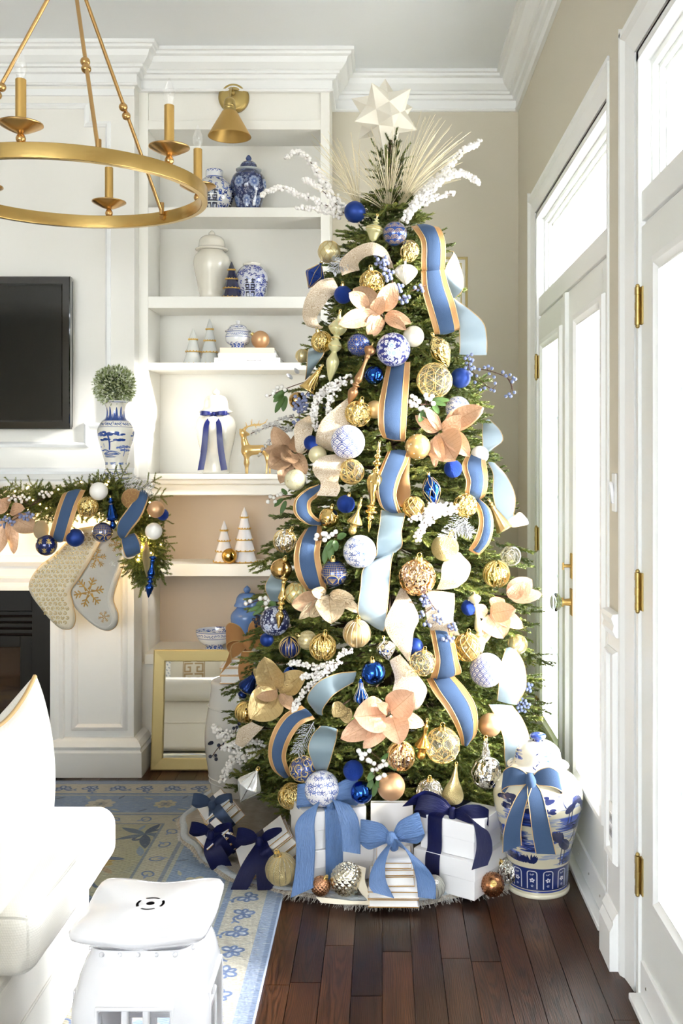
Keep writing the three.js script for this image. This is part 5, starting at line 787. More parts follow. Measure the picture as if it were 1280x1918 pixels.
function turned(prof, top, bot, wpx, label, mat, o = {}) {
  const d = o.d ?? surf((top[0] + bot[0]) / 2, (top[1] + bot[1]) / 2, o.off ?? 0.04), A = at(top[0], top[1], d + (o.lean ?? 0)), B = at(bot[0], bot[1], d - (o.lean ?? 0)), L = A.distanceTo(B), R = wpx / 2 * d / F;
  const t = thing(o.name ?? 'finial_ornament', label, 'ornament', B, o.group); t.quaternion.setFromUnitVectors(V(0, 1, 0), A.clone().sub(B).normalize());
  const pts = PR[prof].map(([r, y]) => [r * R, (1 - y) * L]).reverse(), g = prof === 'kite' ? lathe(pts, 8) : slathe(pts, 60, 36);
  if (o.ribs) { const p = g.attributes.position; for (let i = 0; i < p.count; i++) { const x = p.getX(i), z = p.getZ(i), y = p.getY(i) / L, on = y > o.from && y < o.to ? Math.sin(PI * (y - o.from) / (o.to - o.from)) : 0, k = 1 - 0.16 * on * (0.5 + 0.5 * Math.cos(Math.atan2(z, x) * o.ribs)); p.setX(i, x * k); p.setZ(i, z * k); } g.computeVertexNormals(); }
  part('body', g, mat, t);
  if (o.bands) { const L2 = []; for (const [y, r] of o.bands) L2.push(new THREE.TorusGeometry(R * r, R * 0.035, 5, 30).rotateX(PI / 2).translate(0, (1 - y) * L, 0)); part('gilt_bands', merge(L2), o.bandMat ?? M.wireGold, t); }
  if (o.lines) { const L2 = []; for (let i = 0; i < o.lines; i++) for (const s of o.cross ? [1, -1] : [0]) { const ps = []; for (let k = 0; k <= 10; k++) { const y = o.lineFrom + (o.lineTo - o.lineFrom) * k / 10; let r = 0; const q = PR[prof]; for (let j = 1; j < q.length; j++) if (y <= q[j][1]) { r = q[j - 1][0] + (q[j][0] - q[j - 1][0]) * (y - q[j - 1][1]) / Math.max(1e-6, q[j][1] - q[j - 1][1]); break; } const a = i / o.lines * 6.283 + s * k * 0.14; ps.push(V(R * r * 1.02 * Math.cos(a), (1 - y) * L, R * r * 1.02 * Math.sin(a))); } L2.push(new THREE.TubeGeometry(new THREE.CatmullRomCurve3(ps), 14, R * 0.03, 4)); } part('gilt_lines', merge(L2), o.bandMat ?? M.wireGold, t); }
  const cp = part('cap', new THREE.CylinderGeometry(R * 0.15, R * 0.17, L * 0.05, 12).translate(0, L * 1.0, 0), M.goldCap, t);
  part('hanging_loop', new THREE.TorusGeometry(R * 0.12, R * 0.03, 6, 14).translate(0, L * 1.035, 0), M.goldCap, cp);
  for (const f of [0.2, 0.4, 0.6, 0.8]) blockers.push([A.clone().lerp(B, f), R * 0.9]);
  return t;
}
// ---------- ribbons on the tree ----------
function ribbon(kind, st, label, o = {}) {
  const Ls = [], Rs = [];
  for (const [xl, yl, xr, yr, off = 0.05, tw = 0] of st) { const d = o.d ? o.d + off : surf((xl + xr) / 2, (yl + yr) / 2, off); Ls.push(at(xl, yl, d + tw)); Rs.push(at(xr, yr, d - tw)); if (!o.d) { const c = at((xl + xr) / 2, (yl + yr) / 2, d); blockers.push([c, Math.min(0.05, Math.hypot(xl - xr, yl - yr) / 2 * d / F + 0.004)]); blockers.push([Ls[Ls.length - 1].clone(), 0.014], [Rs[Rs.length - 1].clone(), 0.014]); } }
  if (!o.d) for (let i = 1; i < Ls.length; i++) for (const f of [0.25, 0.5, 0.75]) blockers.push([Ls[i - 1].clone().lerp(Ls[i], f).add(Rs[i - 1].clone().lerp(Rs[i], f)).multiplyScalar(0.5), 0.036]);
  const seg = Math.max(24, st.length * 10), O = Ls[0].clone().add(Rs[0]).multiplyScalar(0.5);
  const t = thing('ribbon', label, 'ribbon', O, o.group); const l = Ls.map((p) => p.clone().sub(O)), r = Rs.map((p) => p.clone().sub(O));
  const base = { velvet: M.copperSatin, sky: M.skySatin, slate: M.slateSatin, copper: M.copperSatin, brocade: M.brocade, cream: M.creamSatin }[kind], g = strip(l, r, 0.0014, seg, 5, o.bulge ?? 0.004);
  part(kind === 'velvet' ? 'copper_band' : 'band', g, base, t);
  const eds = [g.userData.L, g.userData.R];
  if (kind === 'velvet') {
    let s = 0; const cam = V(0, EYE, 0).sub(O); g.userData.N.forEach((n) => s += n.dot(cam)); s = (o.flip ? -1 : 1) * Math.sign(s || 1);
    const inner = (f) => g.userData.L.map((p, i) => p.clone().lerp(g.userData.R[i], f).addScaledVector(g.userData.N[i], s * 0.0045));
    const v = strip(inner(o.in0 ?? 0.2).filter((_, i) => i % 3 === 0), inner(o.in1 ?? 0.8).filter((_, i) => i % 3 === 0), 0.0014, seg, 5, (o.bulge ?? 0.004) * s * Math.sign(s)); part('velvet_band', v, M.velvet, t); eds.push(v.userData.L, v.userData.R);
  }
  if (kind !== 'brocade') for (const e of eds) part('gold_wire_edge', new THREE.TubeGeometry(new THREE.CatmullRomCurve3(e.filter((_, i) => i % 3 === 0)), seg, 0.0017, 5), M.goldCord, t);
  return t;
}
// ---------- leaves, berries, sprays ----------
const leafVein = canvasTex(256, 512, (c, w, h) => { c.fillStyle = '#ffffff'; c.fillRect(0, 0, w, h); c.strokeStyle = '#d9cbb8'; c.lineWidth = 5; c.beginPath(); c.moveTo(w / 2, h); c.lineTo(w / 2, 0); c.stroke(); c.lineWidth = 2; for (let i = 1; i < 9; i++) for (const s of [-1, 1]) { c.beginPath(); c.moveTo(w / 2, h - i * h / 9); c.quadraticCurveTo(w / 2 + s * 60, h - i * h / 9 - 20, w / 2 + s * 115, h - i * h / 9 - 56); c.stroke(); } });
const LV = { copper: P({ color: '#d4ab8a', map: leafVein, roughness: 0.38, metalness: 0.25, sheen: 0.3, bumpMap: rippleBump, bumpScale: 0.004 }), taupe: P({ color: '#b08f70', map: leafVein, roughness: 0.45, metalness: 0.2, bumpMap: rippleBump, bumpScale: 0.003 }), gold: P({ color: '#c4ab78', map: leafVein, roughness: 0.28, metalness: 0.6, bumpMap: rippleBump, bumpScale: 0.004 }), champagne: P({ color: '#d3bd9c', map: leafVein, roughness: 0.26, metalness: 0.55, bumpMap: rippleBump, bumpScale: 0.005 }), peach: P({ color: '#e2b493', map: leafVein, roughness: 0.36, metalness: 0.22, bumpMap: rippleBump, bumpScale: 0.003 }) };
function leafGeo(L, w, bend = 0.2, cup = 0.25, wav = 0.04) {
  const n = 12, m = 6, pos = [], uv = [], idx = [];
  for (const s of [1, -1]) { const o = pos.length / 3; for (let i = 0; i <= n; i++) { const t = i / n, hw = w / 2 * 1.22 * Math.pow(Math.sin(PI * Math.pow(t, 0.9)), 0.62) * (t > 0.97 ? 0.6 : 1) + 0.0012; for (let j = 0; j <= m; j++) { const u = j / m * 2 - 1; pos.push(hw * u, L * t, s * 0.0006 + bend * L * t * t - cup * Math.abs(u) ** 1.6 * hw * -1 + wav * L * Math.sin(t * 9 + u * 2) * Math.abs(u)); uv.push(j / m, t); } } for (let i = 0; i < n; i++) for (let j = 0; j < m; j++) { const a = o + i * (m + 1) + j, b = a + 1, c = a + m + 1, d = c + 1; if (s > 0) idx.push(a, b, d, a, d, c); else idx.push(a, d, b, a, c, d); } }
  const g = new THREE.BufferGeometry(); g.setAttribute('position', new THREE.Float32BufferAttribute(pos, 3)); g.setAttribute('uv', new THREE.Float32BufferAttribute(uv, 2)); g.setIndex(idx); g.computeVertexNormals(); return g;
}
function setLeaf(m, A, B, face) { const y = B.clone().sub(A).normalize(), z = face.clone().addScaledVector(y, -face.dot(y)).normalize(), x = y.clone().cross(z); m.quaternion.setFromRotationMatrix(new THREE.Matrix4().makeBasis(x, y, z)); }
// magnolia spray: centre pixel and leaves [base x, base y, tip x, tip y, width px, bend, lift]
function magnolia(mat, cx, cy, leaves, label, o = {}) {
  const dc = o.d ?? surf(cx, cy, 0.03), O = at(cx, cy, dc), t = thing('magnolia_spray', label, 'leaf spray', O, o.group);
  part('stem', rod(V(0, 0, 0), outward(O).multiplyScalar(-0.1), 0.004, 0.003, 8), M.bark, t);
  for (const [bx, by, tx, ty, w, bend = 0.15, lift = 0.06, mt] of leaves) {
    const A = at(bx, by, dc - 0.015), B = at(tx, ty, dc - lift), L = A.distanceTo(B), cam = V(0, EYE, 0).sub(A).normalize();
    const m = part('leaf', leafGeo(L, w * dc / F, -bend, 0.3, 0.03), mt ?? mat, t, A.clone().sub(O)); setLeaf(m, A, B, cam.add(V(rr(-0.35, 0.35), rr(-0.2, 0.4), rr(-0.2, 0.2))));
    if (!o.d) for (const f of [0.3, 0.6, 0.9]) blockers.push([A.clone().lerp(B, f), Math.min(0.03, w / 2 * dc / F)]);
  }
  return t;
}
const berryG = ball(1, 14, 10), beadG = ico(1, 1);
// berry sprig: stem pixels [x, y, outward offset]; berries [x, y]
function sprig(stem, berries, r, mat, label, o = {}) {
  const P3 = stem.map(([x, y, off]) => o.d ? at(x, y, o.d - (off ?? 0)) : onTree(x, y, off ?? 0.06)), O = P3[0].clone(), t = thing(o.name ?? 'berry_sprig', label, 'sprig', O, o.group), c = curve(P3.map((p) => p.clone().sub(O))), more = (o.forks ?? []).map((f) => curve(f.map(([x, y]) => (o.d ? at(x, y, o.d) : onTree(x, y, 0.06)).sub(O))));
  part('stem', merge([c, ...more].map((k) => new THREE.TubeGeometry(k, 24, o.stem ?? 0.0018, 6))), o.stemMat ?? M.stemBrown, t); const pts = [c, ...more].flatMap((k) => k.getPoints(40)), stalk = [];
  for (const [x, y, k = 1] of berries) {
    let dn = o.d ?? surf(x, y, 0.07), p = at(x, y, dn).sub(O), best = pts[0]; for (const q of pts) { const a = at(x, y, -(q.z + O.z)).sub(O); if (a.distanceTo(q) < (best._d ?? 9)) { best = q; q._d = a.distanceTo(q); } } p = at(x, y, -(best.z + O.z) - rr(-0.006, 0.014)).sub(O);
    const m = part('berry', berryG, mat, t, p); m.scale.setScalar(r * k * rr(0.92, 1.08)); stalk.push(rod(best, p, 0.0009, 0.0009, 5)); if (!o.d) blockers.push([p.clone().add(O), r * 1.2]); for (const q of pts) delete q._d;
  }
  if (stalk.length) part('stalks', merge(stalk), o.stemMat ?? M.stemBrown, t);
  for (const [bx, by, tx, ty, w, lm] of o.leaves ?? []) { const d = o.d ?? surf((bx + tx) / 2, (by + ty) / 2, 0.06), A = at(bx, by, d), B = at(tx, ty, d - 0.015), m = part('leaf', leafGeo(A.distanceTo(B), w * d / F, -0.1, 0.2, 0.02), lm ?? M.leafGreen, t, A.clone().sub(O)); setLeaf(m, A, B, V(rr(-0.4, 0.4), 0.3, 1)); }
  return t;
}
// a branch crusted with small white beads
function beadSpray(lines, label, o = {}) {
  const all = lines.map((l) => l.map(([x, y, off]) => o.d ? at(x, y, o.d - (off ?? 0)) : onTree(x, y, off ?? 0.06))), O = all[0][0].clone(), t = thing('white_berry_branch', label, 'branch', O, o.group), stems = [], L = [];
  for (const l of all) { const c = curve(l.map((p) => p.clone().sub(O))), len = c.getLength(); stems.push(new THREE.TubeGeometry(c, 24, 0.0016, 5)); const n = Math.round(len * (o.dense ?? 420)); for (let i = 0; i < n; i++) { const u = rr(o.from ?? 0.04, 1), p = c.getPoint(u), w = (o.w ?? 0.011) * (1 - 0.45 * u); L.push(beadG.clone().scale(...Array(3).fill(rr(0.0042, 0.0062) * (o.s ?? 1))).translate(p.x + rr(-w, w), p.y + rr(-w, w), p.z + rr(-w, w))); } if (!o.d) for (const u of [0.2, 0.4, 0.6, 0.8, 1]) blockers.push([c.getPoint(u).add(O), 0.02]); }
  part('stem', merge(stems), M.stemBrown, t); part('beads', merge(L), o.mat ?? M.snowBead, t).userData.kind = 'stuff';
  return t;
}
function fernSprig(x0, y0, x1, y1, wpx, label, o = {}) {
  const d = o.d ?? surf((x0 + x1) / 2, (y0 + y1) / 2, 0.07), A = at(x0, y0, d + 0.02), B = at(x1, y1, d - 0.02), L = A.distanceTo(B), w = wpx * d / F, t = thing('silver_sprig', label, 'sprig', A, o.group), D = B.clone().sub(A).normalize(), U = D.clone().cross(V(0, 0.2, 1)).normalize(), N = U.clone().cross(D), list = [];
  part('stem', rod(V(0, 0, 0), B.clone().sub(A), 0.0016, 0.001, 6), o.mat ?? M.silverSprig, t);
  for (let i = 1; i < 16; i++) for (const s of [-1, 1]) { const u = i / 16, P0 = D.clone().multiplyScalar(L * u), len = w * (1 - 0.6 * u) * rr(0.8, 1.1), dir = D.clone().multiplyScalar(0.7).addScaledVector(U, s).addScaledVector(N, rr(-0.3, 0.5)).normalize(); for (let k = 0; k < 5; k++) { const q = P0.clone().addScaledVector(dir, len * k / 5), dd = dir.clone().addScaledVector(U, rr(-0.7, 0.7)).addScaledVector(N, rr(-0.5, 0.7)).addScaledVector(D, rr(-0.2, 0.7)).normalize(); list.push(rod(q, q.clone().addScaledVector(dd, rr(0.009, 0.015)), 0.0016, 0.0004, 4)); } }
  part('frond', merge(list), o.mat ?? M.silverSprig, t); return t;
}
// ---------- conifer sprays ----------
function twigInto(pos, col, O, D, Nn, L, n, nl, tone) {
  const S0 = D.clone().cross(Nn).normalize(), wide = 0.002; let q = [];
  const tri = (a, b, c, k) => { pos.push(a.x, a.y, a.z, b.x, b.y, b.z, c.x, c.y, c.z); for (let i = 0; i < 3; i++) col.push(k[0], k[1], k[2]); };
  const tip = O.clone().addScaledVector(D, L); for (let i = 0; i < 3; i++) { const a = i * 2.094, b = a + 2.094, p = (t) => O.clone().addScaledVector(S0, 0.0016 * Math.cos(t)).addScaledVector(Nn, 0.0016 * Math.sin(t)); tri(p(a), p(b), tip, [0.5, 0.38, 0.26]); }
  for (let i = 0; i < n; i++) {
    const u = (i + rnd()) / n, a = rnd() * 6.283, side = S0.clone().multiplyScalar(Math.cos(a) * 1.15).addScaledVector(Nn, Math.sin(a) * 0.8 + 0.1), d = D.clone().multiplyScalar(rr(0.75, 1.05) + 0.5 * u * u).addScaledVector(side, 1).normalize(), b = O.clone().addScaledVector(D, L * u), e = b.clone().addScaledVector(d, nl * rr(0.95, 1.05) * (1 - 0.15 * u)), x = d.clone().cross(D).normalize().multiplyScalar(wide), y = d.clone().cross(x).normalize().multiplyScalar(wide * 0.7), m = b.clone().lerp(e, 0.45), k = tone.map((v) => v * rr(0.82, 1.15));
    tri(b, m.clone().add(x), e, k); tri(b, e, m.clone().sub(x), k); tri(b, m.clone().add(x).add(y), m.clone().sub(x), k);
  }
}
function sprayGeo(kind) {
  const pos = [], col = [], D = V(0, 1, 0), N = V(0, 0, 1), tone = [1, 1, 1];
  twigInto(pos, col, V(0, 0, 0), D, N, 0.17, 150, 0.0165, tone);
  for (const [u, L] of kind === 0 ? [[0.16, 0.085], [0.48, 0.07]] : [[0.3, 0.09], [0.62, 0.055]]) for (const s of [-1, 1]) { const d = V(s * rr(0.75, 0.95), 0.75, rr(-0.25, 0.3)).normalize(); twigInto(pos, col, V(0, 0.17 * (u + rr(-0.03, 0.03)), 0), d, N, L * rr(0.85, 1.1), Math.round(L * 920), 0.0155, tone); }
  const g = new THREE.BufferGeometry(); g.setAttribute('position', new THREE.Float32BufferAttribute(pos, 3)); g.setAttribute('color', new THREE.Float32BufferAttribute(col, 3)); g.computeVertexNormals(); return g;
}
const sprays = [sprayGeo(0), sprayGeo(1), sprayGeo(0)];
const greens = ['#7c8540', '#6a7537', '#8e944b', '#5b6730'];
const needleMats = greens.map((c) => S({ color: c, roughness: 0.55, vertexColors: true, side: THREE.DoubleSide }));
const needleInst = S({ color: '#ffffff', roughness: 0.55, vertexColors: true, side: THREE.DoubleSide });
function aim(dir, flatUp) { const y = dir.clone().normalize(), x = y.clone().cross(flatUp).normalize(), z = x.clone().cross(y); return new THREE.Quaternion().setFromRotationMatrix(new THREE.Matrix4().makeBasis(x, y, z)); }
function dressed(parent, list, nParts, partName) {   // list of { p, q, s, tint }, nearest first: the first nParts are parts, the rest one part
  list.slice(0, nParts).forEach((e, i) => { const m = part(partName, sprays[i % 3], needleMats[e.tint], parent, e.p); m.quaternion.copy(e.q); m.scale.setScalar(e.s); });
  const m4 = new THREE.Matrix4(), c = new THREE.Color();
  [0, 1].forEach((v) => { const sub = list.slice(nParts).filter((_, i) => i % 2 === v); if (!sub.length) return; const im = new THREE.InstancedMesh(sprays[v], needleInst, sub.length); sub.forEach((e, i) => { im.setMatrixAt(i, m4.compose(e.p, e.q, V(e.s, e.s, e.s))); im.setColorAt(i, c.set(greens[e.tint])); }); im.name = 'foliage'; im.userData.kind = 'stuff'; shade(im); parent.add(im); });
}
function christmasTree() {
  const o = thing('christmas_tree', 'tall green artificial christmas tree decorated in blue and gold', 'tree', [TX, 0, -TD]);
  part('trunk', rod(V(0, 0.02, 0), V(0, 2.7, 0), 0.035, 0.008, 14), M.bark, o);
  part('stand', merge([0, 1, 2, 3].map((k) => rod(V(0, 0.16, 0), V(0.26 * Math.cos(k * PI / 2 + 0.4), 0.022, 0.26 * Math.sin(k * PI / 2 + 0.4)), 0.014))), M.blackMetal, o);
  const list = [], limbs = [], blocked = (p, q) => { for (const [c, R] of blockers) { const od = outward(c), x = c.x - TX, z = c.z + TD; for (const f of [0.35, 0.6, 0.8, 1]) { const sx = p.x + (q.x - p.x) * f - x, sy = p.y + (q.y - p.y) * f - c.y, sz = p.z + (q.z - p.z) * f - z, t = Math.max(0, Math.min(0.16, sx * od.x + sz * od.z)); if ((sx - t * od.x) ** 2 + sy * sy + (sz - t * od.z) ** 2 < (R + 0.014) ** 2) return true; } } return false; };
  const N = 3300;
  for (let i = 0; i < N; i++) {
    let y = 0.12 + 2.36 * Math.pow(rnd(), 1.45); if (y > 2.2 && rnd() < 0.45) continue; const r = treeR(y), a = rnd() * 2 * PI, layer = rnd(), s = rr(0.8, 1.15) * (y > 2.3 ? 0.8 : 1), L = 0.17 * s;
    const reach = r * (layer < 0.12 ? rr(0.97, 1.08) : layer < 0.55 ? rr(0.82, 0.96) : layer < 0.8 ? rr(0.66, 0.86) : rr(0.4, 0.7)), up = -0.12 + 0.42 * Math.pow(y / 2.7, 1.5) + rr(-0.38, 0.3), aa = a + rr(-0.95, 0.95);
    const dir = V(Math.cos(aa), up, Math.sin(aa)).normalize(), tip = V(reach * Math.cos(a), y, reach * Math.sin(a)), p = tip.clone().addScaledVector(dir, -L);
    if (tip.x > 0.61 || tip.y < 0.1) continue; if (Math.hypot(tip.x, tip.z) < 0.02 && y < 2.5) continue;
    if (blocked(p, tip)) continue;
    list.push({ p, q: aim(dir, V(0, 1, 0.001)), s, tint: Math.floor(rnd() * 4), key: layer < 0.55 && tip.z > 0.02 ? tip.z + rnd() * 0.4 : -9 });
    if (i % 12 === 0) limbs.push(rod(V(0, y - up * r * 0.9 + 0.02, 0), p, 0.006, 0.003, 5));
  }
  for (let i = 0; i < 12; i++) { const a = i * 2.4, y = 2.5 + i * 0.014, dir = V(Math.cos(a) * 0.7, 1, Math.sin(a) * 0.7); list.push({ p: V(0, y - 0.05, 0), q: aim(dir, V(Math.cos(a + 1), 0.2, Math.sin(a + 1))), s: 0.85, tint: i % 4, key: 9 }); }
  list.sort((a, b) => b.key - a.key);
  dressed(o, list, 280, 'branch_tip');
  part('boughs', merge(limbs), M.bark, o).userData.kind = 'stuff';
  return o;
}
// ---------- decorations on the tree ----------
GRP = 'decorations on the christmas tree';
{ // star: twelve five-sided points
  const c = at(720, 214, TD), R = 0.15, o = thing('tree_star', 'cream paper star with many points on the very top of the tree', 'star', c, null), p = new THREE.IcosahedronGeometry(1, 0).attributes.position, tips = [], mids = [];
  for (let i = 0; i < p.count; i += 3) { const v = [0, 1, 2].map((k) => V().fromBufferAttribute(p, i + k)); for (const q of v) if (!tips.some((t) => t.distanceTo(q) < 0.1)) tips.push(q); mids.push(v[0].clone().add(v[1]).add(v[2]).normalize()); }
  for (const t of tips) {
    const x = V(t.y, -t.x, 0.37).cross(t).normalize(), y = t.clone().cross(x), base = mids.filter((m) => m.dot(t) > 0.7).sort((a, b2) => Math.atan2(a.dot(y), a.dot(x)) - Math.atan2(b2.dot(y), b2.dot(x))).map((m) => m.clone().multiplyScalar(0.5628 * R)), T3 = t.clone().multiplyScalar(R), f = [];
    base.forEach((q, k) => { const n = base[(k + 1) % base.length]; f.push(...q.toArray(), ...n.toArray(), ...T3.toArray()); });
    const s = new THREE.BufferGeometry(); s.setAttribute('position', new THREE.Float32BufferAttribute(f, 3)); s.computeVertexNormals(); boxUV(s); part('star_point', s, M.star, o);
  }
  o.quaternion.setFromUnitVectors(tips[0].clone().normalize(), V(0.22, -0.38, 1).normalize());
}
function grassPick(bx, by, tips, label) {
  const d = 3.93, O = at(bx, by, d), o = thing('glitter_grass_pick', label, 'spray', O), L = [];
  for (const [tx, ty] of tips) for (let k = 0; k < 9; k++) { const B = at(tx + rr(-26, 26), ty + rr(-26, 30), d + rr(-0.2, 0.12)).sub(O), A = V(rr(-0.008, 0.008), 0, rr(-0.008, 0.008)), m = A.clone().lerp(B, 0.5).add(V(-B.x * 0.16, 0.02, 0)); L.push(new THREE.TubeGeometry(new THREE.QuadraticBezierCurve3(A, m, B), 10, rr(0.0006, 0.001), 4)); }
  part('blades', merge(L), M.champGlitter, o); part('wrapped_stem', rod(V(0, 0.02, 0), V(0, -0.06, -0.03), 0.004), M.champGlitter, o);
}
grassPick(728, 402, [[655, 330], [672, 298], [700, 290], [716, 262], [742, 270], [765, 300], [690, 320], [752, 330], [726, 300]], 'glittering champagne grass fan in the middle of the tree top');
grassPick(672, 392, [[604, 266], [618, 290], [640, 270], [652, 262], [612, 330], [636, 310], [600, 300]], 'glittering champagne grass fan on the shelf side of the tree top');
grassPick(748, 394, [[790, 262], [812, 228], [800, 240], [838, 262], [862, 256], [845, 300], [868, 308], [786, 300], [815, 290]], 'glittering champagne grass fan on the door side of the tree top');
const tl = (l) => l.map((s) => s.map(([x, y]) => [x, y])), TDo = { d: 3.9, dense: 380, s: 1.25 };
beadSpray(tl([[[650, 398], [624, 370], [599, 334], [581, 302], [558, 284], [537, 294]], [[655, 402], [616, 352], [604, 330], [590, 306]]]), 'white berry branch curling high towards the shelves at the tree top', TDo);
beadSpray(tl([[[648, 402], [606, 359], [581, 341], [566, 336]], [[646, 400], [599, 379], [559, 363], [523, 352], [488, 366]], [[640, 404], [590, 392], [555, 388]]]), 'white berry branch spreading low towards the shelves at the tree top', { d: 3.86, dense: 380, s: 1.25 });
beadSpray(tl([[[757, 408], [785, 370], [821, 334], [850, 298]], [[765, 400], [800, 352], [836, 318], [868, 282], [880, 276], [899, 266]]]), 'white berry branch rising steeply beside the grass on the door side', { d: 3.88, dense: 430, w: 0.013, s: 1.25 });
beadSpray(tl([[[760, 412], [775, 384], [821, 345], [854, 323], [882, 330], [897, 343]], [[762, 402], [800, 366], [840, 330], [874, 326]], [[758, 416], [767, 399], [814, 370], [854, 362]]]), 'white berry branch with the thickest cluster at the tree top', { d: 3.84, dense: 460, w: 0.014, s: 1.25 });

// baubles, from the top down
bauble(665, 397, 20, 'matte navy ball just under the white berries at the tree top', G.navyMatte, { cap: false });
turned('tiered', [707, 404], [698, 453], 34, 'pearl and gold onion ornament with stepped top near the tree top', G.paleGreenGold, { bands: [[0.46, 0.92], [0.54, 1.02]], name: 'onion_ornament' });
bauble(740, 438, 23, 'blue ball painted with gold scallop arches near the tree top', P({ map: T.scallopBlue, metalness: 0.35, roughness: 0.22, clearcoat: 0.6 }), { spin: -1.2, cap: false });
bauble(767, 470, 19, 'wrinkled gold glass ornament tucked beside the topmost velvet ribbon', G.goldMercury, { squash: 1.1, cap: false });
bauble(617, 472, 21, 'champagne ball with a fine gold lattice beside the silver frond', G.champGold, { trace: 'lattice', sc: 0.018, cap: false });
turned('kite', [602, 492], [578, 541], 38, 'blue glitter faceted ornament hanging at the shelf-side edge', G.blueGlitter, { lines: 8, lineFrom: 0.1, lineTo: 0.95, off: 0.06, name: 'faceted_ornament' });
bauble(697, 529, 23, 'gold embossed ball above the copper magnolia leaves', G.goldMercury, { trace: 'scroll', sc: 0.03, bead: 30, ang: -5 });
turned('onion', [759, 488], [761, 534], 44, 'cream onion ornament with raised glitter leaf lines', G.pearl, { lines: 7, lineFrom: 0.2, lineTo: 0.94, bandMat: M.champGlitter, name: 'onion_ornament' });
bauble(643, 552, 17, 'blue glitter ball under the brocade loop near the top', G.blueGlitter);
turned('spire', [637, 586], [618, 716], 34, 'long pale gold finial with criss-cross lines pointing down', G.paleGreenGold, { lines: 8, cross: true, lineFrom: 0.13, lineTo: 0.31, bands: [[0.48, 0.78], [0.36, 0.5]] });
bauble(603, 640, 20, 'pale gold crackled ball touching the long pale finial', G.goldMercury, { trace: 'petal', sc: 0.02, off: 0.05, ang: -20 });
bauble(567, 667, 13, 'small pale pearl ball at the shelf-side edge above the gold tassel', G.champGold, { trace: 'stripe', sc: 0.03, off: 0.03, cap: false });
bauble(672, 646, 22, 'blue ball with gold star tracery beside the copper spindle', P({ map: T.starBlue, metalness: 0.4, roughness: 0.2, clearcoat: 0.5 }), { spin: 1, cap: false });
turned('copperSpire', [697, 647], [653, 757], 22, 'copper spindle ornament slanting across the upper tree', P({ color: '#bd8f66', metalness: 0.85, roughness: 0.33 }), { off: 0.07 });
bauble(737, 655, 32, 'large dark blue ball covered in white blossoms', whitePaint(T.prunus), { off: 0.06, cap: false, spin: 0.5 });
bauble(775, 630, 20, 'matte pearl white ball beside the blossom ball', G.pearl, { cap: false });
turned('tear', [811, 627], [841, 688], 40, 'wrinkled gold teardrop above the star-wired ball', G.goldMercury, { off: 0.06, name: 'teardrop_ornament' });
bauble(814, 713, 33, 'large clear ball wired with gold stars', G.clear, { trace: 'stars', sc: 0.02, off: 0.06, cap: false });
bauble(863, 708, 19, 'matte royal blue ball against the light blue berries', G.navyMatte, { off: 0.05, cap: false });
turned('tassel', [603, 686], [576, 732], 36, 'gold fluted bell ornament on the shelf side of the tree', G.goldShiny, { ribs: 12, from: 0, to: 0.8, off: 0.06, name: 'bell_ornament' });
bauble(557, 750, 16, 'bronze glass ball half hidden behind pale blue berries', G.bronze, { cap: false, off: 0.02 });
bauble(701, 703, 18, 'shiny blue glass ball between copper spindle and velvet ribbon', G.blueShiny, { cap: false });
bauble(671, 775, 24, 'ornate shiny gold ball above the quatrefoil ball', G.goldMercury, { trace: 'scroll', sc: 0.035 });
bauble(702, 767, 17, 'plain satin gold ball half behind the blue velvet ribbon', G.goldMatte, { off: 0.0, cap: false });
bauble(652, 828, 32, 'large white ball with blue quatrefoil lattice mid tree', whitePaint(T.quatre), { off: 0.06, cap: false, spin: 0.3 });
bauble(582, 829, 14, 'small matte blue ball beside the taupe flower', G.blueGlitter, { off: 0.03, cap: false });
bauble(595, 852, 17, 'plain ivory ball tucked under the brocade ribbon', G.ivory, { off: 0.045, cap: false });
bauble(553, 899, 20, 'pale ball with gold leaf scrolls at the shelf-side edge', whitePaint(T.lace), { off: 0.03, cap: false });
bauble(659, 884, 23, 'clear ball wrapped in loose gold bands', G.clear, { trace: 'rings', sc: 0.05, cap: false });
turned('urn', [711, 833], [691, 998], 32, 'tall shiny gold urn finial in the middle of the tree', G.goldShiny, { off: 0.07, ribs: 10, from: 0.3, to: 0.68 });
bauble(783, 837, 24, 'pearly gold ball dotted with beads beside the copper magnolia', P({ color: '#ddb878', metalness: 0.55, roughness: 0.3 }), { bead: 36, beadMat: M.champGlitter, cap: false });
bauble(858, 765, 23, 'white ball with blue flowers half behind copper leaves', whitePaint(T.delft), { off: 0.02, cap: false });
bauble(899, 852, 17, 'plain cream ball against the pale satin ribbon', G.white, { off: 0.03, cap: false });
bauble(849, 878, 17, 'blue glitter ball under the big copper magnolia leaf', G.blueGlitter);
turned('tear', [803, 888], [815, 951], 36, 'blue glass egg ornament netted in gold', G.blueShiny, { lines: 6, cross: true, lineFrom: 0.1, lineTo: 0.92, off: 0.05, name: 'teardrop_ornament' });
bauble(775, 950, 20, 'clear ball in a square gold lattice beside white berries', G.clearGold, { trace: 'lattice', sc: 0.05, cap: false });
bauble(872, 947, 22, 'sunlit gold ball behind the white berry cluster', G.goldMercury, { trace: 'scroll', sc: 0.03, cap: false });
bauble(648, 944, 17, 'bright blue glitter ball beside the gold urn finial', G.blueGlitter);
bauble(617, 969, 19, 'mirror gold ball inside the curl of the velvet ribbon', G.goldShiny, { ang: 15 });
turned('bell', [677, 936], [658, 1003], 30, 'gold fluted lantern ornament beside the gold urn finial', P({ color: '#dcc07c', metalness: 0.8, roughness: 0.25 }), { ribs: 12, from: 0.3, to: 0.65, off: 0.06, name: 'bell_ornament' });
bauble(834, 1026, 26, 'frosted gold ball glittering under the white berries', G.goldGlitter, { squash: 0.96 });
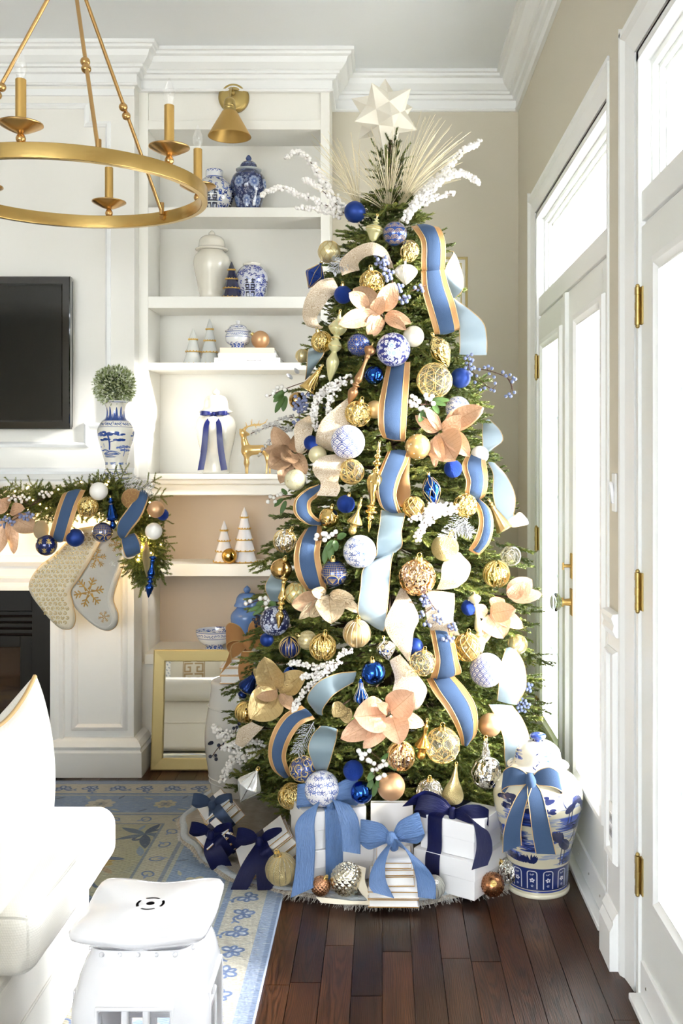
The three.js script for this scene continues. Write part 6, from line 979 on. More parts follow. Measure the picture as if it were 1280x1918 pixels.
bauble(674, 1033, 31, 'white ball with blue delft flowers mid tree', whitePaint(T.delft), { off: 0.06, cap: false, spin: 2 });
bauble(626, 1074, 25, 'navy ball with gold plaid and fans', P({ map: T.plaidBlue, metalness: 0.4, roughness: 0.2, clearcoat: 0.6 }), { off: 0.04, spin: 2 });
bauble(534, 1013, 22, 'mottled clear gold ball at the shelf-side edge', G.silverMercury, { trace: 'petal', sc: 0.018, off: 0.02, ang: 30 });
bauble(527, 1066, 20, 'plain bronze ball above the slim gold finial', G.bronze, { off: 0.02, ang: 20 });
turned('thin', [533, 1078], [522, 1178], 17, 'slim gold finial hanging before the navy blossom ball', G.goldShiny, { off: 0.08 });
bauble(554, 1112, 20, 'pearl ball with gold plaid bands', G.paleGreenGold, { trace: 'lattice', sc: 0.05, off: 0.02, cap: false });
bauble(782, 1081, 34, 'large rose gold ball with raised scrolls', G.copperMercury, { trace: 'scroll', traceMat: M.copperRod, sc: 0.035, off: 0.06, ang: 5 });
bauble(930, 1075, 25, 'sunlit gold ball with looping relief on the door side', G.goldMercury, { trace: 'petal', sc: 0.045, off: 0.0, cap: false });
bauble(957, 1041, 19, 'clear silver ball at the door-side edge', G.clear, { trace: 'rings', traceMat: M.silverCap, sc: 0.02, off: 0.03, cap: false });
bauble(879, 1138, 15, 'small blue glitter ball beside the cream spindle', G.blueGlitter, { ang: 0, capMat: M.silverCap });
turned('copperSpire', [889, 1112], [903, 1224], 22, 'cream and gold spindle beside the peach magnolia', G.ivory, { off: 0.05, bands: [[0.64, 0.5], [0.71, 0.5]] });
bauble(669, 1187, 26, 'satin gold ball with white glitter stripes', G.goldMatte, { trace: 'stripe', traceMat: M.champGlitter, sc: 0.022, off: 0.05, ang: 5 });
turned('onion', [719, 1194], [728, 1237], 36, 'silver and gold mottled onion ornament', G.silverMercury, { off: 0.05, name: 'onion_ornament' });
bauble(515, 1163, 28, 'navy ball with white blossoms low on the shelf side', whitePaint(T.prunusDark), { off: 0.04, cap: false, spin: 1 });
bauble(500, 1198, 13, 'plain blue ball below the navy blossom ball', G.navyMatte, { off: 0.02, cap: false });
bauble(543, 1212, 20, 'blue ball netted with gold wire petals', G.navy, { trace: 'petal', sc: 0.03, off: 0.03, ang: 60 });
bauble(576, 1199, 18, 'champagne ball with small fan scales', P({ map: T.fan, metalness: 0.5, roughness: 0.3 }), { off: 0.03, ang: -60 });
bauble(605, 1212, 25, 'shiny gold fluted ball beside the fan-scale ball', G.goldMercury, { squash: 0.88, trace: 'petal', sc: 0.03, off: 0.05, ang: 10 });
bauble(700, 1260, 23, 'shiny cobalt glass ball low in the middle', G.blueShiny, { off: 0.05, ang: -5 });
turned('drop', [676, 1271], [677, 1323], 27, 'blue fluted drop with gold stripes beneath the cobalt ball', G.blueShiny, { ribs: 10, from: 0.1, to: 0.7, lines: 10, lineFrom: 0.14, lineTo: 0.86, bandMat: M.champGlitter, off: 0.06, name: 'drop_ornament' });
turned('dropFinial', [482, 1257], [450, 1308], 34, 'navy fluted finial at the lower shelf-side edge', P({ color: '#122a60', metalness: 0.7, roughness: 0.25 }), { ribs: 12, from: 0.25, to: 0.95, bands: [[0.76, 0.4]], off: 0.1 });
bauble(461, 1334, 20, 'gold ribbed ball behind the big gold magnolia leaf', G.goldShiny, { trace: 'stripe', sc: 0.06, off: 0.02, cap: false });
bauble(546, 1262, 15, 'plain cobalt ball behind the gold magnolia leaves', G.blueShiny, { off: -0.02, cap: false });
bauble(777, 1212, 17, 'plain navy ball behind the brocade point', G.navyMatte, { off: 0.0, cap: false });
bauble(792, 1242, 24, 'clear ball with gold glitter scrolls beside the velvet ribbon', G.clear, { trace: 'scroll', sc: 0.03, off: 0.04, ang: 8 });
bauble(875, 1212, 26, 'clear gold ball with diamond bands beside the quatrefoil ball', G.clearGold, { trace: 'lattice', sc: 0.045, off: 0.03, ang: 5 });
bauble(912, 1255, 32, 'white ball with fine blue lattice on the lower door side', whitePaint(T.quatreFine), { off: 0.04, cap: false });
bauble(970, 1207, 18, 'pale gold wire ball at the lower door-side edge', G.champGold, { trace: 'rings', sc: 0.03, off: 0.02, cap: false });
bauble(918, 1358, 22, 'matte copper ball above the silver pendant', G.copperMatte, { off: 0.03, cap: false });
turned('orb', [910, 1384], [912, 1476], 56, 'silver pendant with gold neck and raised rings', G.silverMercury, { off: 0.05, bands: [[0.1, 0.2], [0.38, 0.38]], lines: 7, cross: true, lineFrom: 0.48, lineTo: 0.95, bandMat: M.silverCap, name: 'pendant_ornament' });
bauble(829, 1396, 33, 'large clear ball with gold scallop loops', G.clear, { trace: 'scallop', sc: 0.018, off: 0.06, ang: 0 });
turned('bell', [800, 1350], [788, 1424], 32, 'gold ribbed finial behind the scallop-looped ball', P({ color: '#d2a95c', metalness: 0.85, roughness: 0.3 }), { ribs: 12, from: 0.25, to: 0.7, off: 0.03 });
bauble(751, 1416, 27, 'rose gold mirrored ball under the peach magnolia', G.copperMercury, { trace: 'petal', sc: 0.02, off: 0.05, cap: false });
bauble(733, 1473, 26, 'matte copper ball at the foot of the tree', G.copperMatte, { off: 0.05, cap: false });
bauble(662, 1443, 19, 'blue glitter ball above the cobalt ball at the foot', G.blueGlitter, { off: 0.05, cap: false });
bauble(678, 1484, 21, 'cobalt mirrored ball at the foot beside the white berries', G.blueShiny, { off: 0.05, cap: false });
bauble(603, 1477, 33, 'large white ball with blue delft flowers at the foot', whitePaint(T.delft), { off: 0.06, cap: false, spin: 4 });
bauble(567, 1440, 24, 'blue ball crusted with gold scrollwork and pearls', P({ map: T.starBlue, metalness: 0.4, roughness: 0.2, clearcoat: 0.5 }), { trace: 'scroll', sc: 0.04, bead: 26, beadMat: M.champGlitter, off: 0.05, cap: false });
turned('kite', [483, 1441], [450, 1503], 48, 'clear silver diamond ornament with glitter low on the shelf side', P({ color: '#eef0f0', metalness: 0.5, roughness: 0.22 }), { lines: 8, lineFrom: 0.09, lineTo: 0.96, bandMat: M.silverCap, off: 0.06, name: 'faceted_ornament' });
bauble(545, 1491, 24, 'crinkled gold ball above the navy gift bow', G.goldMercury, { trace: 'rings', sc: 0.02, off: 0.03, cap: false });
bauble(805, 1483, 24, 'clear silver ball with white scrolls at the foot', G.clear, { trace: 'scroll', traceMat: M.silverCap, sc: 0.035, off: 0.04, ang: 0 });
turned('pear', [855, 1432], [847, 1506], 40, 'gold glitter pear ornament above the navy bow', G.goldGlitter, { off: 0.05, name: 'pear_ornament' });
turned('tassel', [917, 938], [946, 992], 34, 'gold tassel ornament on the sunlit edge', G.goldMatte, { ribs: 10, from: 0, to: 0.8, off: 0.04, name: 'tassel_ornament' });

// ribbons
ribbon('velvet', [[771, 424, 815, 424, 0.02], [776, 430, 826, 430, 0.07], [789, 452, 834, 456, 0.09], [790, 500, 834, 490, 0.07], [792, 508, 832, 505, 0.05]], 'blue velvet ribbon fold topmost on the door side');
ribbon('velvet', [[790, 508, 832, 505, 0.05], [792, 545, 840, 535, 0.06], [803, 585, 852, 570, 0.06], [814, 622, 861, 612, 0.05], [812, 626, 858, 618, 0.0]], 'blue velvet ribbon hanging below the topmost velvet fold');
ribbon('brocade', [[641, 516, 674, 506, 0.03], [636, 494, 672, 494, 0.06], [660, 467, 684, 482, 0.09], [698, 454, 700, 478, 0.1], [722, 466, 712, 480, 0.08], [734, 490, 726, 492, 0.05], [738, 504, 728, 502, 0.02]], 'brocade ribbon arch uppermost on the tree');
ribbon('brocade', [[624, 520, 636, 546, 0.03], [598, 526, 618, 558, 0.07], [574, 556, 604, 578, 0.09], [567, 590, 594, 596, 0.08], [574, 609, 598, 608, 0.06], [596, 616, 606, 612, 0.02]], 'brocade ribbon loop at the shelf-side edge below the arch');
ribbon('brocade', [[652, 745, 664, 800, 0.03], [628, 764, 652, 806, 0.06], [603, 788, 634, 816, 0.08], [593, 812, 628, 836, 0.07], [592, 830, 624, 846, 0.02]], 'brocade ribbon behind the quatrefoil ball');
ribbon('brocade', [[640, 850, 650, 862, 0.03], [602, 856, 640, 870, 0.07], [586, 872, 640, 880, 0.09], [590, 890, 636, 892, 0.07], [600, 902, 634, 904, 0.06], [600, 914, 638, 916, 0.06], [593, 928, 631, 930, 0.06]], 'short brocade ribbon tail below the quatrefoil ball');
ribbon('brocade', [[578, 778, 588, 790, 0.02], [553, 796, 586, 806, 0.06], [552, 822, 580, 826, 0.06], [556, 846, 570, 844, 0.05], [566, 850, 578, 838, 0.02]], 'narrow brocade loop behind the taupe magnolia');
ribbon('velvet', [[726, 684, 768, 678, 0.02], [718, 720, 767, 700, 0.06], [709, 765, 763, 760, 0.08], [710, 800, 760, 806, 0.07], [718, 820, 759, 827, 0.03]], 'blue velvet ribbon below the blossom ball');
ribbon('velvet', [[727, 846, 769, 846, 0.02], [716, 872, 762, 868, 0.06], [706, 900, 748, 900, 0.08], [706, 926, 742, 928, 0.08], [714, 948, 748, 952, 0.06], [728, 956, 752, 960, 0.02]], 'blue velvet ribbon curling beside the gold urn finial', { in0: 0.12, in1: 0.86 });
ribbon('copper', [[754, 956, 750, 948, 0.02, 0.02], [768, 930, 742, 932, 0.0], [766, 890, 752, 890, 0.0], [769, 852, 762, 850, 0.02]], 'copper underside of the velvet curl beside the urn finial');
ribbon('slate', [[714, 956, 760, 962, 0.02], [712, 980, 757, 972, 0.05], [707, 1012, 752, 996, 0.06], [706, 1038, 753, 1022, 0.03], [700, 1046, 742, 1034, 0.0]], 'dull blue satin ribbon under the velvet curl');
ribbon('sky', [[694, 1054, 737, 1036, 0.0], [680, 1068, 733, 1052, 0.05], [676, 1100, 730, 1090, 0.08], [671, 1140, 726, 1134, 0.07], [674, 1156, 722, 1172, 0.04], [690, 1166, 719, 1182, 0.01]], 'wide pale blue satin ribbon in the middle of the tree');
ribbon('brocade', [[750, 1102, 760, 1108, 0.01], [738, 1128, 776, 1134, 0.05], [721, 1168, 785, 1160, 0.07], [728, 1190, 776, 1182, 0.06], [748, 1216, 772, 1212, 0.04], [764, 1238, 768, 1236, 0.02]], 'brocade ribbon point below the rose gold ball');
ribbon('brocade', [[856, 1034, 866, 1040, 0.01], [830, 1056, 882, 1060, 0.05], [826, 1084, 876, 1084, 0.07], [818, 1104, 858, 1100, 0.03]], 'sunlit brocade ribbon beside the frosted gold ball');
ribbon('brocade', [[800, 1106, 852, 1112, 0.01], [797, 1130, 852, 1134, 0.05], [800, 1160, 850, 1164, 0.06], [808, 1184, 862, 1190, 0.02]], 'brocade ribbon behind the long blue berry sprig');
ribbon('brocade', [[730, 1238, 750, 1226, 0.01], [740, 1272, 774, 1254, 0.04], [736, 1300, 800, 1290, 0.06], [756, 1318, 796, 1308, 0.05], [770, 1330, 786, 1326, 0.01]], 'brocade ribbon behind the peach magnolia leaves');
ribbon('velvet', [[596, 908, 606, 916, 0.02], [572, 918, 594, 930, 0.06], [552, 938, 582, 942, 0.09], [552, 962, 584, 960, 0.09], [572, 980, 596, 972, 0.07], [598, 984, 604, 974, 0.03]], 'blue velvet ribbon curl with copper lining on the shelf side', { in0: 0.14, in1: 0.82 });
ribbon('velvet', [[572, 992, 602, 986, 0.02], [556, 1018, 602, 1010, 0.07], [551, 1050, 599, 1040, 0.09], [558, 1082, 606, 1078, 0.08], [574, 1104, 612, 1106, 0.03]], 'blue velvet ribbon bowing outward beside the plaid ball');
ribbon('velvet', [[876, 850, 908, 856, 0.02], [866, 876, 912, 878, 0.06], [874, 902, 914, 900, 0.07], [872, 922, 910, 924, 0.06], [880, 932, 902, 934, 0.02]], 'sunlit blue velvet ribbon beside the pale satin swoop');
ribbon('velvet', [[886, 938, 900, 936, 0.02], [894, 954, 918, 954, 0.06], [898, 980, 924, 982, 0.08], [890, 1010, 918, 1014, 0.07], [878, 1030, 898, 1040, 0.03]], 'narrow sunlit velvet curl below the cream ball', { in0: 0.3, in1: 0.86 });
ribbon('velvet', [[806, 1180, 846, 1184, 0.02], [812, 1210, 852, 1206, 0.06], [816, 1240, 858, 1236, 0.07], [808, 1266, 864, 1258, 0.05], [806, 1272, 856, 1264, 0.01]], 'blue velvet ribbon between the clear lattice balls');
ribbon('velvet', [[800, 1272, 850, 1266, 0.01], [812, 1296, 872, 1290, 0.06], [834, 1326, 890, 1320, 0.09], [852, 1356, 895, 1348, 0.09], [862, 1380, 892, 1374, 0.07], [866, 1396, 880, 1390, 0.03]], 'long blue velvet ribbon beside the scallop-looped ball');
ribbon('velvet', [[566, 1322, 590, 1346, 0.02], [534, 1338, 566, 1356, 0.07], [512, 1370, 545, 1384, 0.1], [503, 1410, 535, 1416, 0.1], [510, 1438, 540, 1438, 0.08], [526, 1454, 546, 1452, 0.04]], 'blue velvet ribbon arching low on the shelf side');
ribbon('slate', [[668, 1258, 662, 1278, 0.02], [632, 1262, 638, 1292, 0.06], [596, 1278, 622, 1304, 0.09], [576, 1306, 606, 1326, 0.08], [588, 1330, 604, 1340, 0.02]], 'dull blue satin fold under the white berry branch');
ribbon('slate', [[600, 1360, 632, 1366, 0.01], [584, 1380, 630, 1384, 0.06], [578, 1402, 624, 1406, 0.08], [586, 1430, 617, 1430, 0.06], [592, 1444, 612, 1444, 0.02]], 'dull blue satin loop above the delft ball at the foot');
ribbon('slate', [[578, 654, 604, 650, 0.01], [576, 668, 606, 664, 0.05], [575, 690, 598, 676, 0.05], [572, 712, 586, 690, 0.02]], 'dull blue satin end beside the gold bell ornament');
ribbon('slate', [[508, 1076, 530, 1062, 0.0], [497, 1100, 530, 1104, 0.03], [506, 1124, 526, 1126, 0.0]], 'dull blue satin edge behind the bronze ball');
ribbon('sky', [[842, 470, 848, 478, 0.02], [850, 474, 862, 500, 0.06], [836, 500, 868, 528, 0.07], [832, 520, 866, 544, 0.06], [838, 552, 852, 558, 0.02]], 'pale blue satin curl topmost on the door side');
ribbon('sky', [[848, 560, 854, 562, 0.02], [856, 590, 880, 580, 0.06], [861, 620, 906, 606, 0.08], [862, 645, 912, 634, 0.08], [861, 664, 912, 665, 0.06]], 'wide sunlit satin swoop above the light blue berries');
ribbon('sky', [[905, 790, 918, 786, 0.01], [904, 815, 938, 808, 0.04], [905, 838, 942, 824, 0.04], [905, 850, 924, 840, 0.01]], 'pale satin loop beside the glowing magnolia leaf');
ribbon('sky', [[914, 866, 928, 868, 0.02], [924, 888, 950, 893, 0.06], [924, 925, 965, 928, 0.07], [930, 955, 965, 950, 0.06], [938, 976, 962, 966, 0.05], [956, 986, 972, 960, 0.05], [990, 982, 984, 968, 0.05]], 'pale satin tail ending in a point at the door-side edge');
ribbon('sky', [[948, 1214, 966, 1214, 0.01], [938, 1250, 982, 1246, 0.05], [935, 1284, 985, 1286, 0.06], [932, 1312, 968, 1320, 0.02]], 'pale satin ribbon behind the fine lattice ball');
ribbon('sky', [[916, 1320, 960, 1322, 0.02], [930, 1345, 980, 1350, 0.06], [944, 1385, 992, 1388, 0.08], [946, 1420, 984, 1420, 0.07], [950, 1452, 968, 1448, 0.03]], 'wide blown-out satin ribbon lowest on the door side');
ribbon('brocade', [[472, 1352, 494, 1362, 0.02], [448, 1366, 472, 1384, 0.05], [440, 1392, 456, 1400, 0.06]], 'tan brocade end under the big gold magnolia');

// magnolia leaves
magnolia(LV.copper, 712, 586, [[690, 575, 656, 549, 24, 0.1], [706, 590, 637, 604, 30, 0.12, 0.08], [715, 582, 739, 533, 32, 0.2, 0.07], [708, 578, 662, 540, 34, 0.1, 0.02, LV.taupe], [712, 590, 692, 622, 24, 0.2], [722, 590, 764, 600, 20, 0.3], [716, 596, 702, 622, 16, 0.3], [722, 594, 756, 612, 16, 0.2, 0.08], [702, 588, 716, 560, 22, 0.25, 0.07]], 'copper magnolia spray under the gold embossed ball');
magnolia(LV.copper, 822, 812, [[824, 812, 850, 860, 58, 0.1, 0.09], [822, 808, 782, 786, 18, 0.3], [824, 806, 806, 768, 16, 0.3, 0.07, LV.peach], [828, 806, 870, 784, 26, 0.2], [832, 802, 904, 762, 34, 0.15, 0.05, LV.peach], [846, 792, 900, 764, 30, 0.1, 0.1], [838, 812, 876, 846, 30, 0.2, 0.1, LV.peach], [818, 816, 826, 856, 16, 0.2, 0.1, LV.peach], [812, 840, 816, 870, 12, 0.2, 0.06]], 'large copper magnolia spray on the sunlit side');
magnolia(LV.taupe, 545, 846, [[540, 846, 512, 803, 28, 0.15], [536, 848, 498, 842, 20, 0.1], [540, 850, 508, 872, 36, 0.2, 0.08], [542, 852, 528, 902, 24, 0.2], [550, 846, 566, 812, 24, 0.2], [552, 850, 572, 884, 22, 0.2], [545, 844, 532, 862, 34, 0.05, 0.1]], 'taupe flower-like magnolia at the shelf-side edge');
magnolia(LV.champagne, 610, 1118, [[616, 1116, 622, 1164, 44, 0.1, 0.1], [604, 1120, 548, 1134, 32, 0.1, 0.05, LV.taupe], [606, 1122, 562, 1156, 16, 0.2], [612, 1124, 584, 1154, 20, 0.2], [618, 1112, 660, 1120, 18, 0.2], [610, 1112, 586, 1108, 18, 0.1], [624, 1112, 672, 1142, 18, 0.3]], 'champagne magnolia spray under the plaid ball');
magnolia(LV.gold, 522, 1292, [[516, 1290, 494, 1236, 42, 0.1, 0.08], [530, 1292, 564, 1264, 36, 0.2, 0.08], [520, 1298, 472, 1344, 54, 0.12, 0.1], [520, 1292, 478, 1300, 36, 0.1, 0.06, LV.taupe], [522, 1294, 546, 1280, 16, 0.3], [526, 1298, 548, 1326, 20, 0.2, 0.05, LV.taupe], [515, 1296, 476, 1256, 18, 0.1]], 'big gold magnolia spray low on the shelf side');
magnolia(LV.peach, 728, 1338, [[724, 1338, 668, 1342, 54, 0.1, 0.1], [732, 1334, 772, 1300, 46, 0.12, 0.07], [734, 1340, 750, 1390, 42, 0.1, 0.1], [722, 1344, 640, 1382, 36, 0.12, 0.07], [728, 1346, 686, 1400, 26, 0.2, 0.08], [728, 1334, 716, 1320, 16, 0.2, 0.1], [740, 1342, 794, 1356, 24, 0.2, 0.04]], 'peach magnolia spray in the lower middle of the tree');
magnolia(LV.peach, 922, 1150, [[918, 1150, 962, 1142, 30, 0.15, 0.08, LV.copper], [916, 1152, 944, 1192, 46, 0.1, 0.08], [914, 1156, 906, 1206, 22, 0.2, 0.07], [922, 1146, 980, 1172, 26, 0.15, 0.06], [926, 1142, 942, 1122, 28, 0.2, 0.03], [912, 1150, 890, 1138, 20, 0.2]], 'peach magnolia spray on the lower door side');
magnolia(LV.peach, 952, 1118, [[952, 1118, 996, 1086, 34, 0.2, 0.03], [956, 1120, 1016, 1112, 22, 0.15, 0.03], [954, 1120, 978, 1098, 22, 0.3, 0.07, LV.copper]], 'two pale magnolia leaves reaching out towards the glass knob');
magnolia(LV.gold, 640, 1322, [[642, 1318, 628, 1340, 24, 0.2], [644, 1326, 652, 1352, 20, 0.2]], 'pair of dull gold leaves beside the peach magnolia');

// berries
const cl = (cx, cy, w, h, n) => [...Array(n)].map((_, i) => { const a = i * 2.4, r = Math.sqrt((i + 0.5) / n); return [cx + w * r * Math.cos(a), cy + h * r * Math.sin(a)]; });
const BB = M.blueBerry;
sprig([[706, 470], [722, 495], [734, 525], [752, 562]], [...cl(716, 488, 14, 18, 13), ...cl(728, 515, 12, 12, 8), ...cl(746, 540, 10, 9, 6), ...cl(757, 560, 12, 8, 7)], 0.0074, BB, 'powder blue berry sprig hanging from the brocade arch');
sprig([[770, 545], [786, 540], [798, 534]], cl(787, 540, 10, 8, 5), 0.0066, BB, 'short powder blue berry sprig beside the cream onion');
sprig([[878, 690], [904, 692], [934, 700], [955, 712], [962, 734]], [[884, 676], [889, 690], [880, 698], [893, 704], [898, 692], [908, 688], [915, 686], [922, 690], [917, 700], [926, 706], [942, 697], [948, 704], [956, 702], [962, 708], [966, 710], [960, 715], [928, 718], [926, 732], [920, 730], [908, 727], [900, 730], [964, 735], [954, 738], [948, 742], [957, 742], [890, 716]], 0.0068, BB, 'powder blue berry branch stretching out towards the doors', { d: 3.92, forks: [[[884, 694], [902, 714], [922, 728], [930, 722]], [[948, 704], [958, 722], [956, 742]], [[884, 696], [894, 714], [910, 728]]] });
sprig([[872, 672], [878, 684], [880, 700]], cl(880, 682, 10, 22, 13), 0.0068, BB, 'powder blue berry cluster below the wide satin swoop');
sprig([[600, 716], [574, 738], [562, 766], [560, 796]], [...cl(566, 744, 16, 10, 7), ...cl(562, 762, 14, 14, 14), ...cl(558, 792, 10, 9, 7), ...cl(606, 764, 9, 9, 5), ...cl(590, 736, 8, 8, 4)], 0.0072, BB, 'powder blue berry sprig beside the white berry arch', { d: 3.82 });
sprig([[798, 1112], [812, 1136], [830, 1156], [842, 1186], [840, 1198]], [...cl(796, 1124, 10, 12, 9), ...cl(790, 1152, 8, 6, 3), ...cl(816, 1150, 10, 12, 8), ...cl(800, 1168, 10, 5, 4), ...cl(828, 1164, 8, 7, 5), ...cl(850, 1174, 9, 8, 5), ...cl(840, 1198, 12, 6, 6)], 0.0066, BB, 'long powder blue berry sprig over the lower brocade ribbon');
sprig([[944, 1276], [958, 1288], [974, 1308], [980, 1322]], [...cl(950, 1272, 10, 14, 10), ...cl(980, 1322, 14, 13, 16), ...cl(990, 1288, 8, 10, 6)], 0.0062, BB, 'powder blue berry sprig over the pale satin ribbon', { d: 3.62 });
sprig([[494, 1168], [484, 1162], [478, 1150]], [...cl(482, 1162, 9, 12, 8)], 0.0066, M.darkBerry, 'dark berry cluster beside the navy blossom ball', { d: 3.72 });
sprig([[438, 1380], [420, 1392], [408, 1402], [398, 1416]], [[410, 1396], [420, 1394], [404, 1415], [394, 1417], [405, 1422], [414, 1402], [424, 1402], [430, 1398], [444, 1362], [448, 1356], [438, 1364]], 0.0066, M.darkBerry, 'dark berry sprig at the lowest shelf-side edge', { d: 3.8, leaves: [[400, 1390, 390, 1394, 5, M.darkBerry], [410, 1382, 418, 1370, 5, M.darkBerry]] });
const WB = M.whiteBerry;
sprig([[766, 748], [784, 756], [806, 758]], [[772, 742], [778, 746], [768, 752], [775, 756], [780, 760], [785, 752], [792, 764], [800, 746], [806, 748], [810, 742], [798, 740], [798, 768], [804, 766], [788, 766], [812, 756], [771, 760]], 0.0088, WB, 'white snowberry sprig with green leaves beside the velvet ribbon', { leaves: [[806, 750, 842, 748, 8], [810, 752, 836, 758, 7], [796, 768, 786, 790, 10], [804, 764, 812, 780, 9], [812, 758, 822, 774, 8]] });
sprig([[636, 1004], [616, 1006], [596, 1012]], [[594, 1003], [592, 1010], [606, 1000], [610, 1000], [612, 1006], [608, 1011], [616, 1005], [622, 1001], [629, 996]], 0.0088, WB, 'white snowberry sprig over the lower velvet ribbon', { leaves: [[632, 1008, 648, 1000, 9], [624, 1012, 612, 1032, 9], [622, 1016, 618, 1048, 10], [628, 1012, 630, 1032, 9], [614, 1020, 606, 1056, 9]] });
sprig([[520, 1128], [500, 1124], [480, 1126], [462, 1134]], [[461, 1131], [469, 1126], [488, 1121], [498, 1120], [514, 1119], [498, 1130], [504, 1124], [500, 1140]], 0.0086, WB, 'white snowberry sprig in front of the blue temple jar', { d: 3.7, leaves: [[496, 1128, 480, 1132, 7], [508, 1134, 492, 1150, 8], [516, 1130, 506, 1150, 9], [490, 1134, 466, 1144, 5], [494, 1138, 474, 1152, 5], [506, 1122, 516, 1136, 8]] });
sprig([[694, 1468], [702, 1446], [714, 1430], [722, 1420]], [[672, 1406], [684, 1412], [678, 1420], [690, 1424], [694, 1426], [701, 1430], [698, 1442], [706, 1441], [719, 1424], [712, 1436], [724, 1432], [716, 1434], [712, 1456], [708, 1458], [720, 1452], [692, 1406], [676, 1412]], 0.0082, WB, 'white snowberry sprig with olive leaves at the tree foot', { off: 0.08, leaves: [[704, 1466, 700, 1492, 8], [698, 1460, 688, 1482, 8], [706, 1462, 714, 1476, 8], [724, 1426, 744, 1442, 9], [700, 1446, 690, 1462, 9], [714, 1424, 728, 1412, 6], [720, 1452, 734, 1462, 8]] });
sprig([[576, 714], [552, 722], [526, 732], [504, 742]], [[500, 741], [514, 732], [520, 726], [528, 724], [512, 737], [534, 730]], 0.0078, WB, 'frosted sprig with long green leaves reaching to the shelf books', { d: 3.84, leaves: [[532, 738, 512, 752, 8], [534, 742, 514, 772, 9], [536, 742, 530, 770, 9], [534, 734, 512, 744, 7], [540, 730, 520, 738, 6], [560, 700, 552, 690, 5, M.silverSprig], [548, 710, 538, 700, 5, M.silverSprig]], name: 'leafy_sprig' });
sprig([[548, 928], [524, 928], [506, 934]], [[502, 940], [507, 930], [513, 932], [520, 928], [516, 940], [526, 926], [530, 922]], 0.0078, WB, 'white berry sprig poking out over the bookcase cornice', { d: 3.86, leaves: [[530, 934, 514, 948, 7], [536, 938, 526, 962, 7], [538, 926, 528, 916, 6]] });
// white bead branches
beadSpray([[[662, 708], [642, 714], [622, 722], [604, 738], [592, 764], [588, 780]], [[640, 716], [616, 728], [596, 744], [588, 770], [592, 804]], [[634, 724], [620, 748], [616, 776]]], 'white berry branch arching over the powder blue berries', { w: 0.016, dense: 620 });
beadSpray([[[568, 786], [544, 782], [520, 788], [494, 800]], [[560, 800], [536, 802], [512, 798], [470, 812]], [[548, 796], [524, 812], [500, 834], [484, 856]]], 'frosted bead branch reaching over the gold deer', { d: 3.86, dense: 300, mat: P({ color: '#e6e4e0', roughness: 0.3, transmission: 0.2, thickness: 0 }), s: 0.9 });
beadSpray([[[862, 952], [838, 958], [812, 948], [792, 964], [768, 974]], [[850, 956], [826, 956], [806, 962], [790, 990], [782, 1010]], [[840, 950], [818, 962], [798, 980]]], 'white berry branch over the square-lattice ball', { w: 0.018, dense: 560, s: 1.1 });
beadSpray([[[642, 1238], [616, 1246], [586, 1248], [560, 1242], [542, 1242]], [[634, 1246], [604, 1262], [578, 1266], [566, 1268]], [[612, 1258], [584, 1282], [564, 1304], [554, 1320], [551, 1336]], [[660, 1218], [644, 1222], [636, 1228]]], 'white berry branch above the dull blue satin fold', { w: 0.012, dense: 560 });
beadSpray([[[500, 1396], [470, 1392], [440, 1384], [416, 1374], [400, 1362]], [[498, 1404], [462, 1404], [436, 1402], [420, 1398]], [[496, 1410], [460, 1414], [438, 1424], [428, 1440], [416, 1462]], [[490, 1398], [466, 1398], [444, 1392], [428, 1388]]], 'thick white berry branch at the lowest shelf-side edge', { d: 3.7, w: 0.022, dense: 620, s: 1.12 });
fernSprig(650, 478, 622, 510, 26, 'silver glitter frond beside the lattice champagne ball');
fernSprig(878, 970, 830, 1010, 30, 'silver glitter frond below the white berry branch');
fernSprig(852, 978, 884, 1000, 22, 'small silver glitter frond above the frosted gold ball');
fernSprig(588, 1352, 556, 1412, 26, 'silver leaf frond inside the lowest velvet arch');
GRP = undefined;
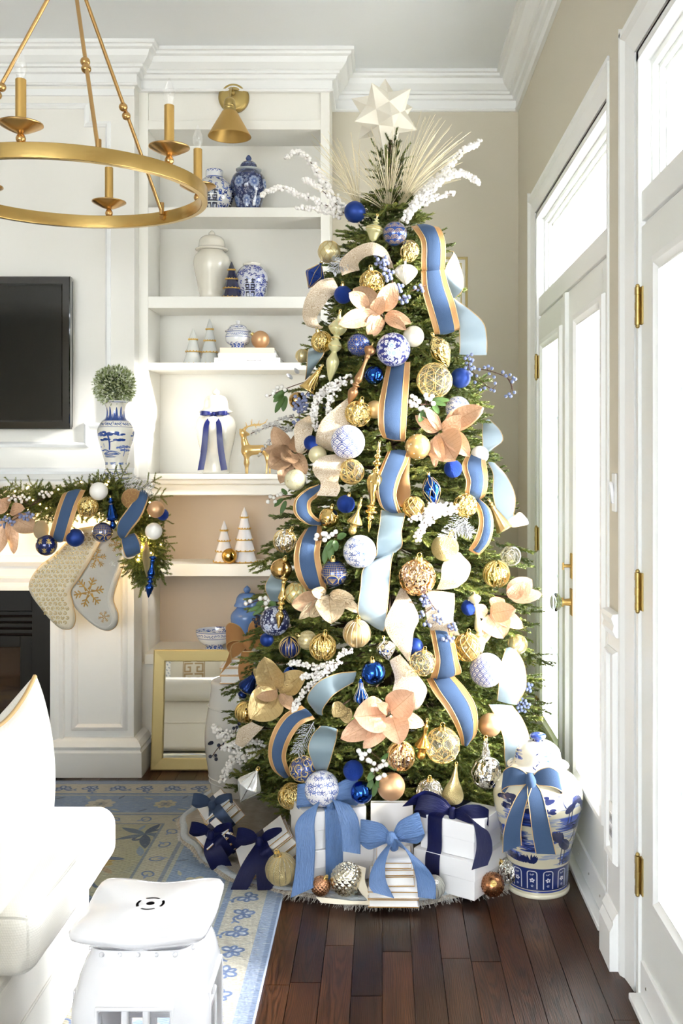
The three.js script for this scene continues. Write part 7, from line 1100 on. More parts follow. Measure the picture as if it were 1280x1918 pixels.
// ---------- around the foot of the tree ----------
{ // skirt
  const R = 0.8, o = thing('tree_skirt', 'grey woven tree skirt with a fringed edge under the gifts', 'skirt', [0, 0.012, -TD]), tex = dataTex(512, 512, (u, v) => { const r = Math.hypot(u - 0.5, v - 0.5) * 2, a = Math.atan2(v - 0.5, u - 0.5); const band = 0.5 + 0.5 * Math.sin(r * 90), k = 0.5 + 0.5 * Math.sin(a * 220 + Math.sin(r * 90) * 2); return mixc(hex('#a89d8d'), hex('#d3cdc4'), 0.3 + 0.5 * band * k + 0.5 * fbm(u * 40, v * 40)); });
  const rings = []; for (const [r, y] of [[0.05, 0.004], [0.4, 0.006], [0.7, 0.008], [0.76, 0.012], [0.79, 0.006], [R, -0.004]]) rings.push([...Array(96)].map((_, i) => { const a = i / 96 * 2 * PI, k = r * (1 + 0.012 * Math.sin(a * 9) + 0.008 * Math.sin(a * 23)); return V(k * Math.cos(a), y + (r > 0.6 ? 0.004 * Math.sin(a * 17) : 0), k * Math.sin(a)); }));
  const g = loft(rings), p = g.attributes.position, uv = g.attributes.uv; for (let i = 0; i < p.count; i++) uv.setXY(i, p.getX(i) / 1.7 + 0.5, p.getZ(i) / 1.7 + 0.5);
  part('cloth', g, S({ map: tex, bumpMap: at2(weaveBump, 6, 6), bumpScale: 0.004, roughness: 0.9 }), o);
  const edge = []; for (let i = 0; i <= 96; i++) { const a = i / 96 * 2 * PI, k = 0.775 * (1 + 0.012 * Math.sin(a * 9) + 0.008 * Math.sin(a * 23)); edge.push(V(k * Math.cos(a), 0.012, k * Math.sin(a))); }
  part('satin_border', new THREE.TubeGeometry(new THREE.CatmullRomCurve3(edge.slice(0, 96), true), 200, 0.014, 8, true).scale(1, 0.7, 1), P({ color: '#bcc4cc', roughness: 0.4, metalness: 0.3, bumpMap: at2(rippleBump, 30, 1), bumpScale: 0.006 }), o);
  const fr = []; for (let i = 0; i < 1500; i++) { const a = rr(0, 2 * PI), k = 0.785 * (1 + 0.012 * Math.sin(a * 9) + 0.008 * Math.sin(a * 23)), b = a + rr(-0.02, 0.02), l = rr(0.02, 0.045); fr.push(rod(V(k * Math.cos(a), 0.004, k * Math.sin(a)), V((k + l) * Math.cos(b), rr(-0.0105, -0.006), (k + l) * Math.sin(b)), 0.0011, 0.0007, 3)); }
  part('fringe', merge(fr), S({ color: '#c9c7c4', roughness: 0.9 }), o).userData.kind = 'stuff';
}
const giftBox = (o, w, h, d, y, x = 0, z = 0, ry = 0) => {   // lidded carton
  const m = part('carton', box(-w / 2, w / 2, 0, h * 0.6, -d / 2, d / 2, 0.002), M.boxWhite, o, [x, y, z], [0, ry, 0]);
  part('lid', merge([box(-w / 2 - 0.003, w / 2 + 0.003, h * 0.5, h, -d / 2 - 0.003, d / 2 + 0.003, 0.002)]), M.boxWhite, m); return y + h;
};
const giftBook = (o, w, t, d, y, x = 0, z = 0, ry = 0) => {   // white keepsake book with gilt cover edges
  const m = part('book', box(-w / 2 + 0.004, w / 2 - 0.004, 0.002, t - 0.002, -d / 2 + 0.004, d / 2 - 0.004, 0.001), M.paper, o, [x, y, z], [0, ry, 0]);
  part('cover', merge([box(-w / 2, w / 2, 0.0012, 0.0035, -d / 2, d / 2, 0.0008), box(-w / 2, w / 2, t - 0.0035, t - 0.0004, -d / 2, d / 2, 0.0008)]), M.boxWhite, m);
  const e = []; for (const yy of [0.0014, t - 0.002]) for (const s of [-1, 1]) { e.push(box(-w / 2, w / 2, yy - 0.0012, yy + 0.0012, s * d / 2 - 0.0012, s * d / 2 + 0.0012, 0)); e.push(box(s * w / 2 - 0.0012, s * w / 2 + 0.0012, yy - 0.0012, yy + 0.0012, -d / 2, d / 2, 0)); }
  part('gilt_edges', merge(e), M.giltEdge, m); return y + t;
};
const flatBand = (o, mat, pts, half, name = 'ribbon_band') => part(name, bandStrip(pts, half, 0.0014, 50, 3), mat, o);
{ // two cartons tied in cornflower blue, front
  const d = 3.43, x = (619 - PX) * d / F, o = thing('gift_stack', 'stack of white lidded boxes tied with a cornflower blue bow', 'gift', [x, 0.022, -d]); o.rotation.y = 0.32;
  const y1 = giftBox(o, 0.24, 0.115, 0.2, 0.0, 0.0, 0.0), y2 = giftBox(o, 0.21, 0.125, 0.18, y1 + 0.001, -0.01, 0.0, 0.03);
  flatBand(o, M.cornSatin, [[-0.015, y2 + 0.002, -0.09], [-0.015, y2 + 0.003, 0.05], [-0.015, y2 + 0.002, 0.093], [-0.015, y2 - 0.02, 0.099], [-0.015, y1, 0.104], [-0.015, 0.02, 0.108]], Array(6).fill([0.03, 0, 0]));
  const b = new THREE.Group(); b.name = 'bow'; b.position.set(-0.02, y2 + 0.02, 0.06); b.rotation.set(-0.2, -0.25, 0.05); o.add(b);
  bow(b, M.cornSatin, 0.105, 0.066, { lift: 0.25, droop: -0.05, edge: M.cornSatin, tails: [
    { pts: [[0, 0, 0.01], [-0.05, 0.0, 0.05], [-0.085, -0.05, 0.06], [-0.09, -0.12, 0.065], [-0.1, -0.19, 0.07], [-0.115, -0.255, 0.1]], half: [[0.01, 0.006, 0], [0.022, 0.012, 0], [0.03, 0, 0], [0.03, 0, 0], [0.03, 0, 0], [0.036, 0.01, 0]] },
    { pts: [[0, 0, 0.01], [0.035, 0.0, 0.05], [0.055, -0.05, 0.06], [0.06, -0.1, 0.062], [0.055, -0.16, 0.066]], half: [[0.01, -0.006, 0], [0.024, -0.01, 0], [0.03, 0, 0], [0.03, 0, 0], [0.028, -0.008, 0]] }] });
}
{ // keepsake books tied in blue, nearest
  const d = 3.26, x = (738 - PX) * d / F, o = thing('gift_stack', 'stack of white gilt-edged books tied with a big sky blue bow', 'gift', [x, 0.018, -d]);
  let y = giftBook(o, 0.158, 0.026, 0.2, 0.0, 0, 0, -0.02); y = giftBook(o, 0.16, 0.024, 0.2, y + 0.0008, 0, 0, -0.02); const ys = y; y = giftBook(o, 0.12, 0.032, 0.15, y + 0.0008, 0.004, -0.01, 0.02); y = giftBook(o, 0.112, 0.02, 0.145, y + 0.0008, 0.004, -0.01, 0.03); y = giftBook(o, 0.11, 0.02, 0.14, y + 0.0008, 0.0, -0.012, 0);
  const back = part('book', box(-0.07, 0.07, 0, 0.24, -0.016, 0.016, 0.002), M.paper, o, [-0.005, 0.0, -0.14], [-0.12, 0, 0]); part('cover', merge([box(-0.072, 0.072, 0, 0.243, -0.018, -0.0155, 0.001), box(-0.072, 0.072, 0, 0.243, 0.0155, 0.018, 0.001)]), M.boxWhite, back);
  const b = new THREE.Group(); b.name = 'bow'; b.position.set(-0.004, y + 0.052, 0.005); b.rotation.set(-0.12, 0, 0.12); o.add(b);
  bow(b, M.cornSatin, 0.1, 0.07, { lift: 0.3, droop: -0.12, edge: M.cornSatin, tails: [
    { pts: [[0, 0, 0.012], [-0.03, -0.02, 0.06], [-0.055, -0.06, 0.09], [-0.06, -0.1, 0.1], [-0.045, -0.135, 0.11]], half: [[0.01, 0.006, 0], [0.02, 0.012, 0], [0.024, 0.01, 0], [0.026, 0.004, 0], [0.03, -0.012, 0]] },
    { pts: [[0, 0, 0.012], [0.04, -0.015, 0.06], [0.075, -0.06, 0.085], [0.09, -0.11, 0.085], [0.088, -0.165, 0.092]], half: [[0.008, -0.01, 0], [0.016, -0.02, 0], [0.024, -0.018, 0], [0.028, -0.012, 0], [0.026, -0.006, 0]] }] });
}
{ // two cartons tied in navy, beside the tall jar
  const d = 3.35, x = (864 - PX) * d / F, o = thing('gift_stack', 'pair of white lidded boxes tied with a glossy navy bow beside the tall jar', 'gift', [x, 0.022, -d]); o.rotation.y = -0.6;
  const y1 = giftBox(o, 0.225, 0.122, 0.22, 0, 0, 0), y2 = giftBox(o, 0.2, 0.112, 0.19, y1 + 0.001, 0, 0, 0.02);
  const nb = (pts, h) => flatBand(o, M.navySatin, pts, Array(pts.length).fill(h));
  nb([[-0.005, y2 + 0.003, -0.09], [-0.005, y2 + 0.003, 0.096], [-0.005, y2 - 0.03, 0.103], [-0.005, y1 + 0.01, 0.105], [-0.005, y1 - 0.01, 0.116], [-0.005, 0.02, 0.118]].map(([a, b, c]) => [-a - 0.045, b, c]), [0.027, 0, 0]);
  const b = new THREE.Group(); b.name = 'bow'; b.position.set(0.0, y2 + 0.008, 0.06); b.rotation.set(-0.35, 0.6, 0.0); o.add(b);
  bow(b, M.navySatin, 0.12, 0.05, { lift: 0.12, droop: 0.05, tails: [
    { pts: [[0, 0, 0.01], [0.04, 0, 0.06], [0.088, -0.02, 0.085], [0.112, -0.08, 0.08], [0.106, -0.14, 0.085]], half: [[0.006, -0.012, 0], [0.014, -0.02, 0], [0.026, -0.008, 0], [0.026, 0, 0], [0.024, 0.012, 0]] },
    { pts: [[0, 0, 0.01], [-0.04, 0.02, 0.02], [-0.1, 0.03, 0.0], [-0.15, 0.01, 0.01]], half: [[0.004, 0.01, 0], [0.004, 0.022, 0.01], [0.004, 0.024, 0.012], [0.014, 0.02, 0.01]] }] });
}
function leaningBooks(px, py, d, ry, rz, dims, label, mat, s, tails) {   // a tied pile of keepsake books, tipped
  const o = thing('gift_stack', label, 'gift', at(px, py, d)); o.rotation.set(0, ry, rz); let y = 0; for (const [w, t, dd] of dims) y = giftBook(o, w, t, dd, y + 0.0006);
  for (const q of [-0.05, 0, 0.05]) blockers.push([o.position.clone().add(V(q, 0.06, 0.02)), 0.09]); flatBand(o, mat, [[0, 0.0, dims[0][2] / 2 + 0.003], [0, y - 0.004, dims[0][2] / 2 + 0.004], [0, y + 0.002, dims[0][2] / 2 - 0.02], [0, y + 0.002, -dims[0][2] / 2 + 0.01]], Array(4).fill([0.02, 0, 0]));
  const b = new THREE.Group(); b.name = 'bow'; b.position.set(0, y + 0.012, 0.02); b.rotation.set(0, -ry, -rz); o.add(b); bow(b, mat, s * 0.86, 0.05, { lift: 0.3, droop: 0, tails }); return o;
}
leaningBooks(418, 1588, 3.56, 0.5, 0.62, [[0.1, 0.026, 0.14], [0.1, 0.026, 0.14], [0.095, 0.02, 0.135]], 'tilted pile of gilt-edged books with a blue bow nearest the rug', M.navySatin, 0.085, [{ pts: [[0, 0, 0.012], [0.01, -0.02, 0.06], [0.035, -0.06, 0.08], [0.055, -0.1, 0.085]], half: [[0.012, 0, 0], [0.03, 0.01, 0], [0.034, 0.012, 0], [0.03, 0.016, 0]] }, { pts: [[0, 0, 0.012], [0.06, -0.01, 0.03], [0.1, -0.045, 0.03]], half: [[0.008, 0.01, 0], [0.014, 0.022, 0], [0.02, 0.018, 0]] }]);
leaningBooks(515, 1610, 3.45, 0.25, 0.6, [[0.2, 0.03, 0.17], [0.2, 0.03, 0.17], [0.19, 0.022, 0.16]], 'larger tilted pile of gilt-edged books with long navy ribbon tails', M.navySatin, 0.09, [{ pts: [[0, 0, 0.012], [-0.02, -0.03, 0.09], [-0.05, -0.09, 0.12], [-0.08, -0.155, 0.13]], half: [[0.012, 0.004, 0], [0.03, 0.004, 0], [0.032, 0.006, 0], [0.028, 0.02, 0]] }, { pts: [[0, 0, 0.012], [0.025, -0.03, 0.1], [0.035, -0.1, 0.13], [0.04, -0.19, 0.14]], half: [[0.012, -0.004, 0], [0.032, 0, 0], [0.032, 0, 0], [0.022, 0.004, 0]] }]);
leaningBooks(424, 1538, 3.78, 0.4, 0.62, [[0.13, 0.03, 0.15], [0.12, 0.03, 0.15], [0.11, 0.024, 0.14]], 'tilted gilt-edged books tied with dark slate velvet behind the navy bows', M.duskVelvet, 0.085, [{ pts: [[0, 0, 0.012], [0.02, -0.03, 0.06], [0.03, -0.08, 0.07], [0.035, -0.12, 0.075]], half: [[0.012, 0.004, 0], [0.028, 0, 0], [0.03, 0, 0], [0.03, 0.006, 0]] }]);
{ // books with the copper bow on the grey stool
  const d = 4.24, x = (462 - PX) * d / F, o = thing('gift_stack', 'white gift books tied with a copper ribbon bow on the grey stool', 'gift', [x, 0.498, -d]);
  let y = giftBook(o, 0.2, 0.034, 0.15, 0); y = giftBook(o, 0.2, 0.03, 0.15, y + 0.0006); y = giftBook(o, 0.15, 0.036, 0.12, y + 0.0006, 0.012); y = giftBook(o, 0.15, 0.03, 0.12, y + 0.0006, 0.012);
  flatBand(o, M.copperRibbon, [[0.02, 0.004, 0.08], [0.012, 0.06, 0.08], [0.008, y - 0.03, 0.068], [0.008, y + 0.002, 0.05], [0.01, y + 0.002, -0.05]], [[0.036, 0, 0], [0.036, 0, 0], [0.026, 0, 0], [0.02, 0, 0], [0.03, 0, 0]]);
  const b = new THREE.Group(); b.name = 'bow'; b.position.set(0.01, y + 0.03, 0.03); b.rotation.set(-0.2, 0.1, 0.2); o.add(b);
  bow(b, M.copperRibbon, 0.085, 0.075, { lift: 0.5, droop: 0.05, puff: 0.5, edge: M.goldCord, tails: [{ pts: [[0, 0, 0.012], [-0.04, -0.015, 0.03], [-0.08, -0.03, 0.04], [-0.105, -0.085, 0.045]], half: [[0.004, 0.012, 0], [0.004, 0.026, 0], [0.014, 0.03, 0], [0.026, 0.02, 0]] }] });
}
GRP = 'ornaments on the tree skirt';
const fl = (px, py, r, d, label, mat, o = {}) => { const R = r * d / F, c = at(px, py, d); const y = Math.max(c.y, 0.02 + R * 0.98); const t = bauble(px, py, r, label, mat, { d, free: true, ...o }); t.position.y = y; return t; };
fl(527, 1628, 30, 3.29, 'large gold glitter ball lying before the navy ribbon tails', G.goldGlitter, { trace: 'stripe', sc: 0.012, ang: -12, traceMat: M.silverCap });
fl(601, 1660, 19, 3.24, 'small copper dimpled ball beside the big faceted ball', P({ color: '#b98868', metalness: 0.9, roughness: 0.25 }), { facet: 0.07, ang: 30 });
fl(650, 1655, 32, 3.24, 'largest faceted mercury glass ball on the skirt', metal('#e3dcc8', 0.14), { facet: 0.07, cap: false });
fl(812, 1664, 22, 3.22, 'small silver glitter ball beside the book stack', P({ color: '#d9d8cf', metalness: 0.85, roughness: 0.3, bumpMap: at2(glitterBump, 1, 1), bumpScale: 0.004 }), { trace: 'stripe', traceMat: M.silverCap, sc: 0.02, ang: 15, capMat: M.whiteBerry, out: 0.8 });
fl(923, 1661, 22, 3.24, 'copper hobnail ball in front of the tall jar', P({ color: '#a87552', metalness: 0.95, roughness: 0.24 }), { bead: 160, beadMat: P({ color: '#a87552', metalness: 0.95, roughness: 0.24 }), ang: 0, out: 1.1 });
fl(953, 1645, 23, 3.34, 'silver fluted ball touching the foot of the tall jar', G.silverMercury, { trace: 'stripe', traceMat: M.silverCap, sc: 0.05, ang: -40 });
fl(382, 1558, 15, 3.68, 'small crinkled gold ball at the skirt edge by the rug', G.goldMercury, { trace: 'rings', sc: 0.04, cap: false });
GRP = undefined;
{ // loose ribbon on the skirt
  const P2 = (x, y, d) => at(x, y, d), O = P2(690, 1700, 3.2), st = [[668, 1620, 686, 1626, 3.27], [666, 1650, 684, 1650, 3.22], [676, 1672, 690, 1668, 3.2], [688, 1688, 696, 1700, 3.185], [664, 1690, 672, 1704, 3.18], [632, 1684, 640, 1700, 3.18], [592, 1680, 602, 1692, 3.19]];
  const o = thing('ribbon', 'loose cream satin ribbon trailing over the skirt front', 'ribbon', O); part('band', strip(st.map(([a, b, , , d]) => { const p = at(a, b, d); p.y = Math.max(p.y, 0.03); return p.sub(O); }), st.map(([, , a, b, d]) => { const p = at(a, b, d - 0.01); p.y = Math.max(p.y, 0.024); return p.sub(O); }), 0.0014, 50, 4), M.creamSatin, o);
}
{ // tall jar by the doors
  const d = 3.36, x = (1008 - PX) * d / F, o = thing('ginger_jar', 'tall blue and white temple jar with cranes and a blue velvet bow', 'jar', [x, 0, -d]), s = 1.0;
  part('body', turn(slathe([[0.1, 0.006], [0.102, 0.014], [0.1, 0.03], [0.105, 0.1], [0.128, 0.2], [0.148, 0.285], [0.146, 0.33], [0.118, 0.372], [0.082, 0.39], [0.07, 0.4]], 80, 72)), porcelain((() => { const t = craneTex.clone(); t.offset.set(0.0, 0); return t; })()), o);
  part('foot_ring', lathe([[0.1, 0], [0.105, 0.001], [0.106, 0.01], [0.102, 0.013], [0.098, 0.012]], 60), porcelain(null, { color: '#e3ddc8' }), o);
  part('neck', lathe([[0.066, 0.388], [0.074, 0.39], [0.074, 0.408], [0.066, 0.41]], 48), porcelain(null, { color: '#dfe3ea' }), o);
  const lid = part('lid', turn(slathe([[0.074, 0.404], [0.1, 0.406], [0.102, 0.412], [0.084, 0.42], [0.077, 0.436], [0.07, 0.462], [0.046, 0.482], [0.018, 0.488]], 50, 60)), porcelain(lidTex), o);
  part('knob', slathe([[0.014, 0.486], [0.012, 0.494], [0.024, 0.498], [0.027, 0.506], [0.018, 0.512], [0, 0.513]], 24, 30), porcelain(null, { color: '#2b4396' }), lid);
  part('ribbon_band', lathe([[0.075, 0.388], [0.08, 0.386], [0.08, 0.402], [0.075, 0.404]], 48), M.velvet, o);
  const b = new THREE.Group(); b.name = 'bow'; b.position.set(-0.036, 0.385, 0.098); b.rotation.set(-0.15, -0.25, 0.02); o.add(b);
  bow(b, M.velvet, 0.094, 0.062, { lift: 0.12, droop: 0.16, edge: M.goldCord, tails: [
    { pts: [[0, 0, 0.01], [-0.02, -0.03, 0.034], [-0.046, -0.09, 0.05], [-0.062, -0.15, 0.05], [-0.066, -0.205, 0.042]], half: [[0.01, 0.002, 0], [0.02, 0.006, 0], [0.026, 0.008, 0], [0.028, 0.008, 0], [0.03, 0.012, 0]] },
    { pts: [[0, 0, 0.012], [0.012, -0.03, 0.036], [0.024, -0.09, 0.054], [0.034, -0.16, 0.058], [0.042, -0.215, 0.05]], half: [[0.01, 0, 0], [0.022, 0, 0], [0.027, -0.002, 0], [0.03, -0.002, 0], [0.031, 0.0, 0]] }] });
}

for (const [x, y, z, r] of [[-0.18, 0.14, -3.4, 0.13], [-0.18, 0.24, -3.42, 0.1], [0.035, 0.14, -3.38, 0.1], [0.035, 0.22, -3.38, 0.08], [0.26, 0.14, -3.36, 0.13], [0.26, 0.26, -3.36, 0.12], [0.2, 0.29, -3.34, 0.09], [0.33, 0.29, -3.34, 0.08], [-0.13, 0.28, -3.38, 0.08], [-0.22, 0.3, -3.4, 0.07], [0.52, 0.25, -3.36, 0.17]]) blockers.push([V(x, y, z), r]);
blockers.push([V(-0.58, 0.58, -4.24), 0.1], [V(-0.6, 0.66, -4.2), 0.08], [V(-0.6, 0.3, -4.28), 0.14]);
const theTree = christmasTree();
// ---------- mantel garland and stockings ----------
{
  const o = thing('christmas_garland', 'green lit conifer garland along the mantel spilling over its end', 'garland', [-1.2, 1.335, -4.38]);
  const spine = [[-3.6, 1.29, -4.36], [-2.9, 1.29, -4.34], [-2.2, 1.26, -4.33], [-1.75, 1.25, -4.32], [-1.4, 1.26, -4.32], [-1.16, 1.28, -4.32], [-1.05, 1.2, -4.29], [-1.01, 1.08, -4.3], [-1.02, 0.98, -4.32]].map((p) => V(...p).sub(o.position)), c = curve(spine), list = [];
  part('vine', new THREE.TubeGeometry(c, 80, 0.008, 6), M.bark, o);
  for (let i = 0; i < 400; i++) { const u = rr(0.3, 1), p = c.getPoint(u), t = c.getTangent(u), dn = u > 0.86; const side = V(rr(-1, 1), dn ? rr(-1, 0.3) : rr(-0.9, 0.85), rr(-0.1, 1.1)), dir = side.addScaledVector(t, rr(-0.3, 1)).normalize(); if (!dn && dir.y < -0.5) dir.y *= 0.5; const s = rr(0.72, 0.95); p.add(V(rr(-0.03, 0.03), rr(-0.06, 0.03), rr(-0.02, 0.03))); p.addScaledVector(dir, -0.05); list.push({ p, q: aim(dir, V(0, 0.6, 1)), s, tint: Math.floor(rnd() * 4), key: dir.z + rnd() * 0.5 - Math.abs(u - 0.75) }); }
  for (const [x, y, a] of [[58, 905, 1.9], [70, 920, 1.6], [40, 918, 2.2], [150, 905, 1.2], [185, 895, 1.57], [215, 885, 1.2], [235, 880, 1.0], [290, 900, 0.5], [310, 930, 0.1], [312, 975, -0.4], [318, 1020, -0.8], [296, 1050, -1.3], [262, 1060, -1.9], [240, 1040, -2.2], [310, 1060, -1.2], [20, 905, 2.3]]) { const d = 4.28, dir = V(Math.cos(a), Math.sin(a), 0.25), p = at(x, y, d).sub(o.position).addScaledVector(dir, -0.07); list.push({ p, q: aim(dir, V(0, 0.2, 1)), s: 0.62, tint: 2, key: 5 }); }
  list.sort((a, b) => b.key - a.key); dressed(o, list, 120, 'branch_tip');
  // fairy lights: glowing bulbs, a few of them with lamps
  const glow = S({ color: '#fff0c8', emissive: new THREE.Color('#ffd58a'), emissiveIntensity: 14 }), bg = ico(0.0038, 1), wirePts = [];
  for (let i = 0; i < 64; i++) { const u = rr(0.42, 1), p = c.getPoint(u).add(V(rr(-0.07, 0.07), rr(-0.08, 0.07), rr(0.0, 0.08))); const m = part('fairy_light', bg, glow, o, p); m.castShadow = false; if (i % 9 === 0) wirePts.push(p.clone()); }
  for (const u of [0.4, 0.5, 0.58, 0.66, 0.74, 0.82, 0.9, 0.97]) { const p = c.getPoint(u).add(V(rr(-0.02, 0.02), u > 0.85 ? 0 : -0.13, u > 0.85 ? 0.07 : -0.05)); const m = part('fairy_light', ico(0.006, 2), glow, o, p); m.castShadow = false; const l = new THREE.PointLight(new THREE.Color(1, 0.68, 0.32), 0.06, 3, 2); l.position.copy(p); l.castShadow = true; l.shadow.radius = 0.3; l.name = 'fairy_glow'; o.add(l); }
}
GRP = 'decorations on the mantel garland';
const gd = 4.19, gb = (x, y, r, label, mat, o = {}) => bauble(x, y, r, label, mat, { d: gd, free: true, ...o });
gb(185, 920, 17, 'plain white ball on the garland under the topiary vase', G.white, { cap: false });
gb(164, 949, 19, 'crackled gold ball beside the first velvet loop of the garland', G.goldMercury, { cap: false, trace: 'petal', sc: 0.02 });
gb(247, 934, 19, 'rose gold glitter ball on the garland beneath the silver frond', P({ color: '#cfa070', metalness: 0.75, roughness: 0.4, bumpMap: at2(glitterBump, 1, 1), bumpScale: 0.004 }), { cap: false, trace: 'scroll', sc: 0.015 });
gb(292, 954, 16, 'plain rose gold ball at the garland end', G.copperMatte, { cap: false, d: 4.17 });
gb(305, 964, 11, 'plain blue ball half behind the rose gold ball', G.blueGlitter, { cap: false, d: 4.2 });
gb(288, 995, 16, 'plain white ball below the rose gold ball', G.white, { cap: false, d: 4.17 });
gb(141, 1007, 17, 'plain matte navy ball hanging below the garland', G.navyMatte, { cap: false });
gb(87, 1021, 20, 'navy ball with gold fleur motifs under the garland', P({ map: T.fleur, metalness: 0.4, roughness: 0.15, clearcoat: 0.6 }), { cap: false });
gb(192, 997, 19, 'navy ball with gold lattice and leaves under the garland', P({ map: T.plaidBlue, metalness: 0.4, roughness: 0.15, clearcoat: 0.6 }), { cap: false, spin: 1 });
gb(242, 1033, 14, 'white ball half inside the velvet curl of the garland', G.white, { cap: false, d: 4.2 });
gb(77, 993, 14, 'champagne crackled egg ball at the foot of the velvet loop', P({ color: '#d3bb94', metalness: 0.6, roughness: 0.35, bumpMap: at2(glitterBump, 1, 1), bumpScale: 0.004 }), { squash: 1.3, cap: false });
turned('dropFinial', [207, 932], [213, 992], 22, 'navy fluted drop on the garland between the balls', G.blueShiny, { d: gd, ribs: 10, from: 0.3, to: 0.9, bands: [[0.2, 0.4]] });
turned('thin', [287, 1040], [278, 1120], 16, 'long navy finial hanging from the garland end', G.blueShiny, { d: 4.15, bands: [[0.42, 0.6], [0.52, 0.9]] });
turned('tear', [274, 1012], [275, 1082], 15, 'slim gold icicle hanging beside the navy finial', G.goldGlitter, { d: 4.16, name: 'icicle_ornament' });
ribbon('velvet', [[128, 922, 160, 918, 0.05], [118, 926, 158, 922, 0.0], [108, 950, 146, 948, -0.03], [98, 985, 134, 985, -0.04], [94, 1002, 126, 1012, -0.02], [100, 1010, 122, 1014, 0.02]], 'blue velvet loop with copper sides on the mantel garland', { d: 4.2 });
ribbon('velvet', [[262, 918, 276, 926, 0.04], [258, 926, 277, 936, -0.01], [240, 952, 264, 968, -0.04], [222, 978, 246, 992, -0.04], [220, 996, 236, 1006, -0.02], [228, 1010, 236, 1004, 0.02]], 'slanting velvet ribbon at the garland end', { d: 4.19, in0: 0.05, in1: 0.95 });
ribbon('velvet', [[228, 1012, 252, 1000, 0.04], [228, 1016, 256, 1002, -0.02], [230, 1028, 263, 1016, -0.04], [234, 1040, 264, 1028, -0.03], [240, 1043, 262, 1034, 0.02]], 'small velvet curl end on the mantel garland', { d: 4.18, in0: 0.04, in1: 0.96 });
fernSprig(228, 902, 286, 918, 26, 'silver leaf frond on the garland under the vase', { d: 4.22, mat: M.silverSprig });
sprig([[58, 948], [36, 934], [14, 928]], [...cl(34, 934, 22, 8, 14), ...cl(86, 926, 16, 6, 8)], 0.0068, P({ color: '#e6ddd6', roughness: 0.25, clearcoat: 0.5 }), 'pearly berry sprig on the garland', { d: 4.24 });
sprig([[62, 962], [40, 966], [10, 984]], [...cl(48, 966, 14, 9, 14), ...cl(12, 980, 16, 12, 16)], 0.0072, M.blueBerry, 'violet blue berry sprig low on the garland', { d: 4.24 });
magnolia(LV.copper, 16, 960, [[14, 955, -30, 940, 24, 0.2], [20, 958, 40, 950, 20, 0.2], [24, 970, 66, 992, 30, 0.2, 0.03, LV.taupe], [16, 975, 30, 1032, 18, 0.2], [10, 975, -16, 1040, 30, 0.2], [18, 946, 4, 938, 18, 0.2]], 'copper magnolia leaves at the frame edge of the garland', { d: 4.26 });
GRP = undefined;
function stocking(pts, d, label, mat, t, deco) {
  const c = at(pts[0][0], pts[0][1], d), o = thing('christmas_stocking', label, 'stocking', c, 'stockings on the mantel'), sh = new THREE.Shape(new THREE.SplineCurve([...pts, pts[0]].map(([x, y]) => { const p = at(x, y, d).sub(c); return new THREE.Vector2(p.x, p.y); })).getPoints(80));
  const g = new THREE.ExtrudeGeometry(sh, { depth: t * 0.2, bevelEnabled: true, bevelThickness: t * 0.5, bevelSize: 0.02, bevelOffset: -0.02, bevelSegments: 6, curveSegments: 4 }); part('body', g, mat, o); g.computeBoundingBox();
  const e = sh.getPoints(2).map((p) => V(p.x, p.y, t * 0.1)); part('piping', new THREE.TubeGeometry(new THREE.CatmullRomCurve3(e, false), 160, 0.003, 5), M.goldCord, o);
  deco(o, t * 0.7 + 0.0005, (x, y) => at(x, y, d).sub(c), sh); return o;
}
const inside = (poly, x, y) => { let r = false; for (let i = 0, j = poly.length - 1; i < poly.length; j = i++) { const [a, b] = poly[i], [c, d] = poly[j]; if ((b > y) !== (d > y) && x < (c - a) * (y - b) / (d - b) + a) r = !r; } return r; };
const knit = S({ color: '#ece8df', roughness: 0.9, bumpMap: at2(weaveBump, 10, 10), bumpScale: 0.003 });
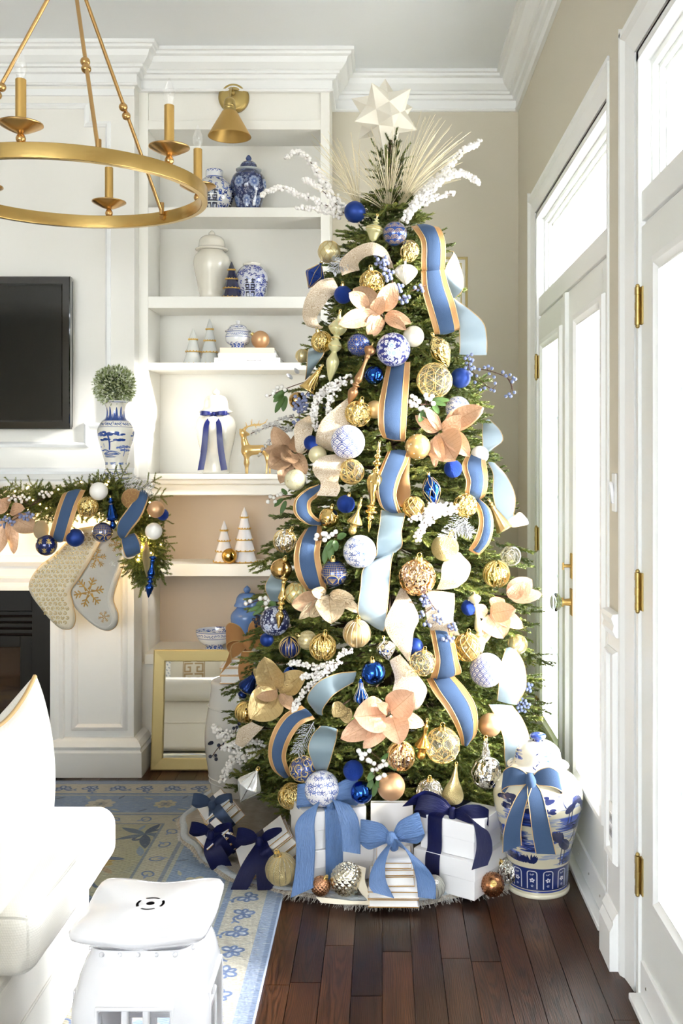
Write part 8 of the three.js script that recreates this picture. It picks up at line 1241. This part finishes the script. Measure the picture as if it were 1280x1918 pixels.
function snowflake(o, p, r, z, mat) { const L = []; for (let i = 0; i < 6; i++) { const a = i * PI / 3 + 0.2, D = V(Math.cos(a), Math.sin(a), 0), q = (k) => D.clone().multiplyScalar(r * k); L.push(rod(q(0.2), q(1), r * 0.045, r * 0.045, 5)); for (const k of [0.5, 0.72]) for (const s of [-1, 1]) { const b = a + s * 0.9; L.push(rod(q(k), q(k).add(V(Math.cos(b), Math.sin(b), 0).multiplyScalar(r * 0.3)), r * 0.04, r * 0.04, 5)); } const n = i + 1, D2 = V(Math.cos(n * PI / 3 + 0.2), Math.sin(n * PI / 3 + 0.2), 0), m = D.clone().add(D2).normalize().multiplyScalar(r * 0.2); L.push(rod(q(0.42), m, r * 0.05, r * 0.05, 5)); const m2 = D.clone().add(D2).multiplyScalar(r * 0.22); L.push(rod(q(0.42), V(0, 0, 0), r * 0.03, r * 0.03, 5)); } part('snowflake', merge(L), mat, o, V(p.x, p.y, z)); }
const goldThread = S({ color: '#b99146', metalness: 0.6, roughness: 0.45 });
stocking([[196, 985], [168, 1050], [147, 1085], [134, 1105], [138, 1130], [160, 1156], [185, 1175], [205, 1180], [219, 1170], [222, 1150], [213, 1122], [221, 1090], [234, 1050], [246, 990]], 4.37, 'white knit stocking embroidered with gold snowflakes', knit, 0.05, (o, z, q) => { snowflake(o, q(184, 1044), 0.046, z, goldThread); snowflake(o, q(171, 1107), 0.066, z, goldThread); snowflake(o, q(199, 1153), 0.026, z, goldThread); snowflake(o, q(215, 1054), 0.014, z, M.silverCap); snowflake(o, q(222, 1018), 0.034, z, goldThread); });
const goldPts = [[150, 990], [106, 1036], [75, 1062], [57, 1090], [60, 1112], [80, 1140], [100, 1164], [118, 1177], [136, 1175], [142, 1156], [136, 1126], [133, 1106], [150, 1080], [172, 1045], [196, 990]];
stocking(goldPts, 4.33, 'gold sequined stocking covered in rosettes', S({ color: '#dcd2bd', roughness: 0.6, metalness: 0.2, bumpMap: at2(glitterBump, 4, 4), bumpScale: 0.002 }), 0.05, (o, z, q) => { const L = []; for (let j = 0; j < 22; j++) for (let i = 0; i < 18; i++) { const x = 50 + i * 9 + (j % 2) * 4.5, y = 1000 + j * 8.6; if (!inside(goldPts, x, y) || !inside(goldPts, x + 5, y) || !inside(goldPts, x - 5, y) || !inside(goldPts, x, y + 5)) continue; const p = q(x, y), g = new THREE.TorusGeometry(0.0064, 0.0017, 4, 9, 5.2); g.rotateZ(rnd() * 6.3).translate(p.x, p.y, z); L.push(g, ico(0.0024, 0).translate(p.x, p.y, z)); } part('sequin_rosettes', merge(L), metal('#d3bd86', 0.25), o).userData.kind = 'stuff'; });
renderer.render(scene, camera);
